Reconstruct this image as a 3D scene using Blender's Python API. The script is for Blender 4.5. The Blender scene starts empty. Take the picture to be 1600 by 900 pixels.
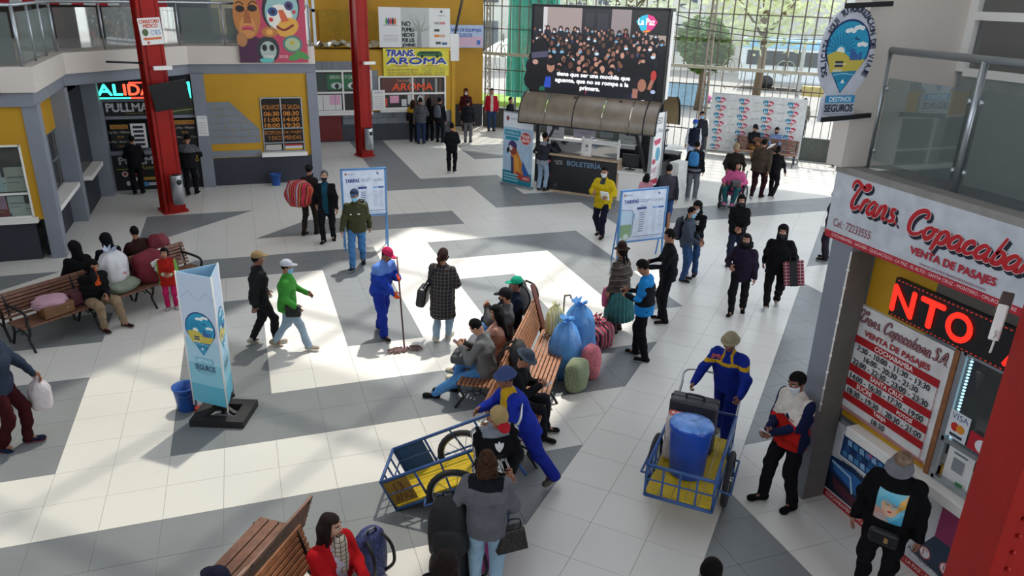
import bpy, bmesh, math, random
import numpy as np
from mathutils import Vector, Matrix
S = bpy.context.scene
COL = S.collection
PI = math.pi
random.seed(7)
# ------------------------------------------------------------------ camera
CAM_H = 5.5
YAW, PITCH, ROLL, FPX = 0.34645, 0.37347, -0.02875, 1172.5
_cy, _sy = math.cos(YAW), math.sin(YAW)
FWD = Vector((_sy*math.cos(PITCH), _cy*math.cos(PITCH), -math.sin(PITCH)))
_r0 = Vector((_cy, -_sy, 0)); _d0 = FWD.cross(_r0)
RGT = _r0*math.cos(ROLL) + _d0*math.sin(ROLL)
DWN = -_r0*math.sin(ROLL) + _d0*math.cos(ROLL)
cd = bpy.data.cameras.new('camera'); cam = bpy.data.objects.new('camera', cd); COL.objects.link(cam)
cam.matrix_world = Matrix(((RGT.x, -DWN.x, -FWD.x, 0), (RGT.y, -DWN.y, -FWD.y, 0), (RGT.z, -DWN.z, -FWD.z, CAM_H), (0, 0, 0, 1)))
cd.sensor_width = 36; cd.lens = FPX/1600*36; cd.clip_start = 0.05; cd.clip_end = 400
S.camera = cam
# ------------------------------------------------------------------ sky, sun, exposure
W = bpy.data.worlds.new('world'); S.world = W; W.use_nodes = True
_nt = W.node_tree; _bg = _nt.nodes['Background']
_sky = _nt.nodes.new('ShaderNodeTexSky'); _sky.sky_type = 'NISHITA'; _sky.sun_disc = False
_sky.sun_elevation = math.radians(63); _sky.sun_rotation = math.radians(37); _sky.altitude = 3600
_mx = _nt.nodes.new('ShaderNodeMix'); _mx.data_type = 'RGBA'; _mx.inputs[0].default_value = 0.82
_nt.links.new(_sky.outputs[0], _mx.inputs[6]); _mx.inputs[7].default_value = (3.1, 3.2, 3.3, 1)
_nt.links.new(_mx.outputs[2], _bg.inputs[0]); _bg.inputs[1].default_value = 0.94
sd = bpy.data.lights.new('sun', 'SUN'); sun = bpy.data.objects.new('sun', sd); COL.objects.link(sun)
sd.energy = 5.0; sd.angle = math.radians(1.5); sd.color = (1.0, 0.95, 0.87)
SUN_TRAVEL = Vector((-0.29, -0.39, -1.0))
sun.rotation_euler = SUN_TRAVEL.to_track_quat('-Z', 'Y').to_euler(); sun.location = (10, 20, 30)
S.view_settings.view_transform = 'Standard'; S.view_settings.look = 'None'
S.view_settings.exposure = 0.0; S.view_settings.gamma = 1.0
S.cycles.use_denoising = True
S.cycles.max_bounces = 8; S.cycles.diffuse_bounces = 4; S.cycles.transparent_max_bounces = 16
S.cycles.caustics_reflective = False; S.cycles.caustics_refractive = False

# ------------------------------------------------------------------ helpers
def G(px, py, z=0.0):
    """the point of the plane at height z that the photograph shows at a pixel"""
    v = FWD + RGT*((px-800)/FPX) + DWN*((py-450)/FPX)
    t = (z-CAM_H)/v.z
    return Vector((v.x*t, v.y*t, z))
def lin(c):
    if isinstance(c, str):
        c = c.lstrip('#'); c = [int(c[i:i+2], 16)/255 for i in (0, 2, 4)]
    return tuple((x/12.92 if x <= .04045 else ((x+.055)/1.055)**2.4) for x in c)
MATS = {}
def mat(name, col, rough=.6, metal=0, var=.12, scale=6, bump=0, bscale=40, emit=0, spec=.5, coat=0):
    if name in MATS: return MATS[name]
    m = bpy.data.materials.new(name); m.use_nodes = True; MATS[name] = m
    nt = m.node_tree; b = nt.nodes['Principled BSDF']; c = lin(col)
    b.inputs['Roughness'].default_value = rough; b.inputs['Metallic'].default_value = metal
    b.inputs['Specular IOR Level'].default_value = spec; b.inputs['Coat Weight'].default_value = coat
    tc = nt.nodes.new('ShaderNodeTexCoord')
    n = nt.nodes.new('ShaderNodeTexNoise'); n.inputs['Scale'].default_value = scale; n.inputs['Detail'].default_value = 4
    nt.links.new(tc.outputs['Object'], n.inputs['Vector'])
    r = nt.nodes.new('ShaderNodeValToRGB'); e = r.color_ramp.elements
    e[0].position = .3; e[1].position = .7
    e[0].color = tuple(x*(1-var) for x in c)+(1,); e[1].color = tuple(min(1, x*(1+var)) for x in c)+(1,)
    nt.links.new(n.outputs['Fac'], r.inputs[0]); nt.links.new(r.outputs[0], b.inputs['Base Color'])
    if bump:
        n2 = nt.nodes.new('ShaderNodeTexNoise'); n2.inputs['Scale'].default_value = bscale; n2.inputs['Detail'].default_value = 5
        nt.links.new(tc.outputs['Object'], n2.inputs['Vector'])
        bp = nt.nodes.new('ShaderNodeBump'); bp.inputs['Strength'].default_value = bump; bp.inputs['Distance'].default_value = .02
        nt.links.new(n2.outputs['Fac'], bp.inputs['Height']); nt.links.new(bp.outputs[0], b.inputs['Normal'])
    if emit:
        b.inputs['Emission Color'].default_value = c+(1,); b.inputs['Emission Strength'].default_value = emit
    return m
def mwave(name, ca, cb, scale, axis='X', rough=.7, sharp=.1, distort=0, dirs=None):
    """two-coloured stripes across one object axis"""
    if name in MATS: return MATS[name]
    m = bpy.data.materials.new(name); m.use_nodes = True; MATS[name] = m
    nt = m.node_tree; b = nt.nodes['Principled BSDF']; b.inputs['Roughness'].default_value = rough
    tc = nt.nodes.new('ShaderNodeTexCoord'); w = nt.nodes.new('ShaderNodeTexWave'); w.bands_direction = axis
    w.inputs['Scale'].default_value = scale; w.inputs['Distortion'].default_value = distort
    nt.links.new(tc.outputs['Object'], w.inputs['Vector'])
    r = nt.nodes.new('ShaderNodeValToRGB'); e = r.color_ramp.elements
    e[0].position = .5-sharp; e[1].position = .5+sharp
    e[0].color = lin(ca)+(1,); e[1].color = lin(cb)+(1,)
    nt.links.new(w.outputs['Fac'], r.inputs[0]); nt.links.new(r.outputs[0], b.inputs['Base Color'])
    return m
def mbands(name, cols, scale, axis='X', rough=.8):
    """many woven stripes: a constant ramp repeated along one axis"""
    if name in MATS: return MATS[name]
    m = bpy.data.materials.new(name); m.use_nodes = True; MATS[name] = m
    nt = m.node_tree; b = nt.nodes['Principled BSDF']; b.inputs['Roughness'].default_value = rough
    tc = nt.nodes.new('ShaderNodeTexCoord'); sp = nt.nodes.new('ShaderNodeSeparateXYZ')
    nt.links.new(tc.outputs['Object'], sp.inputs[0])
    mu = nt.nodes.new('ShaderNodeMath'); mu.operation = 'MULTIPLY'; mu.inputs[1].default_value = scale
    nt.links.new(sp.outputs[axis], mu.inputs[0])
    fr = nt.nodes.new('ShaderNodeMath'); fr.operation = 'FRACT'; nt.links.new(mu.outputs[0], fr.inputs[0])
    r = nt.nodes.new('ShaderNodeValToRGB'); r.color_ramp.interpolation = 'CONSTANT'; e = r.color_ramp.elements
    e[0].color = lin(cols[0])+(1,); e[0].position = 0; e[1].position = 1/len(cols); e[1].color = lin(cols[1 % len(cols)])+(1,)
    for i in range(2, len(cols)):
        q = e.new(i/len(cols)); q.color = lin(cols[i])+(1,)
    nt.links.new(fr.outputs[0], r.inputs[0]); nt.links.new(r.outputs[0], b.inputs['Base Color'])
    return m
def mglass(name, tint='#e8f2f0', clear=.86, rough=.03):
    if name in MATS: return MATS[name]
    m = bpy.data.materials.new(name); m.use_nodes = True; MATS[name] = m
    nt = m.node_tree; nt.nodes.remove(nt.nodes['Principled BSDF']); out = nt.nodes['Material Output']
    t = nt.nodes.new('ShaderNodeBsdfTransparent'); t.inputs[0].default_value = lin(tint)+(1,)
    g = nt.nodes.new('ShaderNodeBsdfGlossy'); g.inputs['Roughness'].default_value = rough
    d = nt.nodes.new('ShaderNodeBsdfDiffuse'); d.inputs[0].default_value = lin(tint)+(1,)
    a = nt.nodes.new('ShaderNodeMixShader'); a.inputs[0].default_value = .35
    nt.links.new(g.outputs[0], a.inputs[1]); nt.links.new(d.outputs[0], a.inputs[2])
    x = nt.nodes.new('ShaderNodeMixShader'); x.inputs[0].default_value = clear
    nt.links.new(a.outputs[0], x.inputs[1]); nt.links.new(t.outputs[0], x.inputs[2])
    nt.links.new(x.outputs[0], out.inputs[0])
    return m
def mveil(name, tint='#eef2f0', clear=.93, veil=.03):
    """dusty window glass: mostly clear, part of the light scattered through it"""
    m = bpy.data.materials.new(name); m.use_nodes = True; MATS[name] = m
    nt = m.node_tree; nt.nodes.remove(nt.nodes['Principled BSDF']); out = nt.nodes['Material Output']
    t = nt.nodes.new('ShaderNodeBsdfTransparent'); t.inputs[0].default_value = (.97, .985, .98, 1)
    g = nt.nodes.new('ShaderNodeBsdfGlossy'); g.inputs['Roughness'].default_value = .05
    d = nt.nodes.new('ShaderNodeBsdfTranslucent'); d.inputs[0].default_value = lin(tint)+(1,)
    a = nt.nodes.new('ShaderNodeMixShader'); a.inputs[0].default_value = veil/(1-clear)
    nt.links.new(g.outputs[0], a.inputs[1]); nt.links.new(d.outputs[0], a.inputs[2])
    x = nt.nodes.new('ShaderNodeMixShader'); x.inputs[0].default_value = clear
    nt.links.new(a.outputs[0], x.inputs[1]); nt.links.new(t.outputs[0], x.inputs[2])
    nt.links.new(x.outputs[0], out.inputs[0]); return m
def mleaf(name, col):
    """leaves: reflect and let light through"""
    if name in MATS: return MATS[name]
    m = mat(name, col, .6, var=.35, scale=1.2); nt = m.node_tree; out = nt.nodes['Material Output']; b = nt.nodes['Principled BSDF']
    d = nt.nodes.new('ShaderNodeBsdfTranslucent'); d.inputs[0].default_value = tuple(min(1, x*1.1) for x in lin(col))+(1,)
    x = nt.nodes.new('ShaderNodeMixShader'); x.inputs[0].default_value = .5
    nt.links.new(b.outputs[0], x.inputs[1]); nt.links.new(d.outputs[0], x.inputs[2]); nt.links.new(x.outputs[0], out.inputs[0]); return m
def mprint(name, rough=.45, emit=0):
    """flat print: colour comes from the drawing's own colour attribute"""
    if name in MATS: return MATS[name]
    m = bpy.data.materials.new(name); m.use_nodes = True; MATS[name] = m
    nt = m.node_tree; b = nt.nodes['Principled BSDF']; b.inputs['Roughness'].default_value = rough
    a = nt.nodes.new('ShaderNodeAttribute'); a.attribute_name = 'Col'
    nt.links.new(a.outputs['Color'], b.inputs['Base Color'])
    if emit:
        b.inputs['Base Color'].default_value = (.01, .01, .01, 1)
        nt.links.remove(b.inputs['Base Color'].links[0])
        nt.links.new(a.outputs['Color'], b.inputs['Emission Color']); b.inputs['Emission Strength'].default_value = emit
    return m

class MB:
    """collects boxes, tubes, lathes and prisms; build() links them as ONE mesh object"""
    def __init__(s): s.v = []; s.f = []; s.m = []; s.sm = []
    def add(s, vs, fs, mi=0, smooth=False):
        o = len(s.v); s.v += [tuple(v) for v in vs]
        for f in fs: s.f.append(tuple(i+o for i in f)); s.m.append(mi); s.sm.append(smooth)
        return s
    def box(s, c, d, rz=0, mi=0, R=None):
        x, y, z = (q/2 for q in d)
        R = R if R is not None else Matrix.Rotation(rz, 3, 'Z')
        c = Vector(c)
        vs = [c + R @ Vector((a*x, b*y, e*z)) for e in (-1, 1) for b in (-1, 1) for a in (-1, 1)]
        return s.add(vs, [(0, 2, 3, 1), (4, 5, 7, 6), (0, 1, 5, 4), (2, 6, 7, 3), (0, 4, 6, 2), (1, 3, 7, 5)], mi)
    def bb(s, lo, hi, mi=0):
        return s.box([(a+b)/2 for a, b in zip(lo, hi)], [abs(b-a) for a, b in zip(lo, hi)], 0, mi)
    def beam(s, a, b, w, h, mi=0, up=(0, 0, 1)):
        """a bar of section w x h from a to b"""
        a = Vector(a); b = Vector(b); d = b-a; L = d.length; d.normalize()
        u = Vector(up)
        if abs(d.dot(u)) > .98: u = Vector((1, 0, 0))
        x = d.cross(u).normalized(); z = x.cross(d)
        R = Matrix((x, d, z)).transposed()
        return s.box((a+b)/2, (w, L, h), R=R, mi=mi)
    def tube(s, pts, r, n=8, mi=0, closed=False, cap=True):
        pts = [Vector(p) for p in pts]; k = len(pts)
        rs = r if isinstance(r, (list, tuple)) else [r]*k
        rings = []; prev = None
        for i, p in enumerate(pts):
            if closed: d = pts[(i+1) % k]-pts[i-1]
            else: d = pts[min(i+1, k-1)]-pts[max(i-1, 0)]
            d.normalize()
            if prev is None:
                u = Vector((0, 0, 1)) if abs(d.z) < .9 else Vector((1, 0, 0))
                x = d.cross(u).normalized()
            else:
                x = (prev-d*prev.dot(d)).normalized()
            y = d.cross(x); prev = x
            rings.append([p+(x*math.cos(2*PI*j/n)+y*math.sin(2*PI*j/n))*rs[i] for j in range(n)])
        vs = [v for q in rings for v in q]; fs = []
        for i in range(k if closed else k-1):
            a = i*n; b = ((i+1) % k)*n
            for j in range(n):
                fs.append((a+j, a+(j+1) % n, b+(j+1) % n, b+j))
        if cap and not closed:
            fs.append(tuple(range(n))[::-1]); fs.append(tuple((k-1)*n+j for j in range(n)))
        return s.add(vs, fs, mi, n > 5)
    def lathe(s, prof, c=(0, 0, 0), n=20, mi=0, sx=1, sy=1, cap=True):
        c = Vector(c); vs = []; fs = []
        for r, z in prof:
            for j in range(n):
                vs.append(c+Vector((r*sx*math.cos(2*PI*j/n), r*sy*math.sin(2*PI*j/n), z)))
        for i in range(len(prof)-1):
            for j in range(n):
                fs.append((i*n+j, i*n+(j+1) % n, (i+1)*n+(j+1) % n, (i+1)*n+j))
        if cap:
            fs.append(tuple(range(n))[::-1]); fs.append(tuple((len(prof)-1)*n+j for j in range(n)))
        return s.add(vs, fs, mi, True)
    def prism(s, poly, z0, z1, mi=0):
        """poly: plan outline, counter-clockwise"""
        n = len(poly); vs = [(p[0], p[1], z0) for p in poly]+[(p[0], p[1], z1) for p in poly]
        fs = [tuple(range(n))[::-1], tuple(range(n, 2*n))]+[(i, (i+1) % n, n+(i+1) % n, n+i) for i in range(n)]
        return s.add(vs, fs, mi)
    def slab(s, O, U, V, poly, t, mi=0):
        """a plate: outline in the U,V plane at O, thickness t behind it"""
        O = Vector(O); U = Vector(U).normalized(); V = Vector(V).normalized(); N = U.cross(V); n = len(poly)
        vs = [O+U*p[0]+V*p[1] for p in poly]+[O+U*p[0]+V*p[1]-N*t for p in poly]
        fs = [tuple(range(n)), tuple(range(n, 2*n))[::-1]]+[(i, n+i, n+(i+1) % n, (i+1) % n) for i in range(n)]
        return s.add(vs, fs, mi)
    def quad(s, a, b, c, d, mi=0): return s.add([a, b, c, d], [(0, 1, 2, 3)], mi)
    def blob(s, c, r, nu=10, nv=7, mi=0, R=None, noise=0, seed=0):
        rnd = random.Random(seed); c = Vector(c); R = R or Matrix.Identity(3)
        vs = []; fs = []
        for i in range(nv+1):
            t = PI*i/nv
            for j in range(nu):
                p = 2*PI*j/nu; k = 1+noise*(rnd.random()-.5)*2 if 0 < i < nv else 1
                vs.append(c+R @ Vector((r[0]*math.sin(t)*math.cos(p)*k, r[1]*math.sin(t)*math.sin(p)*k, r[2]*math.cos(t)*k)))
        for i in range(nv):
            for j in range(nu):
                fs.append((i*nu+j, (i+1)*nu+j, (i+1)*nu+(j+1) % nu, i*nu+(j+1) % nu))
        return s.add(vs, fs, mi, True)
    def build(s, name, mats, parent=None, bevel=0, smooth=None):
        me = bpy.data.meshes.new(name); me.from_pydata(s.v, [], s.f)
        mats = mats if isinstance(mats, (list, tuple)) else [mats]
        for q in mats: me.materials.append(q)
        me.polygons.foreach_set('material_index', s.m)
        me.polygons.foreach_set('use_smooth', s.sm if smooth is None else [smooth]*len(s.f))
        me.update()
        return link(name, me, parent, bevel)
def link(name, me, parent=None, bevel=0):
    o = bpy.data.objects.new(name, me); COL.objects.link(o)
    if parent is not None:
        o.parent = parent
    if bevel:
        md = o.modifiers.new('bevel', 'BEVEL'); md.width = bevel; md.segments = 2; md.limit_method = 'ANGLE'
    return o
def thing(name, label, cat, loc=(0, 0, 0), rz=0, group=None):
    o = bpy.data.objects.new(name, None); COL.objects.link(o); o.empty_display_size = .1
    o.location = loc; o.rotation_euler = (0, 0, rz)
    return tag(o, label, cat, group)
def tag(o, label, cat, group=None):
    o['label'] = label; o['category'] = cat
    if group: o['group'] = group
    return o
def struct(name, b, m, parent=None, bevel=0):
    o = b.build(name, m, parent, bevel)
    if parent is None: o['kind'] = 'structure'
    return o
def dup(root, loc, rz=0, label=None, group=None):
    r = root.copy(); COL.objects.link(r); r.location = loc; r.rotation_euler = (0, 0, rz)
    if label: r['label'] = label
    if group: r['group'] = group
    for ch in list(root.children):
        c = ch.copy(); COL.objects.link(c); c.parent = r
        for g in ch.children:
            d = g.copy(); COL.objects.link(d); d.parent = c
    return r

_TXT = {}
def glyphs(t):
    """a line of the built-in font as points scaled to a unit box, and its faces"""
    if t in _TXT: return _TXT[t]
    cu = bpy.data.curves.new('t', 'FONT'); cu.body = t; cu.resolution_u = 4
    ob = bpy.data.objects.new('t', cu); COL.objects.link(ob)
    me = bpy.data.meshes.new_from_object(ob)
    v = np.zeros(len(me.vertices)*3, 'f'); me.vertices.foreach_get('co', v); v = v.reshape(-1, 3)
    f = [tuple(p.vertices) for p in me.polygons]
    bpy.data.objects.remove(ob); bpy.data.curves.remove(cu); bpy.data.meshes.remove(me)
    if len(v):
        lo = v.min(0); d = np.maximum(v.max(0)-lo, 1e-6); v = (v-lo)/d; asp = d[0]/d[1]
    else: asp = 1
    _TXT[t] = (v, f, asp); return _TXT[t]
class Art:
    """a flat print lying on a plane at O with axes U (right) and V (up); later shapes lie a hair above earlier ones"""
    def __init__(s, O, U, V, step=.0006):
        s.O = Vector(O); s.U = Vector(U).normalized(); s.V = Vector(V).normalized(); s.N = s.U.cross(s.V)
        s.v = []; s.f = []; s.c = []; s.h = step; s.step = step; s.T = None
    def p3(s, x, y):
        if s.T: x, y = s.T(x, y)
        return tuple(s.O+s.U*x+s.V*y+s.N*s.h)
    def poly(s, pts, col):
        o = len(s.v); s.v += [s.p3(*p) for p in pts]; s.f.append(tuple(range(o, o+len(pts)))); s.c.append(lin(col)); s.h += s.step*.2; return s
    def rect(s, x0, y0, x1, y1, col): return s.poly([(x0, y0), (x1, y0), (x1, y1), (x0, y1)], col)
    def ell(s, cx, cy, rx, ry, col, rot=0, n=14, a0=0, a1=2*PI):
        c, q = math.cos(rot), math.sin(rot); P = []
        k = n if a1-a0 > 6.28 else n+1
        for i in range(k):
            t = a0+(a1-a0)*i/n; x, y = rx*math.cos(t), ry*math.sin(t); P.append((cx+x*c-y*q, cy+x*q+y*c))
        return s.poly(P, col)
    def line(s, pts, w, col):
        """a ribbon along a polyline; w may taper"""
        k = len(pts); ws = w if isinstance(w, (list, tuple)) else [w]*k; L = []; R = []
        for i in range(k):
            a = pts[max(i-1, 0)]; b = pts[min(i+1, k-1)]; dx, dy = b[0]-a[0], b[1]-a[1]; d = math.hypot(dx, dy) or 1
            nx, ny = -dy/d*ws[i]/2, dx/d*ws[i]/2
            L.append((pts[i][0]+nx, pts[i][1]+ny)); R.append((pts[i][0]-nx, pts[i][1]-ny))
        lc = lin(col)
        for i in range(k-1):
            o = len(s.v); s.v += [s.p3(*q) for q in (R[i], R[i+1], L[i+1], L[i])]; s.f.append((o, o+1, o+2, o+3)); s.c.append(lc)
        s.h += s.step*.2; return s
    def text(s, t, x0, y0, x1=None, y1=None, col='#000000', h=None, align='l', bold=0, shear=0):
        """fit a line of lettering in a box, or at height h by its own width"""
        v, f, asp = glyphs(t)
        if h is not None:
            w = asp*h if x1 is None else x1
            y1 = y0+h
            if align == 'c': x0 -= w/2
            elif align == 'r': x0 -= w
            x1 = x0+w
        lc = lin(col)
        offs = [(0, 0)] if not bold else [(-bold, 0), (bold, 0), (0, bold), (0, -bold)]
        for dx, dy in offs:
            o = len(s.v)
            s.v += [s.p3(x0+(x1-x0)*q[0]+dx+shear*(y1-y0)*q[1], y0+(y1-y0)*q[1]+dy) for q in v]
            for q in f: s.f.append(tuple(i+o for i in q)); s.c.append(lc)
            s.h += s.step*.05
        s.h += s.step*.2; return s
    def build(s, name, parent=None, m=None):
        me = bpy.data.meshes.new(name); me.from_pydata(s.v, [], s.f)
        a = me.color_attributes.new('Col', 'FLOAT_COLOR', 'CORNER')
        n = np.repeat(np.array([c+(1,) for c in s.c], 'f'), [len(f) for f in s.f], axis=0)
        a.data.foreach_set('color', n.ravel())
        me.materials.append(m or mprint('printed_ink')); me.update()
        return link(name, me, parent)
def cr(pts, n=6):
    """Catmull-Rom through points"""
    P = [pts[0]]+list(pts)+[pts[-1]]; out = []
    for i in range(1, len(P)-2):
        for k in range(n):
            t = k/n; a, b, c, d = P[i-1:i+3]
            out.append(tuple(.5*((2*b[j])+(-a[j]+c[j])*t+(2*a[j]-5*b[j]+4*c[j]-d[j])*t*t+(-a[j]+3*b[j]-3*c[j]+d[j])*t**3) for j in range(len(b))))
    out.append(tuple(pts[-1])); return out
def clip(poly, a, b, c):
    """part of a convex polygon where a x + b y <= c"""
    out = []
    for i in range(len(poly)):
        p, q = poly[i], poly[(i+1) % len(poly)]
        dp, dq = a*p[0]+b*p[1]-c, a*q[0]+b*q[1]-c
        if dp <= 0: out.append(p)
        if dp*dq < 0:
            t = dp/(dp-dq); out.append((p[0]+(q[0]-p[0])*t, p[1]+(q[1]-p[1])*t))
    return out
def area(P): return abs(sum(P[i][0]*P[(i+1) % len(P)][1]-P[(i+1) % len(P)][0]*P[i][1] for i in range(len(P))))/2
# ================================================================== materials
M_light = mat('light_tile', '#d3d1cb', .33, var=.035, scale=.7, spec=.45)
M_dark = mat('dark_tile', '#7b7f81', .36, var=.07, scale=1.3, spec=.4)
M_grout = mat('grout', '#8d8c88', .9)
M_white = mat('white_paint', '#e6e3de', .6, var=.03, scale=1)
M_cream = mat('cream_paint', '#cfc6bd', .7, var=.03, scale=1)
M_gray = mat('gray_paint', '#7f838d', .65, var=.05, scale=2)
M_dgray = mat('dark_gray_paint', '#4b4e56', .6, var=.08, scale=2)
M_navy = mat('navy_paint', '#2c303a', .55, var=.08, scale=2)
M_yel = mat('yellow_paint', '#b98b12', .6, var=.06, scale=1.5)
M_red = mat('red_steel', '#94130a', .5, var=.1, scale=3, bump=.05, spec=.25)
M_black = mat('black_plastic', '#131416', .45, var=.1)
M_alu = mat('aluminium', '#aeb4b8', .35, .8, var=.05)
M_steel = mat('brushed_steel', '#b4b6b8', .28, .9, var=.06)
M_paper = mat('white_paper', '#e2e2df', .7, var=.02)
M_wood = mat('varnished_wood', '#8a5a38', .45, var=.22, scale=14, bump=.15, bscale=60)
M_iron = mat('black_iron', '#17181a', .5, .3, var=.1)
M_glass = mglass('clear_glass', '#e8eeec', .92)
M_bglass = mglass('balcony_glass', '#c9d4d2', .62)
M_dglass = mglass('dark_glass', '#5b6266', .55)
M_block = mat('gray_block', '#7c8188', .75, var=.06, scale=5)
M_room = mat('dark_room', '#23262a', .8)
M_prn = mprint('printed_ink'); M_scr = mprint('lit_screen', .3, 1.15); M_led = mprint('led_sign', .3, 3.0)
T = .635
# ================================================================== floor
def zone_dark(x, y):
    u = x-y
    if y < 32 and u < -32:
        return (x > -4 and 28 <= y < 34) or (22 <= y < 26 and x < -4)
    if y < 26 and -6 <= u <= -1.75: return False
    if y < 26 and u > -1.75:
        return (x < 8 and y < 10.9) or (11 < y and x < 17) or (20 < y < 24)
    if y < 32 and u < -28 and x > -20 and y > 22 : return False
    R = ((-40, 6, 10, 12), (-2, 0, 14, 22), (-2, 10, 14, 16), (-40, -4, 14, 18), (-40, -4, 20, 22), (-10, 4, 24, 26), (2, 4, 18, 26),
         (-10, 8, 28, 30), (6, 12, 24, 26), (10, 12, 18, 26), (6, 8, 16, 22), (6, 8, 34, 60), (6, 12, 34, 36), (10, 12, 30, 36), (10, 16, 30, 32),
         (14, 16, 26, 32), (14, 40, 26, 28.3), (12, 30, 40, 44), (16, 20.5, 32, 35))
    return any(a <= x < b and c <= y < d for a, b, c, d in R)
def in_view(x, y, m=170):
    v = Vector((x, y, -CAM_H)); z = v.dot(FWD)
    if z < .5: return False
    px = 800+FPX*v.dot(RGT)/z; py = 450+FPX*v.dot(DWN)/z
    return -m < px < 1600+m and -m < py < 900+m*1.3
b = MB(); b.prism([(-16, -6), (60, -6), (60, 70), (-16, 70)], -.3, -.006)
floor = struct('floor', b, M_grout)
def tile_polys():
    out = []
    def cells(poly, dark):
        if len(poly) > 2 and area(poly) > .02: out.append((poly, dark))
    for i in range(-24, 44):
        for j in range(2, 66):
            sq = [(i, j), (i+1, j), (i+1, j+1), (i, j+1)]
            if not in_view((i+.5)*T, (j+.5)*T) or i+j > 66: continue
            if j >= 26:
                P = [sq]
                if j < 32:                                            # diagonal seams through the cell
                    P = []
                    for lo, hi in ((-999, -32), (-32, -28), (-28, 999)):
                        P.append(clip(clip(sq, 1, -1, hi), -1, 1, -lo))
            else:
                P = [clip(clip(sq, 1, -1, hi), -1, 1, -lo) for lo, hi in ((-999, -32), (-32, -28), (-28, -6), (-1.75, 999))]
            for p in P:
                if len(p) > 2:
                    cx = sum(q[0] for q in p)/len(p); cy = sum(q[1] for q in p)/len(p); cells(p, zone_dark(cx, cy))
    s2 = math.sqrt(2)
    for a in range(3):                                                # the band of tiles laid on the diagonal
        for k in range(6, 40):
            u0 = -6/s2+a; v0 = k+.47; q = [(u0, v0), (u0+1, v0), (u0+1, v0+1), (u0, v0+1)]
            if a == 2: q = [(min(u, -1.75/s2), v) for u, v in q]
            p = [((u+v)/s2, (v-u)/s2) for u, v in q]; p = clip(p, 0, 1, 26)
            if len(p) > 2 and in_view(p[0][0]*T, p[0][1]*T): cells(p, False)
    return out
def inset(P, g):
    cx = sum(q[0] for q in P)/len(P); cy = sum(q[1] for q in P)/len(P); out = []
    n = len(P)
    for i in range(n):                                                # shift each edge inwards, intersect neighbours
        a, b_, c = P[i-1], P[i], P[(i+1) % n]
        e1 = (b_[0]-a[0], b_[1]-a[1]); e2 = (c[0]-b_[0], c[1]-b_[1])
        l1 = math.hypot(*e1) or 1; l2 = math.hypot(*e2) or 1
        n1 = (-e1[1]/l1, e1[0]/l1); n2 = (-e2[1]/l2, e2[0]/l2)
        d = 1+n1[0]*n2[0]+n1[1]*n2[1]
        k = g/max(d, .3)
        out.append((b_[0]+(n1[0]+n2[0])*k, b_[1]+(n1[1]+n2[1])*k))
    return out
tp = tile_polys()
tp = [([(x*T, y*T) for x, y in p], d) for p, d in tp]
tp.sort(key=lambda q: math.hypot(sum(v[0] for v in q[0])/len(q[0]), sum(v[1] for v in q[0])/len(q[0])))
rest = MB(); nt_ = 0
rt = random.Random(3)
for p, d in tp:
    if area(p) < .004: continue
    p = inset(p, .0022); z = -rt.random()*.0006
    if nt_ < 300:
        t = MB(); t.prism(p, -.006, z); o = t.build('tile', M_dark if d else M_light, floor); nt_ += 1
    else: rest.prism(p, -.006, z, 1 if d else 0)
o = rest.build('far_tiles', [M_light, M_dark], floor); o['kind'] = 'stuff'
# ================================================================== ground and roof outside
b = MB(); b.prism([(-60, 30), (45, 10), (90, 60), (60, 130), (-60, 130)], -.4, -.31)
b = MB(); b.prism([(9.5, 32.9), (60, -17), (140, 60), (60, 150), (-40, 110)], -.3, -.008)
struct('ground', b, mat('plaza_paving', '#dedad2', .8, var=.05, scale=.3))
# roof: a slab carried over the hall, open over the floor where the sun falls in
def uv(u, v): return ((u+v)/math.sqrt(2), (v-u)/math.sqrt(2))
ZR = 12.0
sh = (-SUN_TRAVEL.x*ZR, -SUN_TRAVEL.y*ZR)
def roofpoly(u0, u1, v0, v1):
    return [(x+sh[0], y+sh[1]) for x, y in (uv(u0, v0), uv(u1, v0), uv(u1, v1), uv(u0, v1))]
b = MB()
OU0, OU1, OV0, OV1 = -9.9, -3.3, -2.0, 15.4                          # the skylight, as the patch of floor it lights
for q in ((-30, OU0, -14, 30), (OU1, 16, -14, 30), (OU0, OU1, OV1, 30), (OU0, OU1, -14, OV0)):
    P = clip(roofpoly(*q), 1, 1, 42.6)
    if len(P) > 2: b.prism(P, ZR, ZR+.25)
struct('ceiling', b, mat('roof_sheet', '#b9bcbd', .8))
b = MB()
for k in range(1, 6):                                                 # purlins across the skylight
    v = OV0+(OV1-OV0)*k/6+.1*math.sin(k*2.1)
    p = roofpoly(OU0, OU1, v-.025, v+.025); b.prism(p, ZR-.2, ZR+.02)
for k in range(1, 3):
    u = OU0+(OU1-OU0)*k/3
    b.prism(roofpoly(u-.04, u+.04, OV0, OV1), ZR-.3, ZR)
tr1 = struct('trim_1', b, M_red)
b = MB(); b.prism(roofpoly(OU0, OU1, OV0, 8.3), ZR+.1, ZR+.11); b.build('sun_dim_pane', mglass('sun_dim_sheet', '#efeeea', .8), tr1)  # unseen pane added to weaken the sun on the nearer floor
b = MB(); b.bb((-9.6, -6, 0), (-9.4, 30, 5.0)); b.bb((-9.6, 16, 5.0), (-9.4, 30, ZR)); b.bb((-9.6, -6.2, 0), (3, -6, ZR)); struct('wall_light_block', b, mat('light_block_wall', '#77746f', .8))  # unseen walls added to darken the left; lowered part lets sky onto the kiosk
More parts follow.
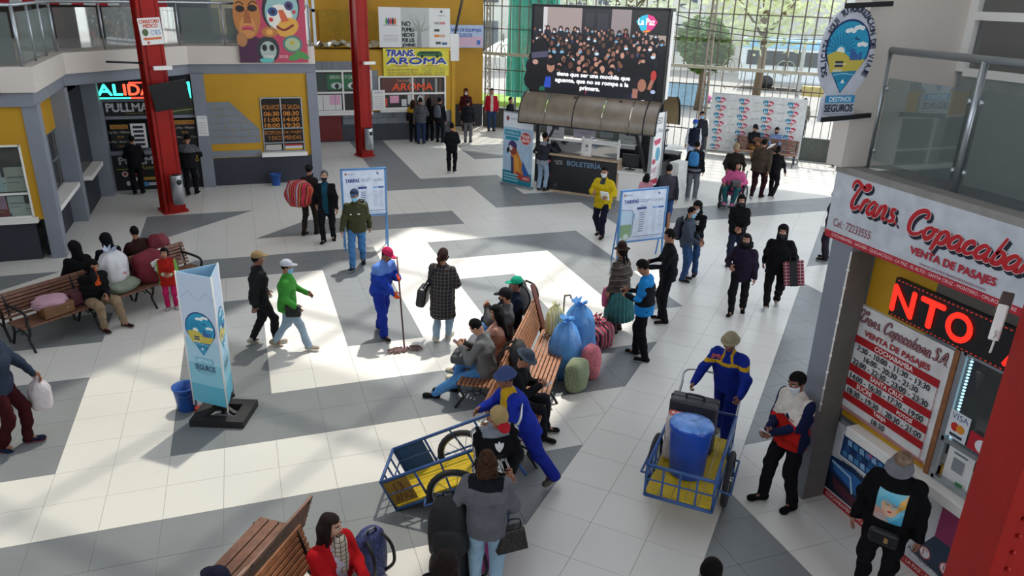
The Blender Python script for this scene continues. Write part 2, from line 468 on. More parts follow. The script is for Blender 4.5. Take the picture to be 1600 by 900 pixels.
# ================================================================== left front kiosk and its corner
Y1, X1 = 17.45, -3.85
b = MB(); b.bb((-9, Y1, 0), (-4.3, Y1+.12, .86)); w = struct('wall_left', b, M_navy)
b = MB(); b.bb((-9, Y1, 2.42), (-4.12, Y1+.12, 3.18)); b.bb((-4.3, Y1, .86), (-4.12, Y1+.12, 2.42)); b.build('yellow_panel', M_yel, w)
b = MB(); b.bb((-9, Y1-.14, .82), (-4.22, Y1+.3, .92)); b.build('counter', M_white, w)
b = MB(); b.bb((-4.12, Y1-.03, 0), (X1, Y1+.3, 3.2)); b.build('corner_column', M_gray, w)
b = MB(); b.bb((-9, 19.9, 0), (-4.2, 20, 3.18)); b.bb((-9, Y1+.1, 3.1), (-4.1, 20, 3.2)); b.build('back_panel', mat('kiosk_inside', '#5a5750', .8), w)
fr = MB()
for x in (-4.3, -5.1, -6.2, -7.6): fr.bb((x-.02, Y1-.01, .92), (x+.02, Y1+.04, 2.42))
for z in (.93, 1.42, 2.4): fr.bb((-9, Y1-.01, z-.02), (-4.3, Y1+.04, z+.02))
win = fr.build('window_1', M_white); win['kind'] = 'structure'
b = MB(); b.bb((-9, Y1+.01, .94), (-4.3, Y1+.018, 2.4)); b.build('pane', M_glass, win)
for i, (x, z, wd, h, c) in enumerate(((-4.95, 1.5, .42, .62, '#c9d3dd'), (-4.5, 1.46, .36, .5, '#c7c0b4'), (-4.75, 1.46, .2, .3, '#cfd6de'), (-4.95, 1.1, .38, .28, '#cf8fb4'),
        (-4.58, 1.0, .3, .36, '#d8d8d4'), (-4.88, .93, .28, .3, '#a51c18'), (-4.5, .93, .4, .26, '#d9d4cb'), (-5.25, .93, .2, .34, '#b4532a'))):
    t = Art((x-wd/2, Y1+.06+.004*i, z), (1, 0, 0), (0, 0, 1)); t.rect(0, 0, wd, h, c); t.rect(wd*.1, h*.55, wd*.9, h*.62, '#8a8a90'); t.rect(wd*.1, h*.35, wd*.7, h*.4, '#9a9aa0'); t.build('notice', win)
# side wall facing the hall
b = MB(); b.bb((X1-.42, Y1+.27, 0), (X1-.32, 20.25, .86)); b.bb((X1-.14, 20.75, 0), (X1-.04, 23.2, .86)); ws = struct('wall_side', b, M_navy)
b = MB(); b.bb((X1-.42, Y1+.27, 2.3), (X1-.32, 20.25, 3.18)); b.build('yellow_panel', M_yel, ws)
b = MB(); b.bb((X1-.45, Y1+.27, .9), (X1-.02, 20.2, 1.0)); b.bb((X1-.3, 20.75, .9), (X1+.16, 22.6, 1.0)); b.build('counter', M_white, ws)
b = MB(); b.bb((X1-.4, 20.25, 0), (X1, 20.6, 3.18)); b.bb((X1-.2, 22.7, 0), (X1+.28, 23.3, 3.18)); b.build('column', M_gray, ws)
b = MB()
for y in (17.74, 18.55, 19.4, 20.23): b.bb((X1-.39, y-.02, 1), (X1-.34, y+.02, 2.3))
for z in (1.02, 1.65, 2.28): b.bb((X1-.39, 17.74, z-.02), (X1-.34, 20.25, z+.02))
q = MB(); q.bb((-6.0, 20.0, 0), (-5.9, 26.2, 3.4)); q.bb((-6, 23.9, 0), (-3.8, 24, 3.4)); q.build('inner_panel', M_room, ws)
w2 = b.build('window_2', M_alu); w2['kind'] = 'structure'
b = MB(); b.bb((X1-.37, 17.74, 1), (X1-.362, 20.25, 2.3)); b.build('pane', M_dglass, w2)
b = MB(); b.bb((X1-.1, 20.75, 1), (X1-.092, 22.7, 3.0)); b.build('pane', M_dglass, w2)
t = Art((X1-.4, 20.0, 1.1), (0, -1, 0), (0, 0, 1)); t.rect(.1, .3, .8, 1.0, '#a06a50'); t.rect(.9, .0, 1.9, .5, '#8fb2b0'); t.build('notice', w2)
# ================================================================== booth of the neon sign
YA = 23.3
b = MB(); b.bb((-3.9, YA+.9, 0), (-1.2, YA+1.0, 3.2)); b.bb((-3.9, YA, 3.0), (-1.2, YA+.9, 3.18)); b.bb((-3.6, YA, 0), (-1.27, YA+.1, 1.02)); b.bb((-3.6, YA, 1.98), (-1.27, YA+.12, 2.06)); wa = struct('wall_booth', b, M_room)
b = MB(); b.bb((-3.6, YA-.1, 1.02), (-1.27, YA+.35, 1.12)); b.bb((-3.6, YA-.03, 2.0), (-1.27, YA+.05, 2.08)); b.bb((-3.6, YA-.03, 2.47), (-1.27, YA+.05, 2.53)); b.build('counter', M_gray, wa)
b = MB(); b.bb((-1.27, YA-.14, 0), (-.94, YA+.2, 3.2)); b.build('column', M_gray, wa)
b = MB(); b.bb((-3.6, YA-.01, 2.08), (-1.27, YA+.03, 2.47)); b.bb((-3.6, YA-.01, .04), (-1.27, YA-.002, 1.0)); b.build('sign_board', M_black, wa)
t = Art((-3.6, YA-.014, 0), (1, 0, 0), (0, 0, 1))
t.text('PULLMAN', .1, 2.2, 1.35, 2.42, '#c9ccd0', bold=.01); t.rect(.1, 2.29, 1.35, 2.305, '#15161a'); t.text('Transporte Turistico', .55, 2.12, 1.4, 2.17, '#9c9a50')
t.poly([(1.5, 2.1), (2.3, 2.1), (2.3, 2.45), (1.9, 2.3)], '#33422c'); t.line([(1.5, 2.14), (1.9, 2.2), (2.3, 2.24)], .02, '#b4b06a')
t.text('PULLMAN', .2, .74, 1.5, .95, '#b9bcc2', bold=.01); t.rect(.2, .83, 1.5, .845, '#15161a'); t.text('Romaría', .75, .58, 1.3, .7, '#a8a05a'); t.rect(.1, .6, .5, .615, '#b0a040')
t.ell(.3, .47, .08, .08, '#d6d6d6'); t.ell(.3, .47, .05, .05, '#b03a30'); t.rect(.4, .43, .8, .5, '#8a2a26'); t.ell(.55, .32, .06, .06, '#d8d0c0'); t.rect(.62, .28, 1.1, .36, '#b08a30')
t.ell(.35, .2, .05, .07, '#c8c8c8'); t.ell(.8, .16, .08, .07, '#4f8fc0'); t.rect(.88, .12, 1.3, .2, '#c8ccd4'); t.text('TURISMO', .9, .14, 1.25, .18, '#3a5f90')
t.poly([(1.7, .5), (2.2, .55), (2.25, .3), (1.7, .2)], '#4a4f55'); t.text('BUS', 2.0, .75, 2.28, .93, '#d0b030'); t.build('lettering', wa)
for x0, x1, z0, z1, k in ((-3.5, -3.02, 1.2, 1.87, 0), (-2.98, -2.6, 1.2, 1.87, 1), (-1.9, -1.3, 1.2, 1.95, 2)):
    b = MB(); b.bb((x0, YA-.03, z0), (x1, YA, z1)); bd = b.build('timetable_board', M_black if k != 1 else M_white, wa)
    t = Art((x0, YA-.033, z0), (1, 0, 0), (0, 0, 1)); a, c = x1-x0, z1-z0
    if k != 1:
        t.rect(.02, c-.13, a-.02, c-.02, '#b07a28'); t.text('SALIDAS DIARIAS', .05, c-.11, a-.05, c-.04, '#2a1608')
        for i, s_ in enumerate(('La Paz - Villazon', '20:30', 'La Paz - Santa Cruz', '19:00')):
            t.text(s_, a/2, c-.25-i*.13, None, None, '#c8c4b8' if i % 2 == 0 else '#c09040', h=.055, align='c')
    else:
        for i in range(5): t.rect(.06, .06+i*.12, a-.06, .13+i*.12, '#2a3040')
    t.build('lettering', bd)
b = MB(); b.bb((-1.24, YA-.17, 1.5), (-.97, YA-.145, 2.06)); o = b.build('price_notice', M_paper); tag(o, 'white printed notice on the grey column right of the neon-signed booth', 'notice')
t = Art((-1.24, YA-.173, 1.5), (1, 0, 0), (0, 0, 1)); t.text('PASAJES', .03, .48, .24, .52, '#3a5a90')
for i in range(8): t.rect(.03, .06+i*.045, .22, .07+i*.045, '#9aa2ac')
t.build('lettering', o)
# neon frame sign
b = MB(); b.bb((-3.72, YA-.3, 2.56), (-1.3, YA-.16, 3.02)); ne = b.build('neon_sign', M_black); tag(ne, 'lit green and red neon sign hanging over the left booth opening', 'sign')
t = Art((-3.72, YA-.302, 2.56), (1, 0, 0), (0, 0, 1))
for x0, y0, x1, y1, c in ((0, .02, .9, .06, '#38f0c8'), (.0, .02, .04, .46, '#38f0c8'), (2.36, .02, 2.42, .46, '#38f0c8'), (1.7, .4, 2.42, .44, '#38f0c8'), (.9, .02, 1.6, .06, '#ff4030'), (.9, .42, 1.7, .46, '#ff4030')): t.rect(x0, y0, x1, y1, c)
t.text('AL', .12, .12, .72, .4, '#38f0c8', bold=.012); t.text('IDA', .76, .12, 1.45, .4, '#ff4a30', bold=.012); t.text('DA', 1.8, .12, 2.3, .4, '#38f0c8', bold=.01)
t.build('lettering', ne, M_led)
# ================================================================== yellow wall with the hours window
b = MB(); b.bb((-.94, YA+.04, .8), (1.85, YA+.2, 3.18)); wy = struct('wall_yellow', b, M_yel)
b = MB(); b.bb((-.94, YA, 0), (1.85, YA+.2, .8)); b.build('dado', M_navy, wy)
b = MB(); b.bb((1.85, YA-.04, 0), (2.13, YA+.3, 3.2)); b.bb((2.03, YA+.3, 0), (2.13, 29.6, 3.2)); b.build('corner_column', M_gray, wy)
for r in range(8):                                                    # painted blocks below a slanting edge
    for c in range(4):
        x = -.94+c*.42-(.21 if r % 2 else 0); z = .82+r*.2
        P = [(max(x, -.94), z), (min(x+.41, .42), z), (min(x+.41, .42), z+.19), (max(x, -.94), z+.19)]
        if P[0][0] >= P[1][0]-.02: continue
        P = clip(P, 1.0, .95*1.0, 1.0*1.05+.95*.9-.95*.0+.05) if z > 1.2 else P
        if 1.02 <= z < 1.2: continue
        if len(P) > 2 and area(P) > .004: q = MB(); q.slab((0, YA+.025, 0), (1, 0, 0), (0, 0, 1), P, .03); q.build('block', M_block, wy)
b = MB(); P = [(.5, .95), (1.66, .95), (1.66, 2.42), (1.56, 2.52), (.62, 2.52), (.5, 2.38)]; b.slab((0, YA+.03, 0), (1, 0, 0), (0, 0, 1), P, .02)
wh = b.build('window_3', mat('smoked_pane', '#241f1c', .2)); wh['kind'] = 'structure'
b = MB()
for x in (.5, 1.05, 1.64): b.bb((x, YA, .95), (x+.03, YA+.04, 2.5))
for z in (.95, 1.2, 1.62, 2.5): b.bb((.5, YA, z-.015), (1.66, YA+.04, z+.015))
b.build('window_frame', M_alu, wh)
b = MB(); b.bb((.42, YA-.16, .82), (1.72, YA+.05, .93)); b.build('window_sill', M_white, wh)
t = Art((.5, YA+.004, .95), (1, 0, 0), (0, 0, 1)); o_ = '#c07828'
t.text('HORARIOS', .04, 1.22, .52, 1.36, o_); t.text('DE SALIDA', .6, 1.22, 1.1, 1.36, o_)
for i, (p, q) in enumerate((('06:30', '08:30'), ('11:00', '14:00'), ('18:00', '19:30'))): t.text(p, .08, 1.04-i*.17, .5, 1.16-i*.17, o_, bold=.006); t.text(q, .62, 1.04-i*.17, 1.06, 1.16-i*.17, o_, bold=.006)
t.text('RECEPCION', .05, .5, .52, .6, o_); t.text('DE VIAJES', .6, .5, 1.1, .6, o_); t.text('Y ENCO', .15, .34, .52, .46, o_); t.text('MIENDAS', .6, .34, 1.08, .46, o_)
t.rect(.05, .03, .5, .2, '#b0aca8'); t.rect(.6, .03, 1.1, .2, '#c0c8d8'); t.rect(.6, .03, 1.1, .08, '#c8a020'); t.rect(.6, .15, 1.1, .2, '#a02820'); t.build('lettering', wh)
# ================================================================== balcony
deck = [(-9, 17.3), (-3.78, 17.3), (-3.85, 20.8), (-1.28, 23.3), (2.13, 23.3), (2.13, 29.6), (-9, 29.6)]
b = MB(); b.prism(deck, 3.45, 3.93); bal = struct('trim_2', b, M_cream)
def shrink(k): return [(-9, 17.3+k), (-3.78-k, 17.3+k), (-3.85-k, 20.85), (-1.28-k*.5, 23.3+k), (2.13, 23.3+k), (2.13, 29.6), (-9, 29.6)]
b = MB(); b.prism(shrink(.08), 3.17, 3.45); b.build('beam', M_gray, bal)
rail_pts = [(-9, 17.42), (-3.95, 17.42), (-4.02, 21.1), (-1.44, 23.45), (2.05, 23.45)]
posts = [(-6.2, 17.42), (-5.0, 17.42), (-3.95, 17.42), (-3.97, 18.7), (-4.0, 19.9), (-4.02, 21.1), (-3.1, 21.94), (-1.44, 23.45), (-.28, 23.45), (.9, 23.45), (2.05, 23.45)]
b = MB(); b.tube([(x, y, 5.05) for x, y in rail_pts], .035, 8); rl = b.build('balcony_railing', M_alu); tag(rl, 'steel and glass railing along the upper left balcony', 'railing')
for i, (x, y) in enumerate(posts):
    b = MB(); b.tube([(x, y, 3.93), (x, y, 5.05)], .035 if i in (2, 5) else .025, 8); b.build('post', M_alu, rl)
    if i:
        p = Vector((*posts[i-1], 0)); q = Vector((x, y, 0)); d = (q-p).normalized()*.08
        b = MB(); b.beam(p+d+Vector((0, 0, 4.46)), q-d+Vector((0, 0, 4.46)), .012, .92); b.build('glass_panel', M_bglass, rl)
# upper shop fronts behind the railing
b = MB(); b.bb((-12, 26.2, 3.93), (2.1, 26.4, 9)); b.bb((-8, 18, 3.93), (-7.8, 26.2, 9)); wu = struct('wall_upper', b, mat('upper_wall', '#9a9ca0', .7))
for x0, x1, z0, z1, c in ((-3.1, -1.9, 3.93, 6.2, '#c8ccd0'), (-1.8, -.7, 4.1, 6.2, '#6a6e72'), (-.6, .1, 4.1, 6.2, '#b9b49c'), (.15, 1.6, 4.1, 6.2, '#74787c'), (-7.6, -5.6, 3.95, 5.0, '#4a3c34'), (-5.4, -3.4, 3.95, 4.85, '#382f2a')):
    b = MB(); b.bb((x0, 26.14, z0), (x1, 26.2, z1)); b.build('shop_panel', mat('shop_'+c[1:], c, .4), wu)
aw = thing('striped_awning', 'red and white striped shop awning behind the balcony glass', 'awning', (-4.6, 25.4, 4.9))
for i in range(11):
    x = -1.7+i*.3; b = MB(); b.add([(x, -.3, 0), (x+.3, -.3, 0), (x+.3, .6, .9), (x, .6, .9), (x, -.28, -.02), (x+.3, -.28, -.02), (x+.3, .62, .88), (x, .62, .88)], [(0, 1, 2, 3), (7, 6, 5, 4), (0, 4, 5, 1), (1, 5, 6, 2), (2, 6, 7, 3), (3, 7, 4, 0)])
    b.build('stripe', mat('awning_red', '#b0182a', .7) if i % 2 else mat('awning_white', '#c9d0ce', .7), aw)
for i in range(2):
    x = -2.6+i*.55; b = MB(); b.bb((x, 25.3, 3.93), (x+.28, 25.34, 6.5)); o = b.build('striped_curtain', mat('awning_red', '#b0182a')); tag(o, ('left' if i == 0 else 'right')+' hanging red strip beside the striped awning', 'curtain')
# murals hung on the fascia
b = MB(); b.bb((.08, 23.2, 3.5), (1.93, 23.24, 5.75)); mu = b.build('mural_banner', mat('mural_cloth', '#b03a5a', .7)); tag(mu, 'colourful painted banner of masks and a skull on the balcony', 'banner')
t = Art((.08, 23.198, 3.5), (1, 0, 0), (0, 0, 1))
t.rect(0, 0, 1.85, 2.25, '#b8405c'); t.poly([(0, 0), (.9, 0), (.7, .6), (0, .9)], '#4a2040')
for a in range(9): t.poly([(.1+a*.11, 1.75), (.16+a*.12, 2.25), (.24+a*.12, 2.25)], ('#3a66b0', '#d8d8d0', '#c84030', '#4a9a60')[a % 4])
t.ell(.28, 1.25, .36, .62, '#b8763c', n=24); t.ell(.28, .95, .22, .28, '#c98a4c'); t.ell(.12, 1.42, .12, .09, '#1c1416'); t.ell(.44, 1.44, .13, .09, '#1c1416'); t.poly([(.24, 1.4), (.34, 1.4), (.4, 1.05), (.18, 1.05)], '#a05a30'); t.ell(.28, .92, .17, .06, '#c84a5c'); t.line([(.12, .86), (.28, .92), (.46, .84)], .02, '#5a1a20')
t.line(cr([(.02, 1.55), (.12, 1.6), (.22, 1.52)]), .03, '#1c1416'); t.line(cr([(.34, 1.52), (.46, 1.62), (.58, 1.56)]), .03, '#1c1416')
t.ell(1.2, 1.45, .5, .62, '#26262c', rot=-.3, n=24); t.ell(1.22, 1.4, .44, .56, '#8fb6b4', rot=-.3, n=24); t.ell(1.16, 1.22, .34, .34, '#e6e0d4', rot=-.3); t.ell(1.35, .95, .32, .24, '#d8a040', rot=.5)
for i in range(3): t.line(cr([(.82, 1.75+i*.1), (1.0, 1.95+i*.06), (1.25, 1.98+i*.06), (1.5, 1.8+i*.1)]), .045, '#e4e2da' if i % 2 == 0 else '#26262c')
t.ell(.98, 1.36, .13, .12, '#2a4a80'); t.ell(1.42, 1.52, .12, .12, '#4a3a70'); t.ell(.98, 1.36, .05, .05, '#101014'); t.ell(1.42, 1.52, .05, .05, '#101014'); t.poly([(1.12, 1.4), (1.26, 1.42), (1.4, 1.12), (1.2, 1.08)], '#d0603a'); t.ell(.92, 1.15, .06, .06, '#c83040'); t.ell(1.55, 1.36, .05, .05, '#c83040'); t.line(cr([(1.05, .98), (1.25, .88), (1.52, 1.02)]), .06, '#7a1c24')
t.ell(.78, .36, .3, .36, '#2a3438', n=20); t.ell(.78, .32, .22, .26, '#a8b4ac'); t.ell(.68, .4, .07, .09, '#1a1a20'); t.ell(.88, .4, .07, .09, '#1a1a20'); t.rect(.66, .1, .9, .2, '#e0dcd0')
for i in range(5): t.rect(.675+i*.046, .1, .685+i*.046, .2, '#30343a')
t.ell(.72, .06, .2, .07, '#5fb8b0'); t.ell(.85, .82, .22, .14, '#b8743c'); t.ell(.85, .82, .09, .08, '#e0a050'); t.ell(1.45, .5, .27, .24, '#4a7a70'); t.ell(1.45, .5, .21, .18, '#a8b890'); t.ell(1.45, .54, .06, .05, '#c8a030')
for x, y, r in ((1.55, 1.95, .7), (1.7, .2, -.5), (1.62, 2.1, .2), (1.5, .15, .3)): t.ell(x, y, .2, .09, '#4a9048', rot=r)
t.ell(.1, .62, .14, .2, '#b07a4a'); t.text('2030', 1.05, .12, 1.3, .2, '#e8c0c8'); t.build('painting', mu)
b = MB(); b.slab((-6, 17.26, 3.42), (1, 0, 0), (0, 0, 1), [(0, 0), (1.62, 0), (1.36, .9), (0, .9)], .03); mu2 = b.build('mural_cloth', mat('mural_dark', '#5a1418', .7)); tag(mu2, 'dark red and green painted cloth hung at the left balcony corner', 'banner')
t = Art((-6, 17.258, 3.42), (1, 0, 0), (0, 0, 1)); t.poly([(.9, .9), (1.36, .9), (1.5, .35), (1.1, .5)], '#26331c'); t.poly([(.8, .0), (1.6, .0), (1.5, .3), (1.0, .32)], '#5c1014'); t.poly([(.9, .1), (1.3, .2), (1.1, .3)], '#8a2a2c'); t.build('painting', mu2)
# ================================================================== back booth (yellow) and back wall
YB = 29.6
b = MB(); b.bb((2.13, YB+.03, 1.1), (8.0, YB+.2, 3.36)); b.bb((7.9, YB, 0), (8.05, 32.3, 3.4)); wb = struct('wall_back', b, M_yel)
b = MB(); b.bb((2.13, YB, 0), (7.95, YB+.2, .64)); b.build('dado', mat('dark_dado', '#3b3e45', .6), wb)
b = MB(); b.bb((2.13, YB+.1, .64), (7.95, YB+.2, 1.1)); b.build('block_backing', M_gray, wb)
for r in range(2):
    for c in range(13):
        x = 3.6+c*.44-(.2 if r else 0)
        if x < 7.5: q = MB(); q.bb((max(x, 3.6), YB-.005, .65+r*.225), (min(x+.43, 7.6), YB+.1, .865+r*.225)); q.build('block', M_block, wb)
arch = [(2.62, 2.62), (2.62, 2.98), (4.5, 2.98), (4.95, 2.55), (4.95, 1.15), (4.74, 1.15), (4.74, 2.62)]
for i in range(6):
    x = 2.6+i*.36; q = MB(); q.bb((x, YB, 2.66), (x+.35, YB+.04, 2.98 if i < 5 else 2.8)); q.build('block', M_block, wb)
for i in range(6):
    q = MB(); q.bb((4.74, YB, 1.16+i*.25), (5.0, YB+.04, 1.4+i*.25)); q.build('block', M_block, wb)
b = MB(); b.bb((2.6, YB-.02, .05), (3.55, YB+.03, 1.08)); dr = struct('door_1', b, mat('dark_red_door', '#6e1712', .5))
q = MB(); q.tube([(3.45, YB-.05, .5), (3.45, YB-.05, .62)], .012); q.build('door_handle', M_alu, dr)
for k, (x0, x1, z0, z1, zm) in enumerate(((2.6, 4.74, 1.15, 2.64, 1.85), (5.04, 7.64, 1.22, 2.42, 1.78))):
    b = MB()
    for x in (x0, (x0+x1)/2, x1): b.bb((x-.03, YB-.02, z0), (x+.03, YB+.04, z1))
    for z in (z0, zm, z1): b.bb((x0, YB-.03, z-.035), (x1, YB+.04, z+.035))
    wn = b.build('window_%d' % (4+k), M_white); wn['kind'] = 'structure'
    b = MB(); b.bb((x0, YB+.026, z0), (x1, YB+.03, z1)); b.build('pane', M_dglass, wn)
    b = MB(); b.bb((x0-.02, YB-.2, z0-.12), (x1, YB+.05, z0-.02)); b.build('window_sill', M_white, wn)
    t = Art((x0, YB+.022, z0), (1, 0, 0), (0, 0, 1)); t.rect(0, 0, x1-x0, z1-z0, '#2a2420')
    if k == 0:
        t.rect(.1, .05, 1.0, .62, '#dcdcd8'); t.rect(.55, .25, .95, .6, '#e0a8c4'); t.rect(.3, .05, .32, .62, '#8a8a8a'); t.rect(.75, .05, .77, .6, '#8a8a8a'); t.rect(1.72, .2, 2.05, .55, '#d8d8d4')
        t.rect(.1, .75, .5, 1.4, '#3a4440'); t.rect(.5, .8, 1.9, 1.38, '#2c6a44'); t.text('SERVICIO Y CALIDAD', .6, 1.2, 1.8, 1.32, '#d0d8c8'); t.ell(.85, .95, .22, .12, '#c0c8c4'); t.ell(.85, .93, .08, .1, '#20242a'); t.ell(1.5, .95, .25, .13, '#d0d0c8'); t.ell(1.45, .93, .08, .1, '#20242a'); t.rect(1.92, .75, 2.1, 1.4, '#4a3830')
    else:
        t.rect(.1, .62, .8, 1.12, '#5a3028'); t.rect(.8, .62, 1.5, 1.12, '#3a3434')
        for i in range(9): t.rect(1.0+i*.17, .05, 1.1+i*.17, 1.12, ('#3a3c40', '#8a9088', '#5a4438')[i % 3])
        t.text('Señal', .7, 1.0, 1.15, 1.1, '#c08050'); t.text('AROMA', .52, .66, 2.12, .92, '#101010', bold=.02, shear=.1); t.text('AROMA', .5, .68, 2.1, .94, '#e05020', bold=.014, shear=.1)
        t.rect(.12, .1, .3, .4, '#c84a30'); t.rect(.4, .2, .75, .48, '#e0a0b8'); t.rect(.85, .08, 1.05, .34, '#c8ccd0'); t.rect(1.1, .14, 1.35, .5, '#d8d8d4'); t.ell(1.6, .35, .12, .14, '#c8c8c4'); t.ell(1.85, .35, .1, .12, '#6a4a3a'); t.rect(2.0, .05, 2.5, .5, '#3a2c28')
    t.build('notice', wn)
b = MB(); b.bb((5.22, YB-.04, 2.44), (7.78, YB, 3.46)); sg = b.build('company_banner', mat('yellow_banner', '#d8cc3a', .5)); tag(sg, 'yellow company banner with blue letters over the back ticket window', 'sign')
t = Art((5.22, YB-.043, 2.44), (1, 0, 0), (0, 0, 1))
for z, a, bb_, s_ in ((.74, .1, 1.2, 'TRANS.'), (.45, .12, 2.46, 'AROMA')):
    t.text(s_, a+.03, z-.03, bb_+.03, z+.21, '#f4f0d8', bold=.03, shear=.15); t.text(s_, a, z, bb_, z+.22, '#243f9c', bold=.02, shear=.15)
t.poly([(1.3, .74), (2.3, .72), (2.3, .84), (2.2, .92), (1.4, .92), (1.3, .84)], '#2f6a34'); t.rect(1.45, .83, 2.15, .89, '#1a2a24'); t.ell(1.5, .73, .06, .06, '#181818'); t.ell(2.1, .73, .06, .06, '#181818')
t.text('HORARIOS', .35, .34, .95, .41, '#8a3030'); t.text('DESTINOS', 1.6, .34, 2.2, .41, '#8a3030')
for i in range(7):
    for j in range(2): t.text('%02d:%d0' % (6+i*2+j, 3*j), .12+i*.18, .2-j*.1, .26+i*.18, .27-j*.1, '#7a4a50')
for i, s_ in enumerate(('LA PAZ - ORURO', 'ORURO - LA PAZ', 'LA PAZ - ORURO')): t.text(s_, 1.5, .26-i*.08, 2.4, .31-i*.08, '#3a3a60')
t.text('ENCOMIENDAS EN GENERAL Y GIROS', .2, .02, 2.4, .08, '#7a2430'); t.build('lettering', sg)
b = MB(); b.bb((5.1, YB-.1, 3.5), (7.82, YB-.04, 4.92)); bb_ = b.build('campaign_billboard', M_paper); tag(bb_, 'white billboard with a pale tree drawing above the yellow banner', 'billboard')
t = Art((5.1, YB-.103, 3.5), (1, 0, 0), (0, 0, 1)); t.rect(.82, 0, 1.9, 1.42, '#b9bcba'); t.rect(0, 0, .82, 1.42, '#dcdcdc')
for i, s_ in enumerate(('NO', 'FUMES', 'HECHO', 'POR LOS', 'JOVENES')): t.text(s_, .86, .76-i*.19, .86+(.32, .46, .46, .46, .5)[i], .9-i*.19+(.03 if i == 0 else 0), '#15171a', bold=.012)
rr = random.Random(5); t.line([(1.5, 0), (1.52, .6)], [.2, .12], '#8c908e')
for i in range(16):
    a = .3+rr.random()*2.5; L = .3+rr.random()*.5; t.line([(1.52, .55), (1.52+math.cos(a)*L*.5, .55+math.sin(a)*L*.6), (1.52+math.cos(a+.2)*L*.7, .6+math.sin(a)*L)], [.05, .03, .008], '#93978f')
for i, c in enumerate(('#3a9a50', '#5a3a90', '#c83a3a', '#202428', '#c86a30')): t.ell(.28+i*.08, .92, .045, .12, c); t.ell(.28+i*.08, 1.03, .025, .025, c)
for i in range(5): t.rect(.15, .42-i*.05, .7, .435-i*.05, '#a8a8a8')
t.rect(.15, .78, .68, .8, '#606468'); t.poly([(2.32, 1.3), (2.38, 1.36), (2.44, 1.3), (2.38, 1.24)], '#484c50'); t.rect(2.26, 1.14, 2.5, 1.16, '#707478')
for x, y, c in ((2.2, .88, '#a0a0a0'), (2.42, .88, '#c88080'), (2.2, .62, '#404448'), (2.2, .42, '#d88020'), (2.42, .42, '#d0a080'), (2.25, .16, '#404448'), (2.5, .14, '#3a5f80')): t.rect(x-.1, y-.04, x+.1, y+.05, c)
t.build('drawing', bb_)
# ledge with crumpled foil, upper yellow wall
b = MB(); b.bb((2.13, 32.3, 0), (10.02, 32.5, 9)); b.bb((2.1, YB+.1, 3.34), (8.0, 32.3, 3.4)); wu2 = struct('wall_end', b, M_yel)
b = MB(); b.bb((8.05, 32.24, 0), (10.0, 32.3, .95)); b.build('dado', mat('black_dado', '#23242a', .6), wu2)
b = MB(); b.bb((3.2, 32.1, 3.4), (7.6, 32.3, 4.7)); b.bb((4.9, 31.9, 5.0), (5.2, 32.3, 5.6)); b.build('recess_panel', mat('dull_yellow', '#a8851c', .7), wu2)
rr = random.Random(9); vs = []; fs = []
for j in range(7):
    for i in range(26): vs.append((2.5+i*.15, YB+.1+j*.2, 3.42+abs(.22*math.sin(i*1.7+j)*math.sin(j*1.1+i*.6))+rr.random()*.1))
for j in range(6):
    for i in range(25): a = j*26+i; fs.append((a, a+1, a+27, a+26))
b = MB(); b.add(vs, fs); fo = b.build('foil_sheet', mat('crumpled_foil', '#b4b2aa', .3, .7)); tag(fo, 'crumpled silver sheeting lying on top of the back ticket booth', 'sheeting')
b = MB(); b.bb((2.2, 24.0, 3.93), (2.28, 24.1, 5.6)); b.bb((2.2, 26, 3.93), (2.28, 26.1, 5.6)); b.bb((2.2, 24, 4.85), (2.28, 26.1, 4.93)); b.build('rail_end', M_alu, rl)
b = MB(); b.bb((7.86, YB-.02, 3.0), (8.2, YB+.03, 4.0)); o = b.build('white_board', M_paper); tag(o, 'narrow blank white board behind the right end of the tree billboard', 'board')
b = MB(); b.bb((8.35, 31.7, 3.35), (9.85, 31.78, 4.25)); o = b.build('customs_sign', mat('pale_blue_sign', '#9fb4d4', .5)); tag(o, 'pale blue and pink sign hung high on the yellow end wall', 'sign')
t = Art((8.35, 31.697, 3.35), (1, 0, 0), (0, 0, 1)); t.rect(.04, .04, 1.46, .45, '#c8a8c0'); t.rect(.04, .45, 1.46, .86, '#a8b8d8'); t.text('SALA DE EQUIPAJES', .1, .6, 1.4, .76, '#2c54a0', bold=.008); t.text('ELISOS', .4, .42, 1.0, .56, '#2c54a0', bold=.008); t.rect(1.2, .12, 1.36, .3, '#2c64b8'); t.build('lettering', o)
b = MB(); b.bb((8.1, 31.6, 1.7), (8.5, 31.64, 2.2)); b.bb((8.1, 31.64, 1.9), (8.14, 32.25, 2.0)); o = b.build('extinguisher_sign', mat('red_sign', '#a02418', .5)); tag(o, 'small red square sign on the corner of the back booth', 'sign')
t = Art((8.1, 31.597, 1.7), (1, 0, 0), (0, 0, 1)); t.rect(.04, .04, .36, .46, '#d8d0c8'); t.rect(.08, .1, .32, .4, '#a83020'); t.rect(.16, .16, .24, .34, '#e8e0d8'); t.build('pictogram', o)
b = MB(); b.tube([(8.1, YB+.2, 4.0), (9.3, 32.0, 6.5)], .05, 8); o = b.build('drain_pipe', M_black); tag(o, 'dark slanting pipe on the yellow end wall', 'pipe')
b = MB(); b.bb((4.72, YB-.28, 1.2), (5.2, YB-.22, 1.95)); o = b.build('notice_board', M_white); tag(o, 'white paper notice standing between the two back ticket windows', 'notice')
t = Art((4.72, YB-.283, 1.2), (1, 0, 0), (0, 0, 1)); t.text('AVISO', .08, .62, .4, .7, '#3a5a90')
for i in range(7): t.rect(.06, .1+i*.07, .42, .115+i*.07, '#9aa0a8')
t.build('lettering', o)
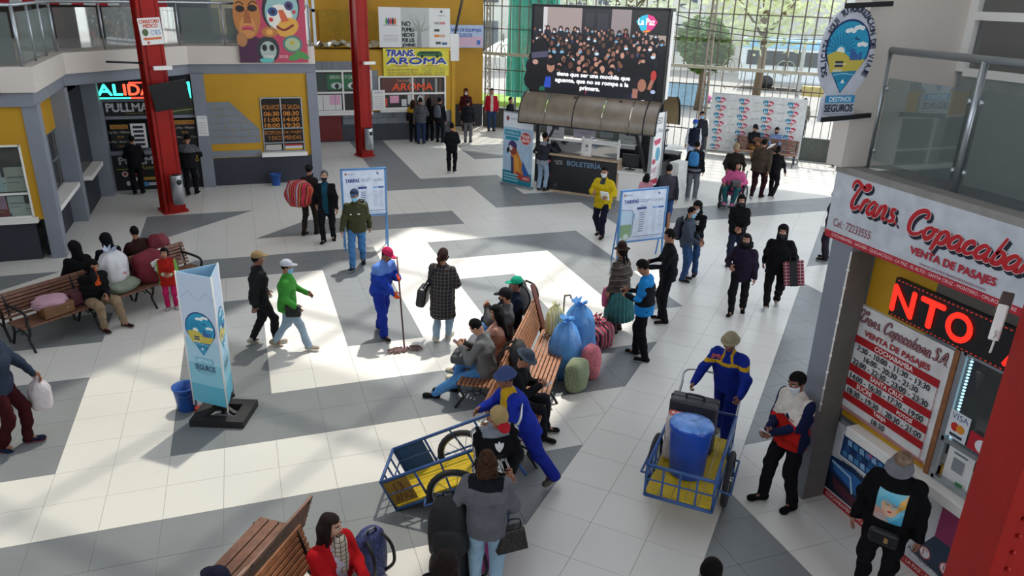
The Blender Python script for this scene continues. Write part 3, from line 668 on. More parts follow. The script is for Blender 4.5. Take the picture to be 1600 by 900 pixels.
# ================================================================== red pillars
def pillar(x, y, w, label, bins=True, top=12, rz=.35):
    r = thing('steel_pillar', label, 'pillar', (x, y, 0), rz)
    b = MB(); h = w/2
    b.bb((-h, -h, 0), (h, -h+.03, top)); b.bb((-h, h-.03, 0), (h, h, top)); b.bb((-h+.06, -h, 0), (-h+.1, h, top)); b.bb((h-.1, -h, 0), (h-.06, h, top)); b.build('shaft', M_red, r)
    b = MB(); b.bb((-h-.05, -h-.05, 0), (h+.05, h+.05, .06)); b.build('base_plate', M_red, r)
    return r
P1 = Vector((-1.95, 20.75)); P2 = Vector((3.95, 26.75))
pl1 = pillar(P1.x, P1.y, .5, 'red steel pillar in front of the neon-signed booth'); pl2 = pillar(P2.x, P2.y, .44, 'red steel pillar before the back booth with the yellow banner')
def binn(x, y, z, label, rz=0):
    r = thing('litter_bin', label, 'bin', (x, y, z), rz, None)
    b = MB(); b.lathe([(.14, 0), (.15, .02), (.15, .72), (.145, .74), (.12, .74)], n=16); b.build('drum', M_steel, r)
    b = MB(); b.lathe([(.1, 0), (.1, .012)], c=(0, 0, .744), n=14); b.blob((0, -.145, .58), (.07, .03, .07)); b.build('opening', M_black, r)
binn(-1.74, 20.28, .3, 'steel litter bin fixed to the left red pillar', .5); binn(4.06, 26.3, .3, 'steel litter bin fixed to the farther red pillar', .4)
tv = thing('television', 'black flat television bracketed on the left red pillar', 'television', (-1.6, 20.2, 3.0), .2); tv.rotation_euler = (.2, -.15, .2)
b = MB(); b.box((0, 0, 0), (.84, .06, .66)); b.build('screen', mat('tv_black', '#15181a', .35), tv, .01); b = MB(); b.beam((-.25, .35, .0), (-.1, .02, .0), .06, .06); b.build('bracket', M_black, tv)
b = MB(); b.box((0, 0, 0), (.5, .012, .6)); cs = b.build('clinic_notice', M_paper); cs.location = (-1.86, 20.46, 4.45); cs.rotation_euler = (0, -.06, .35); tag(cs, 'white notice with an orange arrow taped to the left red pillar', 'notice')
t = Art((-.25, -.0075, -.3), (1, 0, 0), (0, 0, 1)); t.text('CONSULTORIO', .03, .48, .47, .56, '#c04a20', bold=.004); t.text('MEDICO', .1, .38, .42, .46, '#c04a20', bold=.004); t.ell(.12, .28, .07, .08, '#4a5a30'); t.text('CIES', .24, .22, .46, .32, '#3a6ab0'); t.poly([(.04, .14), (.12, .18), (.12, .16), (.46, .16), (.46, .11), (.12, .11), (.12, .09)], '#d0601c'); t.ell(.15, .05, .03, .03, '#c02020'); t.build('lettering', cs)
for P, z in ((P1, 3.62), (P2, 3.2)):
    b = MB(); b.box((0, 0, 0), (.42, .1, .09)); o = b.build('emergency_light', M_white); o.location = (P.x+.24, P.y-.34, z); o.rotation_euler = (0, 0, .35); tag(o, 'small white lamp box on the '+('left' if P is P1 else 'farther')+' red pillar', 'lamp')
# ================================================================== glazed front
NF = Vector((1, 1, 0)).normalized(); DF = Vector((1, -1, 0)).normalized(); F0 = Vector((10.05, 32.25, 0)); LF = 19.0
def fp(s, z, d=0): return F0+DF*s+NF*d+Vector((0, 0, z))
M_frame = mat('rusty_frame', '#5c5347', .6, .3, var=.15, scale=8); M_beam = mat('pale_beam', '#b0aa98', .6)
b = MB(); b.beam(fp(0, 3.1), fp(LF, 3.1), .1, .12); b.beam(fp(0, 11.6), fp(LF, 11.6), .2, .4); wf = struct('wall_front', b, M_beam)
for i, z in enumerate((4.12, 5.02, 5.92, 6.9, 7.9, 9, 10.2)): b = MB(); b.beam(fp(0, z), fp(LF, z), .05, .035); b.build('transom', M_frame, wf)
n_ = 46
for i in range(n_+1):
    s = LF*i/n_; b = MB(); b.beam(fp(s, 3.1), fp(s, 11.5), .03, .04); b.build('mullion', M_frame, wf)
M_veil = mveil('dusty_glass'); gp = MB(); zz = (3.1, 4.12, 5.02, 5.92)
gm = MB(); gm.box(((LF/n_)/2, 0, .45), (LF/n_-.03, .008, .86)); g0 = None
for i in range(n_):
    for k in range(3):
        p = fp(LF*i/n_, zz[k]+.04)
        if k < 2:
            if g0 is None: g0 = gm.build('pane', M_veil, wf); o = g0
            else: o = g0.copy(); COL.objects.link(o)
            o.location = p; o.rotation_euler = (0, 0, -PI/4)
b = MB(); b.beam(fp(0, 8.6), fp(LF, 8.6), .008, 5.3); o = b.build('upper_panes', M_veil, wf)
for s in (9.6, 0.2): # lattice columns
    b = MB()
    for dx in (-.14, .14): b.tube([fp(s+dx, 0), fp(s+dx*.4, 6.5), fp(s+dx*.3, 11)], .035, 6)
    for k in range(22): b.beam(fp(s-.14+.1*(k/22), .3*k), fp(s+.14-.1*(k/22), .3*k+.3), .02, .02); b.beam(fp(s+.14-.1*(k/22), .3*k), fp(s-.14+.1*(k/22), .3*k+.3), .02, .02)
    b.build('lattice_column', mat('pale_rust', '#9a9082', .6), wf)
# iron railing below the beam: each bar a part
gz = MB(); gz.tube([(0, 0, .05), (0, 0, 3.05)], .014, 5); bar0 = None
for i in range(70):
    s = .2+i*.27
    if 10.4 < s < 10.9: continue
    if bar0 is None: bar0 = gz.build('iron_bar', M_frame, wf); o = bar0
    else: o = bar0.copy(); COL.objects.link(o)
    o.location = fp(s, 0, .05)
b = MB()
for z in (.75, 1.6, 2.45): b.beam(fp(0, z, .05), fp(LF, z, .05), .03, .04)
b.build('rail', M_frame, wf)
for s in (.9, 2.2, 10.5, 12.4):                                       # scrollwork
    b = MB()
    for q in (-1, 1):
        b.tube([fp(s+q*(.1+.28*math.cos(a)*(1-a/9)), 3.0+.5*math.sin(a)*(1-a/9)+a*.05, .05) for a in np.linspace(-1.5, 5.5, 18)], .018, 5)
    b.blob(fp(s, 3.75, .05), (.05, .05, .2)); b.build('scrollwork', M_beam, wf)
b = MB(); b.beam(fp(.0, .42), fp(7.0, .42), .12, .84); b.beam(fp(9.8, .42), fp(LF, .42), .12, .84); b.build('base_panel', mat('green_gray_panel', '#4a4f4a', .6), wf)
# end wall past the glazed front
# ================================================================== pin emblem used on the safe-travel signs
def pin(t, cx, cz, s):
    """a map pin with a small landscape; cz is the tip, s its height"""
    def drop(k):
        P = []
        for i in range(25):
            a = -.32+(PI+.64)*i/24; P.append((cx+.385*s*k*math.cos(a), cz+s*(.61+.385*k*math.sin(a))))
        P.append((cx, cz+s*(.0+.03*(1-k)*8))); return P
    t.poly(drop(1), '#14306a'); t.poly(drop(.93), '#2a9cc4')
    for i in range(13):
        a = .12+i*.24; t.line([(cx-.12*s+.1*s*math.cos(a), cz+.56*s+.1*s*math.sin(a)), (cx-.12*s+.26*s*math.cos(a), cz+.56*s+.26*s*math.sin(a))], .012*s, '#0f5f94')
    for x, z in ((.0, .84), (.14, .88), (.24, .66)):
        for k in (-.05, 0, .05): t.ell(cx+(x+k)*s, cz+(z+.012*(k == 0))*s, .045*s, .03*s, '#eef2f2')
    t.ell(cx-.12*s, cz+.56*s, .07*s, .07*s, '#eef0e8')
    t.poly([(cx-.34*s, cz+.52*s), (cx-.2*s, cz+.57*s), (cx-.05*s, cz+.55*s), (cx+.1*s, cz+.46*s), (cx+.33*s, cz+.46*s), (cx+.22*s, cz+.3*s), (cx-.24*s, cz+.28*s)], '#c9b84e')
    for x, h in ((.08, .16), (.13, .12), (.18, .09), (.24, .11)): t.rect(cx+(x-.02)*s, cz+.45*s, cx+(x+.02)*s, cz+(.45+h)*s, '#3f5fa0')
    t.rect(cx-.18*s, cz+.36*s, cx-.04*s, cz+.44*s, '#24324a'); t.rect(cx-.2*s, cz+.29*s, cx-.05*s, cz+.33*s, '#d8d4b0'); t.line([(cx-.2*s, cz+.4*s), (cx+.02*s, cz+.4*s)], .012*s, '#e8e4c0')
    t.poly([(cx-.22*s, cz+.29*s), (cx+.22*s, cz+.31*s), (cx+.1*s, cz+.15*s), (cx-.1*s, cz+.15*s)], '#2484ac'); t.line(cr([(cx-.18*s, cz+.25*s), (cx, cz+.27*s), (cx+.18*s, cz+.25*s)]), .012*s, '#9fd4e4')
    t.poly([(cx-.03*s, cz+.14*s), (cx+.04*s, cz+.14*s), (cx, cz+.2*s)], '#eef2f2'); t.line([(cx+.08*s, cz+.74*s), (cx+.18*s, cz+.73*s)], .014*s, '#1c3a6a'); t.line([(cx+.1*s, cz+.77*s), (cx+.14*s, cz+.71*s)], .01*s, '#1c3a6a')
# ================================================================== right ticket kiosk
KX = 6.15
b = MB(); b.bb((KX+.02, 1.5, 0), (KX+.14, 5.8, 1.05)); wr = struct('wall_right', b, M_gray)
b = MB(); b.bb((5.83, 5.79, 0), (6.13, 6.09, 3.16)); b.bb((6.13, 5.9, 0), (8.5, 6.09, 3.16)); col_ = b.build('column', M_gray, wr)
b = MB(); b.bb((5.834, 5.786, .0), (6.128, 5.79, 3.1)); b.build('column_shaded_face', mat('column_shade', '#5d5854', .7), wr)  # shade of this column side painted as a darker plate
b = MB(); b.tube([(5.826, 5.792, 1.2), (5.824, 5.79, 3.1)], .009, 6)
for k in range(9): b.blob((5.822, 5.788, 1.3+k*.2), (.016, .016, .02), 6, 4)
o = b.build('string_light_cable', M_white); tag(o, 'thin white cable with small clips down the kiosk column edge', 'cable')
b = MB(); b.bb((KX+.02, 5.0, 2.47), (KX+.1, 5.8, 3.14)); b.bb((KX+.02, 4.5, 1.1), (KX+.1, 5.8, 1.26)); b.build('yellow_panel', M_yel, wr)
b = MB(); b.bb((KX+.02, 1.5, 2.5), (KX+.1, 5.0, 3.14)); b.bb((KX+1.6, 1.5, 0), (KX+1.7, 5.8, 3.14)); b.bb((KX, 1.5, 3.14), (8.5, 6.09, 3.2)); b.build('back_panel', mat('kiosk_back', '#5f5a52', .8), wr)
b = MB(); b.bb((KX-.14, 1.5, 1.0), (KX+.5, 5.55, 1.12)); b.build('counter', M_white, wr, .01)
b = MB(); b.bb((KX-.02, 4.565, 1.12), (KX+.08, 4.615, 2.5)); b.build('wood_post', M_wood, wr)
# poster on the front
b = MB(); b.bb((KX, 1.5, 0), (KX+.02, 5.82, 1.0)); po = b.build('bus_poster', mat('poster_white', '#c4c8cc', .4)); tag(po, 'poster of blue coaches under the counter of the right ticket kiosk', 'poster')
t = Art((KX-.003, 5.82, 0), (0, -1, 0), (0, 0, 1)); t.rect(0, 0, 4.3, .1, '#a3202a'); t.rect(0, .1, 4.3, .12, '#c8c8cc')
t.text('COCHABAMBA - SACABA - QUILLACOLLO - LA PAZ - EL ALTO - SANTA CRUZ', .06, .025, None, None, '#e8e0dc', h=.05)
t.poly([(0, .12), (1.0, .12), (1.0, .3), (.75, .52), (.35, .6), (0, .55)], '#14305c'); t.poly([(.05, .5), (.4, .53), (.75, .45), (.95, .25), (.5, .3), (.1, .4)], '#2a64a4'); t.poly([(0, .12), (.9, .12), (.4, .3), (0, .38)], '#10182c'); t.line([(.05, .5), (.35, .46), (.42, .28)], .03, '#a8c8e0'); t.line([(.62, .44), (.8, .4), (.8, .28)], .025, '#9cc0e0')
for i in range(4): t.line([(.1+i*.02, .3-i*.035), (.5, .24-i*.03), (.8, .14)], .012, '#7a2030')
t.poly([(.9, .12), (1.0, .12), (1.0, .25), (.85, .28)], '#9cc4dc')
t.rect(.12, .62, .88, .94, '#d8dce0'); t.rect(.14, .64, .86, .92, '#1c3f6c')
for i in range(7):
    for j in range(3): t.poly([(.18+i*.09+j*.02, .66+j*.08), (.25+i*.09+j*.02, .66+j*.08), (.23+i*.09+j*.02, .73+j*.08), (.17+i*.09+j*.02, .72+j*.08)], ('#4a86b8', '#2a5a90', '#88b4d4', '#16305a')[(i*2+j) % 4])
t.poly([(.5, .86), (.6, .86), (.55, .9)], '#c05a80'); t.text('BUS CAMA LEITO', .2, .53, .86, .6, '#23262c')
t.rect(.95, .4, 1.5, .94, '#eceef0'); t.rect(.96, .41, 1.49, .93, '#c4c8cc'); t.rect(.97, .42, 1.48, .92, '#dde0e2'); t.text('SEMI CAMA', 1.0, .8, 1.4, .86, '#303438')
for i in range(3): t.rect(1.02, .48+i*.1, 1.36, .54+i*.1, '#b8bcc4')
t.poly([(1.5, .5), (2.4, .3), (2.4, .9), (1.5, .98)], '#983060'); t.poly([(1.3, .2), (2.5, .14), (2.5, .6), (1.5, .55)], '#2a3a50'); t.text('COMODIDAD', 1.4, .17, 1.95, .24, '#262a30')
for x in (1.45, 1.7, 1.95): t.ell(x, .3, .07, .07, '#b8404a'); t.ell(x, .3, .058, .058, '#dde0e2'); t.line([(x-.02, .27), (x-.02, .34), (x+.03, .33)], .014, '#b8404a')
t.text('A', 1.25, .2, 1.3, .26, '#303438'); t.build('print', po)
# timetable board
b = MB(); b.bb((KX-.02, 4.62, 1.2), (KX+.02, 5.88, 2.47)); tb = b.build('timetable', mat('board_white', '#d3d2d0', .4)); tag(tb, 'white timetable with red bars of departure hours on the right kiosk', 'timetable')
t = Art((KX-.023, 5.88, 1.2), (0, -1, 0), (0, 0, 1))
R_ = '#a3161c'; W_ = '#e4dcd8'; K_ = '#26282e'
SCR = {'T': [[(-.15, 1.5), (-.2, 1.9), (.1, 2.15), (.6, 1.9), (1.0, 1.7), (1.35, 1.85), (1.3, 2.1), (1.0, 2.05), (.85, 1.75)], [(.62, 1.9), (.35, 1.2), (.2, .5), (.35, .05), (.7, .1), (.95, .4)]],
 'r': [[(.05, 0), (.25, .95)], [(.18, .55), (.4, .95), (.65, .9)]], 'a': [[(.72, .85), (.45, 1.0), (.12, .6), (.1, .15), (.35, 0), (.62, .35), (.78, .95)], [(.78, .95), (.68, .2), (.82, 0), (1.0, .15)]],
 'n': [[(.05, 0), (.25, .95)], [(.12, .45), (.42, .95), (.65, .85), (.6, .3), (.7, 0), (.92, .15)]], 's': [[(.6, .95), (.32, .95), (.3, .62), (.55, .42), (.48, .05), (.1, .05)]], '.': [[(.1, 0), (.18, .12)]],
 'C': [[(1.05, 1.5), (1.25, 1.6), (1.2, 1.95), (.9, 2.05), (.45, 1.7), (.2, 1.0), (.3, .25), (.65, .0), (1.05, .2), (1.25, .55)]], 'o': [[(.45, 1), (.15, .7), (.12, .25), (.35, 0), (.62, .3), (.68, .75), (.45, 1.0)], [(.6, .8), (.95, .9)]],
 'p': [[(.25, .95), (.0, -.75)], [(.15, .5), (.45, 1.0), (.75, .8), (.65, .2), (.38, .0), (.12, .25)]], 'c': [[(.66, .72), (.5, 1.0), (.17, .7), (.12, .2), (.38, 0), (.75, .25)]],
 'b': [[(.5, 2.0), (.17, .3), (.32, 0), (.62, .2), (.72, .7), (.52, .95), (.25, .7)]], 'S': [[(.9, 1.6), (.8, 1.95), (.45, 1.95), (.3, 1.5), (.7, 1.0), (.75, .4), (.4, 0), (.05, .3)]], 'A': [[(0, 0), (.7, 1.95), (.95, 0)], [(.2, .6), (1.1, .65)]]}
ADV = {'T': 1.05, 'r': .68, 'a': .95, 'n': .95, 's': .72, '.': .4, 'C': 1.3, 'o': .92, 'p': .9, 'c': .8, 'b': .85, ' ': .35, 'S': 1.0, 'A': 1.1}
def script(t, s, x, z, k, col, w, dx=0, dz=0, kz=None):
    """brush-like connected lettering drawn stroke by stroke"""
    kz = kz or k
    for ch in s:
        for st in SCR.get(ch, ()):
            P = cr(st, 5); n = len(P)
            t.line([(x+px*k+.18*pz*kz+dx, z+pz*kz+dz) for px, pz in P], [w*(.55+.6*math.sin(PI*min(1, (i+1)/(n+1)))) for i in range(n)], col)
        x += ADV[ch]*k
    return x
script(t, 'Trans. Copacabana S.A.', .09, 1.09, .064, '#5c2a30', .026); script(t, 'Trans. Copacabana S.A.', .09, 1.09, .064, '#b88a90', .008)
t.text('VENTA DE PASAJES', .2, .94, 1.06, 1.02, '#a03038', bold=.004)
def bar(z, s, x0=.06, x1=1.2, h=.085):
    t.rect(x0, z, x1, z+h, R_)
    for q, xc in s: t.text(q, xc, z+.018, None, None, W_, h=.052, align='c', bold=.002)
def hrs(z, s, xc=.63, h=.062): t.text(s, xc, z, None, None, K_, h=h, align='c', bold=.002)
bar(.84, (('COCHABAMBA', .63),)); hrs(.76, '7:30 - 10:00 - 11:30 - 13:30'); hrs(.675, '16:00 - 20:30 - 21:30'); hrs(.59, '22:00 - 22:30 - 23:00 - 23:30')
bar(.495, (('SANTA CRUZ', .63),)); hrs(.415, '14:00 - 16:30 - 17:30 - 19:00'); bar(.32, (('SUCRE', .36), ('POTOSÍ', .92))); hrs(.235, '18:30 - 19:30', .36); hrs(.235, '20:30 - 21:00', .92); t.rect(.635, .22, .64, .32, R_)
bar(.14, (('TARIJA', .63),)); hrs(.055, '18:30'); 
for q in ((.06, .03, .066, .84), (1.194, .03, 1.2, .84)): t.rect(*q, R_)
for i in range(3): t.line([(0, .05-i*.016), (1.26, .03-i*.014)], .007, R_)
t.build('lettering', tb)
# running-letter display
b = MB(); b.bb((KX-.05, 2.6, 2.52), (KX+.0, 5.42, 2.93)); ld = b.build('led_display', M_black); tag(ld, 'black running-letter display with red letters on the right kiosk', 'display')
t = Art((KX-.053, 5.42, 2.52), (0, -1, 0), (0, 0, 1))
for i in range(52): t.rect(.03+i*.05, .385, .055+i*.05, .395, '#a0281c'); t.rect(.03+i*.05, .015, .055+i*.05, .025, '#a0281c')
for s_, x in (('N', .02), ('T', .36), ('O', .68), ('A', 1.3), ('L', 1.7)): t.text(s_, x, .07, x+.27, .34, '#ff2a18', bold=.012)
t.build('lettering', ld, mprint('led_red', .3, 1.3))
# sales window and what is behind it
b = MB()
for y in (4.53, 3.4, 2.4): b.bb((KX-.01, y-.03, 1.12), (KX+.06, y+.03, 2.52))
for z in (1.14, 1.58, 2.5): b.bb((KX-.01, 1.5, z-.025), (KX+.06, 4.53, z+.025))
w6 = b.build('window_6', M_alu); w6['kind'] = 'structure'
b = MB(); b.bb((KX+.02, 1.5, 1.6), (KX+.027, 4.5, 2.5)); b.build('pane', M_glass, w6)
t = Art((KX+.4, 4.4, 1.12), (0, -1, 0), (0, 0, 1)); t.rect(0, .3, 1.6, 1.38, '#a8b4b8'); t.ell(.75, .95, .5, .38, '#1c2a40', n=24); t.ell(.75, .85, .42, .22, '#2c3c54'); t.rect(.3, .48, 1.3, .62, '#c4ccd0'); t.rect(.38, .5, .9, .55, '#27324a'); t.line(cr([(.28, 1.1), (.3, .9), (.36, .8)]), .02, '#9cc4d8'); t.build('notice', w6)
t = Art((KX-.012, 4.54, 1.62), (0, -1, 0), (0, 0, 1)); t.rect(.04, .02, .26, .3, '#d4d8dc'); t.text('VISA', .06, .22, .24, .28, '#24407c'); t.ell(.12, .14, .045, .045, '#c83028'); t.ell(.18, .14, .045, .045, '#d88a28'); t.rect(.08, .04, .22, .07, '#303848'); t.rect(.28, .02, .56, .2, '#b02030'); t.ell(.44, .1, .09, .07, '#dcdce0'); t.rect(.6, .02, .76, .14, '#a82838'); t.build('sticker', w6)
b = MB()
for k in range(26): b.bb((KX+.03, 4.46, 1.6+k*.034), (KX+.05, 4.48, 1.615+k*.034))
b.build('light_strip', mat('led_white', '#bfe8ff', .4, emit=2.2), w6)
b = MB(); b.box((KX+.08, 4.34, 1.32), (.02, .26, .38), rz=.1); nt2 = b.build('counter_notice', M_paper); tag(nt2, 'white card with a grey square standing in the kiosk window', 'notice')
t = Art((KX+.062, 4.46, 1.14), (0, -1, 0), (0, 0, 1)); t.rect(.06, .14, .18, .28, '#8a9096'); t.rect(.05, .32, .2, .34, '#707880'); t.rect(.14, .02, .22, .05, '#3a8a50'); t.build('print', nt2)
# sign above, balcony and rail
SX = 5.82
b = MB(); b.bb((SX, 1.2, 3.16), (SX+.1, 6.2, 3.86)); sgn = b.build('company_sign', mat('sign_white', '#c3c8ce', .4)); tag(sgn, 'long white sign with red brush lettering above the right kiosk', 'sign')
t = Art((SX-.003, 6.2, 3.16), (0, -1, 0), (0, 0, 1)); t.rect(0, 0, 5, .075, '#b01e30')
t.text('COCHABAMBA - SACABA - QUILLACOLLO - LA PAZ - EL ALTO - SANTA CRUZ - MONTERO - ORURO - SUCRE', .1, .02, 2.25, .058, '#ecd8d8')
for c, dx, dz, w in (('#16182a', .025, -.022, .056), ('#f0ecec', 0, 0, .05), ('#b81a24', 0, 0, .04)): script(t, 'Trans.', .26, .385, .138, c, w, dx, dz, .132); script(t, 'Copacabana', 1.0, .35, .155, c, w*1.05, dx, dz, .118)
t.text('Cel.: 72233555', .1, .14, .62, .225, '#8a3048'); t.text('VENTA DE PASAJES', 1.12, .145, 2.02, .235, '#b02438', bold=.005); t.text('www.transcopacabanasa.com', 1.25, .085, 1.95, .125, '#8a3048'); t.build('lettering', sgn)
b = MB(); b.bb((SX+.02, 1.2, 3.2), (9, 6.2, 3.84)); b.bb((SX, 1.2, 3.86), (SX+.2, 6.22, 3.93)); wd = struct('trim_3', b, mat('balcony_edge', '#8d8a85', .8))
b = MB(); b.bb((SX+.2, 1.2, 3.84), (9, 6.05, 3.88)); b.build('balcony_floor', mat('balcony_tile', '#7f8388', .4), wd)
b = MB(); b.box((6.16, 4.3, 3.885), (.12, .2, .004), rz=.3); o = b.build('paper_sheet', M_paper); tag(o, 'white sheet of paper lying on the right balcony floor', 'paper')
b = MB(); b.bb((5.75, 6.08, 3.93), (7.05, 6.3, 9)); wbr = struct('wall_balcony', b, M_cream)
b = MB(); b.bb((7.05, .5, 3.88), (7.2, 6.3, 4.9)); b.bb((7.05, .5, 5.75), (7.2, 6.3, 9)); b.build('side_panel', mat('balcony_side', '#8d918e', .7), wbr)
b = MB(); b.bb((7.07, .5, 4.9), (7.1, 6.0, 5.75)); b.build('pane', M_dglass, wbr)
b = MB()
for y in (6.04, 4.9, 3.7): b.bb((7.0, y-.05, 4.88), (7.12, y+.05, 5.8))
for z in (4.88, 5.42, 5.75): b.bb((7.0, .5, z-.04), (7.12, 5.99, z+.04))
b.build('window_frame', M_white, wbr)
b = MB(); b.tube([(6.1, 6.1, 5.08), (6.1, .8, 5.08)], .035, 8); rr2 = b.build('balcony_railing', M_alu); tag(rr2, 'steel and glass railing on the right balcony above the company sign', 'railing')
ys = (6.1, 5.02, 3.9, 2.8)
for i, y in enumerate(ys):
    b = MB(); b.tube([(6.1, y, 3.88), (6.1, y, 5.08)], .032, 8)
    b.build('post', M_alu, rr2)
    for z in (4.1, 4.72):
        for q in (-.06, .06): b = MB(); b.blob((6.1, y+q, z), (.02, .03, .03), 6, 4); b.build('glass_clamp', M_alu, rr2)
    if i: b = MB(); b.bb((6.094, y+.07, 4.0), (6.106, ys[i-1]-.07, 4.82)); b.build('glass_panel', M_bglass, rr2)
# hanging pin-shaped sign
hs = thing('hanging_sign', 'white hanging sign with a blue map pin beside the right balcony', 'sign', (5.48, 5.98, 4.42))
def hang(k):
    P = []
    for i in range(28):
        a = -.95+(PI+1.9)*i/27; P.append((.315*k*math.cos(a), .64+.43*k*math.sin(a)))
    return P
out = [(.2, 0), (.2, .22), (.16, .27)]+hang(1)+[(-.16, .27), (-.2, .22), (-.2, 0)]
b = MB(); b.slab((0, 0, 0), (1, 0, 0), (0, 0, 1), out, .03); b.build('board', mat('sign_lilac', '#c3c6d2', .45), hs)
for q in (((-.12, .0, 1.06), (.42, .0, 1.09)), ((-.18, .0, .02), (.42, 0, .05))): b = MB(); b.beam(*q, .03, .045); b.build('bracket', M_black, hs)
t = Art((0, -.002, 0), (1, 0, 0), (0, 0, 1)); pin(t, -.01, .27, .68)
s_ = 'SOLICITA AQUÍ TU AUTORIZACIÓN DE VIAJE'
for i, ch in enumerate(s_):
    if ch == ' ': continue
    a = PI+.55-(PI+1.1)*i/(len(s_)-1); ca, sa = math.cos(a), math.sin(a); cx, cz = .278*ca, .65+.39*sa
    tx, tz = sa*.3, -ca*.4; L = math.hypot(tx, tz); tx, tz = tx/L, tz/L
    w = .042
    if ch in 'IÍ': w = .01
    t.T = lambda x, y: (cx+tx*x-tz*y, cz+tz*x+tx*y)
    t.text(ch, -w/2, -.031, w/2, .031, '#1c2444', bold=.0016); t.T = None
t.rect(-.17, .18, .17, .25, '#2a8fc0'); t.text('DESTINOS', -.13, .192, .13, .238, '#e8f0f4', bold=.001); t.text('SEGUROS', -.17, .095, .17, .165, '#1c2444', bold=.002); t.text('Presentando el certificado de nacimiento', -.18, .068, .18, .084, '#3a3f58'); t.text('original y el documento', -.12, .045, .12, .06, '#3a3f58'); t.build('lettering', hs)
# near red girder with a camera
gd = thing('steel_girder', 'large riveted red steel column close at the right edge', 'pillar', (2.95, 1.80, 0), -.52)
b = MB(); b.bb((0, -.02, 0), (.6, .02, 12)); b.bb((-.02, -.06, 0), (.03, .3, 12)); b.bb((.0, .28, 0), (.6, .32, 12)); b.build('shaft', M_red, gd)
b = MB()
for k in range(34):
    z = 3.1+k*.09; b.blob((.07, -.022, z), (.012, .008, .012), 8, 4); b.blob((.05+.02, -.022, z), (.001, .001, .001), 4, 3)
b.build('rivets', M_red, gd)
cm = thing('security_camera', 'white security camera bracketed on the near red column', 'camera', (3.075, 2.15, 4.2), .55); cm.scale = (.82, .82, .82)
b = MB(); b.box((0, 0, 0), (.055, .05, .2), R=Matrix.Rotation(.35, 3, 'Y')); b.build('housing', M_white, cm, .006)
b = MB(); b.box((.09, .0, .1), (.1, .06, .05), R=Matrix.Rotation(-.5, 3, 'Y')); b.beam((.1, 0, .06), (.13, .02, .0), .05, .05); b.build('lens_hood', mat('brown_plastic', '#4a3b35', .5), cm, .008)
b = MB(); b.tube(cr([(.04, 0, -.08), (.06, 0, -.14), (.02, 0, -.18), (-.02, 0, -.17)]), .006, 6); b.tube([(-.05, 0, -.05), (-.09, 0, -.06)], .006, 5); b.tube([(-.05, 0, -.03), (-.09, 0, -.03)], .006, 5); b.build('cable', M_white, cm)
# ================================================================== central ticket booth under the big screen
BK = thing('ticket_booth', 'black and white ticket booth under the big screen', 'booth', (8.2, 20.78, 0), -PI/4)   # local x along the front, y into the booth
b = MB(); b.bb((0, 0, .06), (2.5, .06, 1.1)); b.bb((2.44, .06, .06), (2.5, .7, 1.1)); b.build('front_panel', mat('booth_black', '#17171b', .35), BK)
b = MB(); b.bb((-.05, -.08, 1.1), (2.56, .4, 1.16)); b.bb((2.5, -.03, 0), (2.55, .3, 1.12)); b.bb((-.02, -.02, 0), (2.55, .04, .06)); b.build('counter_top', mat('pale_wood', '#b09a80', .5, var=.1, scale=12), BK)
b = MB(); b.bb((2.55, -.02, 0), (3.45, .5, .82)); b.bb((2.52, -.06, .82), (3.5, .55, .88)); b.build('side_counter', M_white, BK)
b = MB(); b.bb((0, 2.0, 0), (3.8, 2.1, 1.15)); b.bb((0, 1.6, 1.15), (3.8, 2.2, 1.2)); b.bb((3.4, .6, 0), (3.5, 2.0, 1.0)); b.bb((2.5, 1.6, 0), (3.4, 1.65, 1.9)); b.build('back_counter', mat('booth_dark', '#2b2a2c', .6), BK)
b = MB()
for x0, x1 in ((.35, 1.35), (1.65, 2.45)): b.bb((x0, .1, 1.16), (x1, .13, 1.55))
b.build('counter_screen', M_dglass, BK)
b = MB()
for x in (.33, 1.36, 1.62, 2.46): b.bb((x-.025, .08, 1.16), (x+.025, .14, 1.72 if x > 1 else 1.5))
b.bb((1.38, .06, 1.16), (1.62, .16, 1.66)); b.bb((.3, .08, 1.53), (2.5, .14, 1.58)); b.build('screen_frame', M_white, BK)
for x, y, z, w, h, c in ((.05, .5, 1.45, .55, .55, '#d8d4d8'), (.75, .9, 1.5, .7, .5, '#c8bfcc'), (2.2, .12, 1.2, .22, .4, '#d0d4d4'), (1.4, 1.5, 1.5, .4, .45, '#9aa2a4'), (2.0, 1.5, 1.35, .7, .5, '#c4c8c4'), (1.42, .05, 1.2, .18, .4, '#e0e0dc')):
    t = MB(); t.bb((x, y, z), (x+w, y+.015, z+h)); p = t.build('notice', mat('notice_'+c[1:], c, .6), BK)
    q = Art((x, y-.003, z), (1, 0, 0), (0, 0, 1)); q.rect(w*.3, h*.55, w*.45, h*.75, '#303438'); q.rect(w*.5, h*.55, w*.7, h*.75, '#505860'); q.rect(w*.2, h*.3, w*.8, h*.34, '#8a9094'); q.build('print', p)
for i, c in enumerate(('#7a3b20', '#c9c2b0', '#3a4a5c', '#a07a30', '#d8d8d4', '#50301e', '#8a94a0', '#3c3a38')):
    t = MB(); t.bb((2.58+i*.1, 1.55, 1.9), (2.66+i*.1, 1.7, 2.12+.03*(i % 3))); o = t.build('book', mat('book_'+c[1:], c, .6)); o.parent = None
    o.matrix_world = Matrix.Translation(BK.location) @ Matrix.Rotation(-PI/4, 4, 'Z'); tag(o, ('brown', 'cream', 'slate blue', 'ochre', 'white', 'dark brown', 'pale blue', 'charcoal')[i]+' upright book on the shelf inside the ticket booth', 'book', 'books on the booth shelf')
t = MB(); t.bb((2.5, 1.5, 1.86), (3.45, 1.75, 1.9)); t.bb((2.5, 1.5, 1.4), (3.45, 1.75, 1.44)); t.build('shelf', mat('booth_dark', '#2b2a2c'), BK)
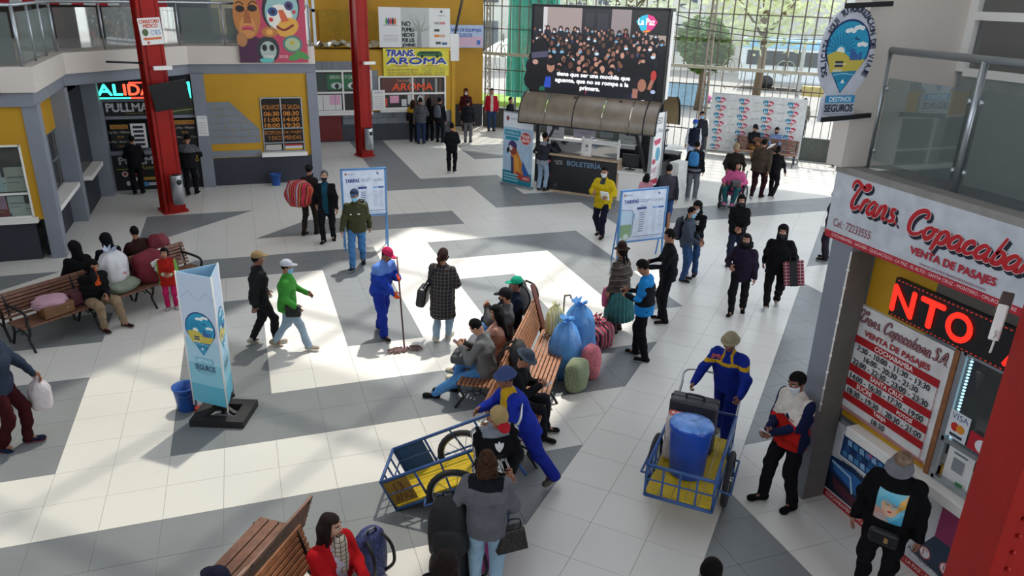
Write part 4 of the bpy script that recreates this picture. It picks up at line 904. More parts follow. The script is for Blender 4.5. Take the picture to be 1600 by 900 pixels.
b = MB()                                                              # slanting struts and posts
M_strut = mat('strut_black', '#1b1b1d', .5)
for x0, x1 in ((.1, .62), (3.3, 2.75)): b = MB(); b.beam((x0, .1, .9 if x0 > 1 else 1.16), (x1, .25, 2.35), .08, .08); b.build('strut', M_strut, BK)
for x in (-.45, 3.35): b = MB(); b.beam((x, 1.0, 0), (x, 1.0, 3.0), .1, .1); b.build('post', M_strut, BK)
mon = thing('desktop_monitor', 'black computer monitor on the white side counter of the booth', 'monitor', BK.location+Vector((2.1*.7071+.2, -2.1*.7071+.0, .88)), -PI/4)
b = MB(); b.box((.55, .1, .28), (.5, .05, .34)); b.build('screen', M_black, mon); b = MB(); b.box((.55, .14, .06), (.06, .05, .12)); b.box((.55, .12, .01), (.26, .2, .02)); b.build('stand', M_black, mon)
t = Art((.0, -.003, 0), (1, 0, 0), (0, 0, 1)); t.text('BOLETERÍA', .95, .84, 2.0, 1.02, '#6f8fb0', bold=.004)
t.poly([(.12, .82), (.3, .8), (.44, .9), (.34, 1.0), (.14, 1.02)], '#d04a90'); t.poly([(.12, .82), (.24, .86), (.2, 1.0), (.12, 1.02)], '#3a9ad0'); t.poly([(.3, .8), (.44, .9), (.3, .92)], '#e0662c'); t.text('LA PAZ', .55, .9, .8, .96, '#c8ccd0'); t.text('BUS', .6, .84, .8, .88, '#c8ccd0'); t.ell(.16, .48, .05, .05, '#b03040'); t.text('MI TELEFERICO', .24, .45, .5, .51, '#8a2c3a'); t.ell(.6, .22, .07, .07, '#3a4248'); t.build('lettering', BK)
t = MB(); t.tube(cr([(.15, -.05, .1), (.4, -.08, .14), (.62, -.06, .3)]), .012, 6); t.build('cable', M_black, BK)
# screen
BS = thing('led_screen', 'big lit video screen above the central ticket booth', 'screen', (7.95, 21.0, 2.88), -PI/4)
b = MB(); b.bb((0, 0, 0), (3.95, .5, 2.38)); b.build('cabinet', M_black, BS)
b = MB(); b.bb((3.96, .12, .05), (3.98, .4, 2.3)); b.build('side_cover', M_white, BS)
t = Art((.05, -.004, .05), (1, 0, 0), (0, 0, 1), .0004); SW, SH = 3.84, 2.26
t.rect(0, 0, SW, SH, '#0d0c12'); t.rect(.35, 1.5, 1.45, SH, '#9a8c8a'); t.rect(1.45, 1.55, 2.3, SH, '#1b1820'); t.rect(2.3, 1.5, 2.85, SH, '#8d8284'); t.rect(2.85, 1.5, 3.84, SH, '#1a1818'); t.rect(.3, 1.5, .42, SH, '#c8c4c8'); t.rect(1.55, 1.6, 1.8, 2.15, '#2c2832'); t.rect(1.9, 1.6, 2.2, 2.15, '#2c2832'); t.rect(3.2, 1.35, 3.84, 1.65, '#a09088')
rc = random.Random(11)
for row in range(8):
    n = 20-row*1.6; z = 1.62-row*.19; r = .055+row*.013
    for i in range(int(n)):
        x = (i+.5*(row % 2)+rc.random()*.6)*SW/n
        if x > SW-.1: continue
        zz_ = z+rc.random()*.1; sk = rc.choice(('#a87a6a', '#8c6250', '#b98a78', '#6f4a3c', '#57392f'))
        t.ell(x, zz_-r*2.2, r*2.0, r*2.2, rc.choice(('#0f0f16', '#14131c', '#101420', '#1a1a26')), n=10)
        t.ell(x, zz_+r*.25, r*1.2, r*1.3, '#0e0b0e', n=10); t.ell(x+(rc.random()-.5)*r*.5, zz_-r*.12, r*.62, r*.85, sk, n=10)
        q = rc.random()
        if q < .45: t.ell(x, zz_-r*.5, r*.7, r*.45, rc.choice(('#bcd4e4', '#d8dce0', '#6fa8cc')), n=8)
        if q > .45: t.ell(x-r*1.5, zz_+r*.9, r*.5, r*.55, sk, n=8)
        if q > .8: t.ell(x, zz_-r*2.0, r*.4, r*.8, rc.choice(('#c8c8d0', '#3a4a90', '#b03a50')), n=8)
for x, z, rx, rz in ((.25, .95, .28, .5), (.15, .4, .3, .5), (3.3, .45, .35, .5), (2.95, .75, .2, .3)): t.ell(x, z, rx, rz, '#0d0c10')
t.line([(0, .95), (.5, 1.02)], .16, '#4a4a60'); t.ell(.12, .78, .09, .07, '#b08a80'); t.ell(3.6, .62, .08, .14, '#b03a34'); t.line([(3.58, .5), (3.5, .25)], .1, '#a06a58'); t.ell(.6, .68, .12, .16, '#a87a66'); t.ell(.6, .8, .14, .1, '#17121a'); t.ell(3.2, .38, .17, .24, '#15121a'); t.ell(3.3, .35, .12, .17, '#9a6a58'); t.poly([(.4, .1), (.62, .1), (.62, .4), (.46, .4)], '#2a4ab0'); t.poly([(.25, 0), (.45, 0), (.42, .12), (.3, .12)], '#1c5a48'); t.rect(3.05, 0, 3.2, .25, '#9a6a5c'); t.ell(3.62, .2, .07, .05, '#a8b4d8')
t.rect(.68, .1, 3.05, .58, '#12121c')
t.text('tiene que ser una mochila que', .8, .42, 2.95, .56, '#f4f4f8', bold=.01); t.text('aguante, que no se rompa a la', .76, .25, 2.92, .39, '#f4f4f8', bold=.01); t.text('primera.', 1.52, .07, 2.1, .21, '#f4f4f8', bold=.01)
t.poly([(3.0, 1.98), (3.14, 2.12), (3.3, 2.16), (3.3, 1.78), (3.16, 1.74), (3.1, 1.84)], '#30b8d8'); t.poly([(3.3, 2.16), (3.46, 2.12), (3.58, 1.98), (3.5, 1.84), (3.42, 1.76), (3.3, 1.78)], '#d83a84'); t.poly([(3.3, 1.78), (3.42, 1.76), (3.36, 1.72), (3.2, 1.72)], '#e88a30'); t.text('La Paz', 3.06, 1.9, 3.5, 2.06, '#ffffff', bold=.006); t.build('picture', BS, M_scr)
b = MB()
for x0, x1, z0, z1 in ((0, .05, 0, 2.38), (3.89, 3.95, 0, 2.38), (0, 3.95, 0, .05), (0, 3.95, 2.31, 2.38)): b.bb((x0, -.03, z0), (x1, .0, z1))
b.build('bezel', M_black, BS)
# barrel canopy of smoky sheet
CN = thing('barrel_canopy', 'smoky brown curved canopy between the screen and the ticket booth', 'canopy', (7.9, 21.05, 2.05), -PI/4)
M_smoke = mat('smoky_sheet', '#6f6353', .3, var=.25, scale=3, spec=.6)
prof = [(.05+.62*(1-math.cos(a)), .84*math.sin(a)) for a in np.linspace(0, 1.45, 9)]
xs = [0, .8, 1.65, 2.5, 3.3, 4.05]
for i in range(5):
    b = MB(); vs = [(x, -.62+p, q+o_) for o_ in (0, -.008) for x in (xs[i]+.01, xs[i+1]-.01) for p, q in prof]; n = len(prof); fs = []
    for k in range(n-1): fs += [(k, k+1, n+k+1, n+k), (2*n+k, 3*n+k, 3*n+k+1, 2*n+k+1)]
    b.add(vs, fs, 0, True); b.build('sheet', M_smoke, CN)
b = MB(); vs = [(x, 1.5-p, q+.05) for x in (3.65, 4.2) for p, q in prof]; fs = [(k, n+k, n+k+1, k+1) for k in range(n-1)]; b.add(vs, fs, 0, True); b.build('rear_sheet', mat('smoky_tan', '#a08a68', .35), CN)
b = MB()
for x in (0, 1.65, 3.7, 4.05): b.tube([(x, -.62+p, q) for p, q in prof], .02, 6)
b.tube([(0, -.57, 0), (4.05, -.57, 0)], .02, 6); b.tube([(4.2, 1.5-p, q+.05) for p, q in prof], .025, 6)
b.beam((.9, -.3, .1), (1.6, -.2, .8), .04, .04); b.beam((3.3, -.3, .1), (2.9, -.2, .8), .04, .04); b.build('rib', M_black, CN)
# banners beside the booth
e0 = Vector((7.42, 21.7, 0)); e1 = Vector((8.0, 20.72, 0)); dd = (e1-e0).normalized(); LB_ = (e1-e0).length
pb = thing('parrot_banner', 'roll-up banner with a blue and orange parrot left of the booth', 'banner', e0, math.atan2(dd.y, dd.x))
b = MB(); b.bb((0, -.01, .08), (LB_, .01, 2.2)); b.build('print_sheet', mat('banner_blue', '#a9c2d8', .5), pb)
b = MB(); b.bb((-.03, -.08, 0), (LB_+.03, .08, .08)); b.bb((0, -.015, 2.2), (LB_, .015, 2.23)); b.build('base', M_alu, pb)
t = Art((0, -.013, .08), (1, 0, 0), (0, 0, 1)); w = LB_; t.rect(0, 1.7, w, 2.12, '#dfe4ea'); t.poly([(.1, 1.95), (.17, 2.04), (.24, 1.95), (.17, 1.86)], '#8a2c3c'); t.text('NUEVA TERMINAL', .3, 1.92, .9, 1.98, '#606a80'); t.rect(0, 0, w, .38, '#1f7f94'); t.rect(.05, 1.45, .68, 1.62, '#1f8ca4'); t.rect(.1, 1.32, .6, 1.42, '#1f8ca4'); t.text('CONSULTA', .1, 1.5, .62, 1.57, '#e0eef0')
t.ell(.88, 1.42, .21, .2, '#d8d0d0'); t.ell(.88, 1.42, .19, .18, '#c04040'); t.text('TOUR', .74, 1.43, 1.02, 1.52, '#f0e4e0', bold=.004); t.text('GRATIS', .74, 1.32, 1.02, 1.4, '#f0e4e0', bold=.004)
t.poly(cr([(.32, .9), (.34, 1.2), (.5, 1.1), (.75, .7), (.9, .35), (.7, .28), (.42, .3)], 3), '#c87a2c'); t.ell(.38, 1.12, .17, .19, '#3c2a60'); t.ell(.42, 1.0, .14, .12, '#8a3a2c'); t.ell(.3, 1.08, .08, .08, '#d8d4d0'); t.poly([(.24, 1.12), (.14, 1.02), (.18, .88), (.28, 1.0)], '#16161c'); t.ell(.33, 1.13, .02, .02, '#101014'); t.poly([(.32, .85), (.36, .3), (.45, .28), (.42, .8)], '#24346a'); t.poly([(.78, .75), (1.05, .35), (1.02, .2), (.85, .25), (.76, .5)], '#2a5aa0'); t.poly([(.45, .9), (.62, .8), (.68, .4), (.5, .4)], '#d89a3c'); t.poly([(.55, .4), (.8, .3), (.75, .15), (.55, .2)], '#a84030')
t.rect(.75, .14, w-.04, .3, '#b03038'); t.text('SABADOS', .8, .18, 1.05, .26, '#f0e8e4')
for i in range(3): t.rect(.06, .08+i*.09, .62, .12+i*.09, '#8fc4cc')
t.build('print', pb)
e0 = BK.matrix_world if False else None
sb = thing('side_banner', 'tall white banner with red and blue print on the booth right end', 'banner', (10.62, 18.36, 0), .55)
b = MB(); b.bb((0, -.01, .5), (.62, .01, 2.55)); b.build('print_sheet', M_paper, sb); b = MB(); b.bb((-.02, -.05, 0), (.02, .05, 2.57)); b.bb((.6, -.05, 0), (.64, .05, 2.57)); b.build('base', M_alu, sb)
t = Art((0, -.013, .5), (1, 0, 0), (0, 0, 1)); t.text('RED', .12, 1.75, .5, 1.92, '#30343c'); t.text('La Paz', .08, 1.5, .55, 1.62, '#606878'); t.poly([(.1, 1.3), (.5, 1.34), (.46, 1.2), (.2, 1.15)], '#c04868'); t.ell(.38, .9, .13, .2, '#5f9cb4'); t.ell(.2, .7, .1, .08, '#b84860'); t.poly([(.08, .5), (.4, .56), (.3, .3), (.1, .25)], '#c8a8b4'); t.rect(.1, .05, .5, .2, '#b0384c'); t.build('print', sb)
b = MB(); b.box((11.55, 18.35, .6), (.5, .3, 1.2), rz=.5); o = b.build('white_cabinet', mat('cabinet_white', '#c4c4bf', .5)); tag(o, 'white cabinet standing behind the tall right-end booth banner', 'cabinet')
# photo backdrop and bench before the glazed front
bd0 = fp(10.05, 0, -.75); bk = thing('photo_backdrop', 'white photo backdrop printed with rows of small city logos', 'backdrop', bd0, -PI/4)
b = MB(); b.bb((0, -.01, .15), (3.35, .01, 2.25)); b.build('print_sheet', mat('backdrop_white', '#c6c8c9', .6), bk)
b = MB()
for x in (0, 3.35): b.tube([(x, .03, 0), (x, .03, 2.27)], .02, 6); b.beam((x, -.3, .02), (x, .3, .02), .05, .04)
b.tube([(0, .03, 2.26), (3.35, .03, 2.26)], .02, 6); b.build('stand', M_alu, bk)
t = Art((0, -.013, .15), (1, 0, 0), (0, 0, 1))
for j in range(7):
    for i in range(4):
        x = .32+i*.86+.03*(j % 2); z = .14+j*.29
        t.poly([(x-.2, z+.04), (x-.16, z+.1), (x-.05, z+.11), (x, z+.08), (x, z-.06), (x-.1, z-.09), (x-.14, z-.03)], '#2a7f9c'); t.poly([(x, z+.09), (x+.12, z+.1), (x+.2, z+.03), (x+.13, z-.06), (x, z-.06)], '#b03c58'); t.text('La Paz', x-.13, z-.03, x+.14, z+.05, '#ecebf2', bold=.003); t.poly([(x-.08, z-.09), (x+.1, z-.07), (x+.03, z-.12)], '#c06238')
        if i < 3: t.text('municipio', x+.32, z-.02, x+.58, z+.02, '#585e66')
t.build('print', bk)
# ================================================================== beyond the glass
def tree(x, y, h, r, label, col, seed, trunk=.25, zc=None, n=900, leaf=.28):
    rd = random.Random(seed); rt_ = thing('tree', label, 'tree', (x, y, 0), 0, None)
    b = MB(); b.tube([(0, 0, -.2), (.1, 0, h*.3), (-.05, .05, h*.6)], [trunk, trunk*.8, trunk*.4], 8)
    for k in range(5): a = k*1.3; b.tube([(0, 0, h*.4), (math.cos(a)*r*.5, math.sin(a)*r*.5, h*.68)], [trunk*.4, trunk*.12], 6)
    b.build('trunk', mat('bark', '#6b5a48', .9, bump=.5), rt_)
    b = MB()
    for k in range(n):
        a = rd.random()*2*PI; e = math.asin(rd.random()*2-1); q = rd.random()**.4
        c = Vector((math.cos(a)*math.cos(e)*r*q, math.sin(a)*math.cos(e)*r*q, (zc or h*.7)+math.sin(e)*r*.85*q+.3*math.sin(a*3)))
        u = Vector((rd.gauss(0, 1), rd.gauss(0, 1), rd.gauss(0, .6))).normalized(); v = u.orthogonal().normalized(); s = leaf*(.6+rd.random())
        b.quad(c-u*s, c-v*s*.4, c+u*s, c+v*s*.4)
    b.build('crown', mleaf('leaf_'+col[1:], col), rt_)
def tpx(px, py): p = G(px, py); return p.x, p.y
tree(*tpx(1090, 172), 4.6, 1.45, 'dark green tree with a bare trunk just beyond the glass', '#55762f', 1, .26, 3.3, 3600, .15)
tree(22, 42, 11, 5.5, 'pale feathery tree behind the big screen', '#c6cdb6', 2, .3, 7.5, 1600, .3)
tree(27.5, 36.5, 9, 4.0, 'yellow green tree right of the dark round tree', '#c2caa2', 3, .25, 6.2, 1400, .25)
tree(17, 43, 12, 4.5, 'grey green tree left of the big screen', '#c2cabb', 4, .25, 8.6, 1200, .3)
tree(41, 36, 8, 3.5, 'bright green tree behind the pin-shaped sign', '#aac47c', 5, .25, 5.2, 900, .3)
b = MB(); b.bb((16, 56, 0), (44, 60, 12)); bld = b.build('far_building', mat('far_wall', '#c4c4be', .8)); tag(bld, 'long grey building across the plaza behind the trees', 'building')
for i in range(11):
    for j in range(3): q = MB(); q.bb((17+i*2.4, 55.9, 1.5+j*3.4), (18.5+i*2.4, 56.02, 3.6+j*3.4)); q.build('window', mat('far_window', '#4a5460', .3), bld)
b = MB(); b.bb((46, 38, 0), (60, 58, 9)); bld = b.build('hill_house', mat('house_gray', '#b8b0a8', .8)); tag(bld, 'grey and brick house block at the right beyond the plaza', 'building')
for i in range(6):
    for j in range(3): q = MB(); q.bb((45.9, 39+i*3, 1+j*2.8), (46.02, 40.6+i*3, 2.6+j*2.8)); q.build('window', mat('far_window', '#4a5460', .3), bld)
b = MB(); b.bb((47, 42, 9), (58, 52, 12)); b.build('upper_storey', mat('far_brick', '#8a4a40', .8), bld)
o = MB().prism([(58, 20), (80, 20), (80, 75), (30, 75), (30, 66)], -.2, 15).build('hillside', mat('hill', '#b4b4ae', .9)); o['kind'] = 'structure'
bu = thing('bus', 'blue and white bus parked beyond the plaza', 'bus', (36, 41.5, 0), -.7)
b = MB(); b.bb((-5, -1.2, .5), (5, 1.2, 3.2)); b.build('body', mat('bus_white', '#d0d8e0', .4), bu, .15); b = MB(); b.bb((-5.02, -1.22, 2.6), (5.02, 1.22, 3.25)); b.build('roof_band', mat('bus_blue', '#8cbce0', .4), bu, .1)
b = MB(); b.bb((-4.6, -1.24, 1.6), (4.6, 1.24, 2.5)); b.build('windows', mat('bus_glass', '#28323c', .2), bu)
for x in (-3.2, 3.2):
    for y in (-1.1, 1.1): b = MB(); b.lathe([(.48, -.15), (.48, .15)], n=14); w = b.build('wheel', M_black, bu); w.rotation_euler = (PI/2, 0, 0); w.location = (x, y, .48)
b = MB(); b.bb((-4, -.05, .0), (3, .05, 1.3)); o = b.build('blue_hoarding', mat('hoarding', '#9fc4dc', .6)); o.location = (21, 36.5, 0); o.rotation_euler = (0, 0, -.2); tag(o, 'pale blue street hoarding behind the dark round tree', 'hoarding')
um = thing('market_umbrella', 'big white market umbrella beyond the glass left of the screen', 'umbrella', (13.2, 37, 0))
b = MB(); b.tube([(0, 0, 0), (0, 0, 3.6)], .05, 8); b.build('pole', M_alu, um); b = MB(); b.lathe([(1.7, 2.6), (1.55, 2.85), (1.0, 3.2), (.3, 3.5), (.02, 3.62)], n=12, cap=False); b.build('canopy', mat('umbrella_white', '#c9cec8', .7), um)
b = MB(); b.bb((-7, -.3, -.3), (5, 2.6, .25)); o = b.build('grass_strip', mat('lawn', '#8fb050', .9)); o.location = (14, 37.5, 0); o.rotation_euler = (0, 0, -.6); o['kind'] = 'stuff'
o = MB().prism([(31, 27), (36, 24), (40, 32), (36, 34)], -.3, .06).build('grass_patch', mat('lawn', '#8fb050', .9)); o['kind'] = 'stuff'
cu_ = MB(); n = 24; vs = []
for j in range(6):
    for i in range(n+1): vs.append((i*.1, .14*math.sin(i*1.3+j*.3), 1.2+j*1.3))
cu_.add(vs, [(j*(n+1)+i, j*(n+1)+i+1, (j+1)*(n+1)+i+1, (j+1)*(n+1)+i) for j in range(5) for i in range(n)], 0, True)
o = cu_.build('green_netting', mat('teal_net', '#58c4ac', .6, var=.1)); o.location = fp(.5, 0, 1.2); o.rotation_euler = (0, 0, -PI/4); tag(o, 'sea green netting hanging outside the left end of the glass', 'netting')
b = MB(); b.tube([(0, 0, 0), (0, 0, 11)], .12, 8); o = b.build('lamp_post', mat('post_gray', '#b0b4b4', .6)); o.location = (*tpx(1245, 150), 0); tag(o, 'pale grey post standing outside behind the pin-shaped sign', 'post')
b = MB(); b.box((0, 0, 0), (.5, .03, .6)); o = b.build('blue_notice', mat('notice_blue', '#8cc4dc', .5)); o.location = fp(14.0, 3.55, .1); o.rotation_euler = (0, 0, -PI/4); tag(o, 'small pale blue notice hung on the glazed front', 'notice')
b = MB(); b.box((0, 0, 0), (3.0, .05, .5)); o = b.build('stall_awning', mat('stall_yellow', '#c8b878', .6)); o.location = (24.2, 26.5, 1.9); o.rotation_euler = (.5, 0, -PI/4); tag(o, 'pale yellow stall awning outside behind the backdrop', 'awning')
b = MB(); b.blob((0, 0, .2), (.5, .4, .25), noise=.2, seed=3); o = b.build('cloth_bundle', mat('pink_bundle', '#b05a90', .8)); p = G(1098, 160); o.location = (p.x, p.y, 0); tag(o, 'pink and blue bundle lying under the dark round tree', 'bundle')
for k, (z0, z1, sag) in enumerate(((5.15, 5.0, .5), (4.9, 4.7, .35))):
    a_, b_ = Vector((10.9, 18.6, z0)), Vector((21.5, 20.6, z1)); c_ = MB(); c_.tube([a_.lerp(b_, t_/14)-Vector((0, 0, sag*4*(t_/14)*(1-t_/14))) for t_ in range(15)], .012, 5)
    o = c_.build('overhead_cable', M_black); tag(o, ('upper' if k == 0 else 'lower')+' of two black cables slung from the screen past the glazed front', 'cable')
b = MB(); b.tube([(0, 0, 0), (-.75, -.2, .05)], .025, 6); o = b.build('iron_rod', M_black); o.location = (P1.x-.2, P1.y-.2, 3.72); tag(o, 'short dark rod sticking out left of the left red pillar', 'rod')
# ================================================================== price boards
def price_board(loc, rz, w, z0, z1, label, bus):
    r = thing('price_board', label, 'board', loc, rz)
    M_bl = mat('board_blue', '#4a7fb4', .5)
    b = MB(); b.bb((-w/2, -.01, z0), (w/2, .01, z1)); b.build('print_sheet', mat('board_pale', '#c9d2e2', .5), r)
    b = MB()
    for x in (-w/2, w/2): b.bb((x-.02, -.02, z0), (x+.02, .02, z1))
    for z in (z0, z1): b.bb((-w/2-.02, -.02, z-.02), (w/2+.02, .02, z+.02))
    b.build('frame', M_bl, r)
    for x in (-w/2, w/2):
        b = MB(); b.beam((x, 0, z0), (x, -.05, 0), .035, .035); b.beam((x, .02, z1*.7), (x, .2, 0), .025, .025); b.build('leg', M_bl, r)
    t = Art((-w/2, -.013, z0), (1, 0, 0), (0, 0, 1)); h = z1-z0
    t.poly([(.06, h-.1), (.09, h-.07), (.12, h-.1), (.09, h-.13)], '#a04030'); t.text('BOLIVIA', .14, h-.12, .28, h-.09, '#606880')
    t.text('TARIFAS', .08, h-.29, .08+w*.31, h-.21, '#2a3f8c', bold=.004); t.text('DESDE LA CIUDAD', .1+w*.34, h-.24, w*.66, h-.215, '#4a5a8c'); t.text('DE LA PAZ', .1+w*.34, h-.28, w*.6, h-.255, '#4a5a8c'); t.text('LA PAZ', w*.73, h-.28, w*.93, h-.225, '#8a9098'); t.line([(w*.8, h-.08), (w*.84, h-.13)], .03, '#3a4a70')
    t.rect(w*.36, h-.44, w*.56, h-.39, '#2c3f7c'); t.rect(w*.7, h-.44, w*.8, h-.4, '#7fa4d4'); t.rect(w*.82, h-.44, w*.95, h-.4, '#3c5fa4'); t.text('Bs', w*.44, h-.37, w*.5, h-.35, '#4a5a8c')
    for i in range(9):
        z = h-.52-i*(h-.68)/9; t.rect(w*.42, z, w*.53, z+.014, '#5c6890'); t.rect(w*.71, z, w*.79, z+.012, '#9aa8c4'); t.rect(w*.84, z, w*.93, z+.012, '#9aa8c4')
    t.rect(w*.3, .1, w*.96, .112, '#5c6890'); t.rect(w*.4, .06, w*.9, .07, '#8a94b0')
    if bus: t.poly([(.0, .1), (w*.26, .1), (w*.26, .4), (0, .42)], '#7f9f7c'); t.poly([(0, .4), (w*.26, .4), (w*.27, h*.58), (0, h*.64)], '#b4cde0'); t.line(cr([(0, h*.64), (w*.2, h*.62), (w*.28, h*.55), (w*.28, .15)]), .015, '#6f86a8'); t.rect(w*.28, h*.45, w*.32, h*.55, '#7fa4c4'); t.ell(w*.15, .12, .09, .09, '#9cb8a0'); t.ell(w*.15, .12, .06, .06, '#c4d0d0')
    t.build('print', r)
    return r
price_board((2.38, 16.44, 0), 0, .96, .78, 1.83, 'blue-framed price board standing behind the man in the olive jacket', False)
price_board((8.1, 14.1, 0), .08, 1.18, .46, 1.62, 'blue-framed price board with a bus drawing beside the queue', True)
b = MB(); b.box((0, 0, 0), (.06, .03, 1.0)); o = b.build('wooden_prop', M_wood); o.location = (8.86, 14.25, .5); tag(o, 'wooden prop standing behind the right edge of the price board with a bus', 'prop')
# ================================================================== three-sided banner on a black base
A_, B_, C_ = Vector((-1.0, 9.78, 0)), Vector((-.57, 9.43, 0)), Vector((-.5, 9.97, 0))
tb_ = thing('triangular_banner', 'tall three-sided blue banner with a map pin on a black base', 'banner', (-.69, 9.7, 0)); C0 = Vector((-.69, 9.7, 0))
for k, (p, q) in enumerate(((A_, B_), (B_, C_), (C_, A_))):
    p = p-C0; q = q-C0; d = (q-p).normalized(); n = Vector((d.y, -d.x, 0)); L = (q-p).length
    b = MB(); b.slab(p+Vector((0, 0, .27)), d, (0, 0, 1), [(0, 0), (L, 0), (L, 1.85), (0, 1.85)], .01); f = b.build('banner_side', mat('banner_cyan', '#9fc4dc', .5), tb_)
    t = Art(p+n*.002+Vector((0, 0, .27)), d, (0, 0, 1)); t.rect(0, 0, L, 1.85, '#c2d2e6'); t.rect(0, 0, L, .95, '#a4cde0'); t.rect(0, 0, L, .6, '#7fbfd4'); t.rect(0, 0, L, .28, '#4fa8c4')
    for x in (.12, .4): t.line([(x-.1, 1.5), (x+.04, 1.62), (x+.16, 1.5)], .012, '#a8b8d4')
    pin(t, L/2, .72, .62)
    t.rect(L/2-.14, .6, L/2+.14, .68, '#6fb4d0'); t.text('DESTINOS', L/2-.12, .615, L/2+.12, .665, '#d8ecf4'); t.text('SEGUROS', L/2-.16, .5, L/2+.16, .58, '#2a4a68', bold=.002); t.text('Presentando el certificado', L/2-.14, .47, L/2+.14, .485, '#3a5a74'); t.text('de nacimiento original', L/2-.1, .44, L/2+.1, .455, '#3a5a74'); t.build('print', f)
b = MB()
for p in (A_, B_, C_): b.tube([p-C0+Vector((0, 0, .2)), p-C0+Vector((0, 0, 2.13))], .012, 6)
b.build('corner_pole', M_white, tb_)
b = MB(); R3 = Matrix.Rotation(-.35, 3, 'Z')
for x0, x1, y0, y1 in ((-.36, .36, -.3, -.16), (-.36, .36, .16, .3), (-.36, -.2, -.16, .16), (.2, .36, -.16, .16)): b.box(R3 @ Vector(((x0+x1)/2, (y0+y1)/2, .05))+Vector((.06, 0, 0)), (x1-x0, y1-y0, .1), R=R3)
b.beam((-.2, -.1, .09), (.2, .1, .27), .05, .05); b.beam((.2, -.14, .09), (-.1, .1, .27), .05, .05); b.tube([(.05, 0, .05), (.05, 0, .3)], .03, 8); b.build('base', mat('rubber_black', '#1d1d1f', .6), tb_)
# ================================================================== buckets
def bucket(x, y, h, r, label):
    q = thing('bucket', label, 'bucket', (x, y, 0)); m = mat('bucket_blue', '#1c4f9c', .4)
    b = MB(); b.lathe([(r*.75, 0), (r*.78, .01), (r, h), (r+.012, h), (r+.012, h-.025), (r+.002, h-.025), (r, h), (r-.01, h), (r*.74, .015)], n=22, cap=False); b.lathe([(r*.75, .01), (.001, .01)], n=22, cap=False); b.build('shell', m, q)
    b = MB(); b.tube(cr([(-r, 0, h-.02), (-r*.7, -r*.8, h-.06), (0, -r*1.08, h-.1), (r*.7, -r*.8, h-.06), (r, 0, h-.02)]), .006, 5); b.build('handle', m, q)
bucket(-1.12, 10.06, .36, .16, 'blue plastic bucket beside the three-sided banner'); bucket(.74, 23.0, .34, .15, 'blue bucket against the dark foot of the yellow wall')
b = MB(); b.box((0, 0, .03), (.2, .1, .06)); o = b.build('red_dustpan', mat('dustpan_red', '#a02a22', .5), None, .01); o.location = (-.92, 9.95, 0); tag(o, 'small red dustpan on the floor behind the banner base', 'dustpan')
# ================================================================== benches
def bench(loc, rz, L, label, wood='varnished_wood', band=None, n_leg=3, arms=False, ns=8):
    """local: x along the bench, sitter faces +y, back at y<0"""
    r = thing('bench', label, 'bench', loc, rz); mw = MATS[wood] if wood in MATS else M_wood
    for i in range(ns):
        pw = .48/ns; y = .04+(i+.5)*pw; b = MB(); b.box((0, y, .425), (L, pw-.013, .03)); s_ = b.build('seat_slat', mw, r, .006)
        if band: b = MB(); b.box(((band[0]+band[1])/2, y, .4415), (band[1]-band[0], pw-.015, .003)); b.build('painted_band', M_white, s_)
    for i in range(7):
        z = .485+i*.057; y = -.002-i*.018; b = MB(); b.box((0, y, z), (L, .028, .045 if i < 6 else .06), R=Matrix.Rotation(.3, 3, 'X')); s_ = b.build('back_slat', mw, r, .006)
        if band: b = MB(); b.box(((band[0]+band[1])/2, y+.017, z+.004), (band[1]-band[0], .003, .043), R=Matrix.Rotation(.3, 3, 'X')); b.build('painted_band', M_white, s_)
    for k in range(n_leg):
        x = -L/2+.08+(L-.16)*k/(n_leg-1); b = MB()
        b.tube(cr([(x, .52, .41), (x, .5, .3), (x, .44, .2), (x, .5, .1), (x, .56, 0)]), .02, 6); b.tube(cr([(x, .0, .41), (x, .03, .25), (x, -.02, .12), (x, -.08, 0)]), .02, 6)
        b.tube([(x, .54, .4), (x, -.02, .4)], .022, 6); b.tube(cr([(x, .0, .4), (x, -.03, .6), (x, -.12, .85)]), .02, 6); b.tube(cr([(x, .45, .25), (x, .25, .32), (x, .05, .22)]), .014, 5)
        for q in range(5): a = q*1.257; b.tube([(x, .25+.07*math.cos(a), .31+.07*math.sin(a)), (x, .25+.07*math.cos(a+1.257), .31+.07*math.sin(a+1.257))], .01, 4)
        if arms and k in (0, n_leg-1): b.tube(cr([(x, -.08, .68), (x, .15, .68), (x, .42, .66), (x, .5, .6), (x, .48, .5), (x, .52, .42)]), .024, 6); b.blob((x, -.09, .69), (.03, .05, .05), 8, 5)
        b.build('iron_leg', M_iron, r)
    return r
def ang(d): return math.atan2(d[1], d[0])
W_old = mat('worn_wood', '#6f4a38', .55, var=.25, scale=12, bump=.2); W_new = mat('orange_wood', '#8c5c3c', .5, var=.25, scale=12, bump=.12)
dC = Vector((.521, .854, 0)); nC = Vector((.854, -.521, 0)); NEAR = Vector((2.47, 7.55, 0))
cb1 = bench(NEAR+dC*1.72+nC*.05, ang(dC)+PI, 3.44, 'long slatted wooden bench facing the blue sacks, right half of the central pair', 'orange_wood')
cb1.rotation_euler.z = ang((-dC.x, -dC.y)); 
cb2 = bench(NEAR+dC*2.36-nC*.22, ang(dC), 2.4, 'slatted wooden bench with a row of sitters, left half of the central pair', 'orange_wood')
dL = Vector((.765, .644, 0)); nL = Vector((.644, -.765, 0)); LF_ = Vector((-3.44, 12.62, 0))
lb1 = bench(LF_+dL*1.55-nL*.5, ang((-dL.x, -dL.y)), 3.4, 'long bench near the left kiosk holding bundles and a seated woman', 'worn_wood', None, 4, True)
lb2 = bench(LF_+dL*1.55-nL*.74, ang(dL), 3.4, 'bench behind the left bundles with three people facing away', 'worn_wood', None, 4, True)
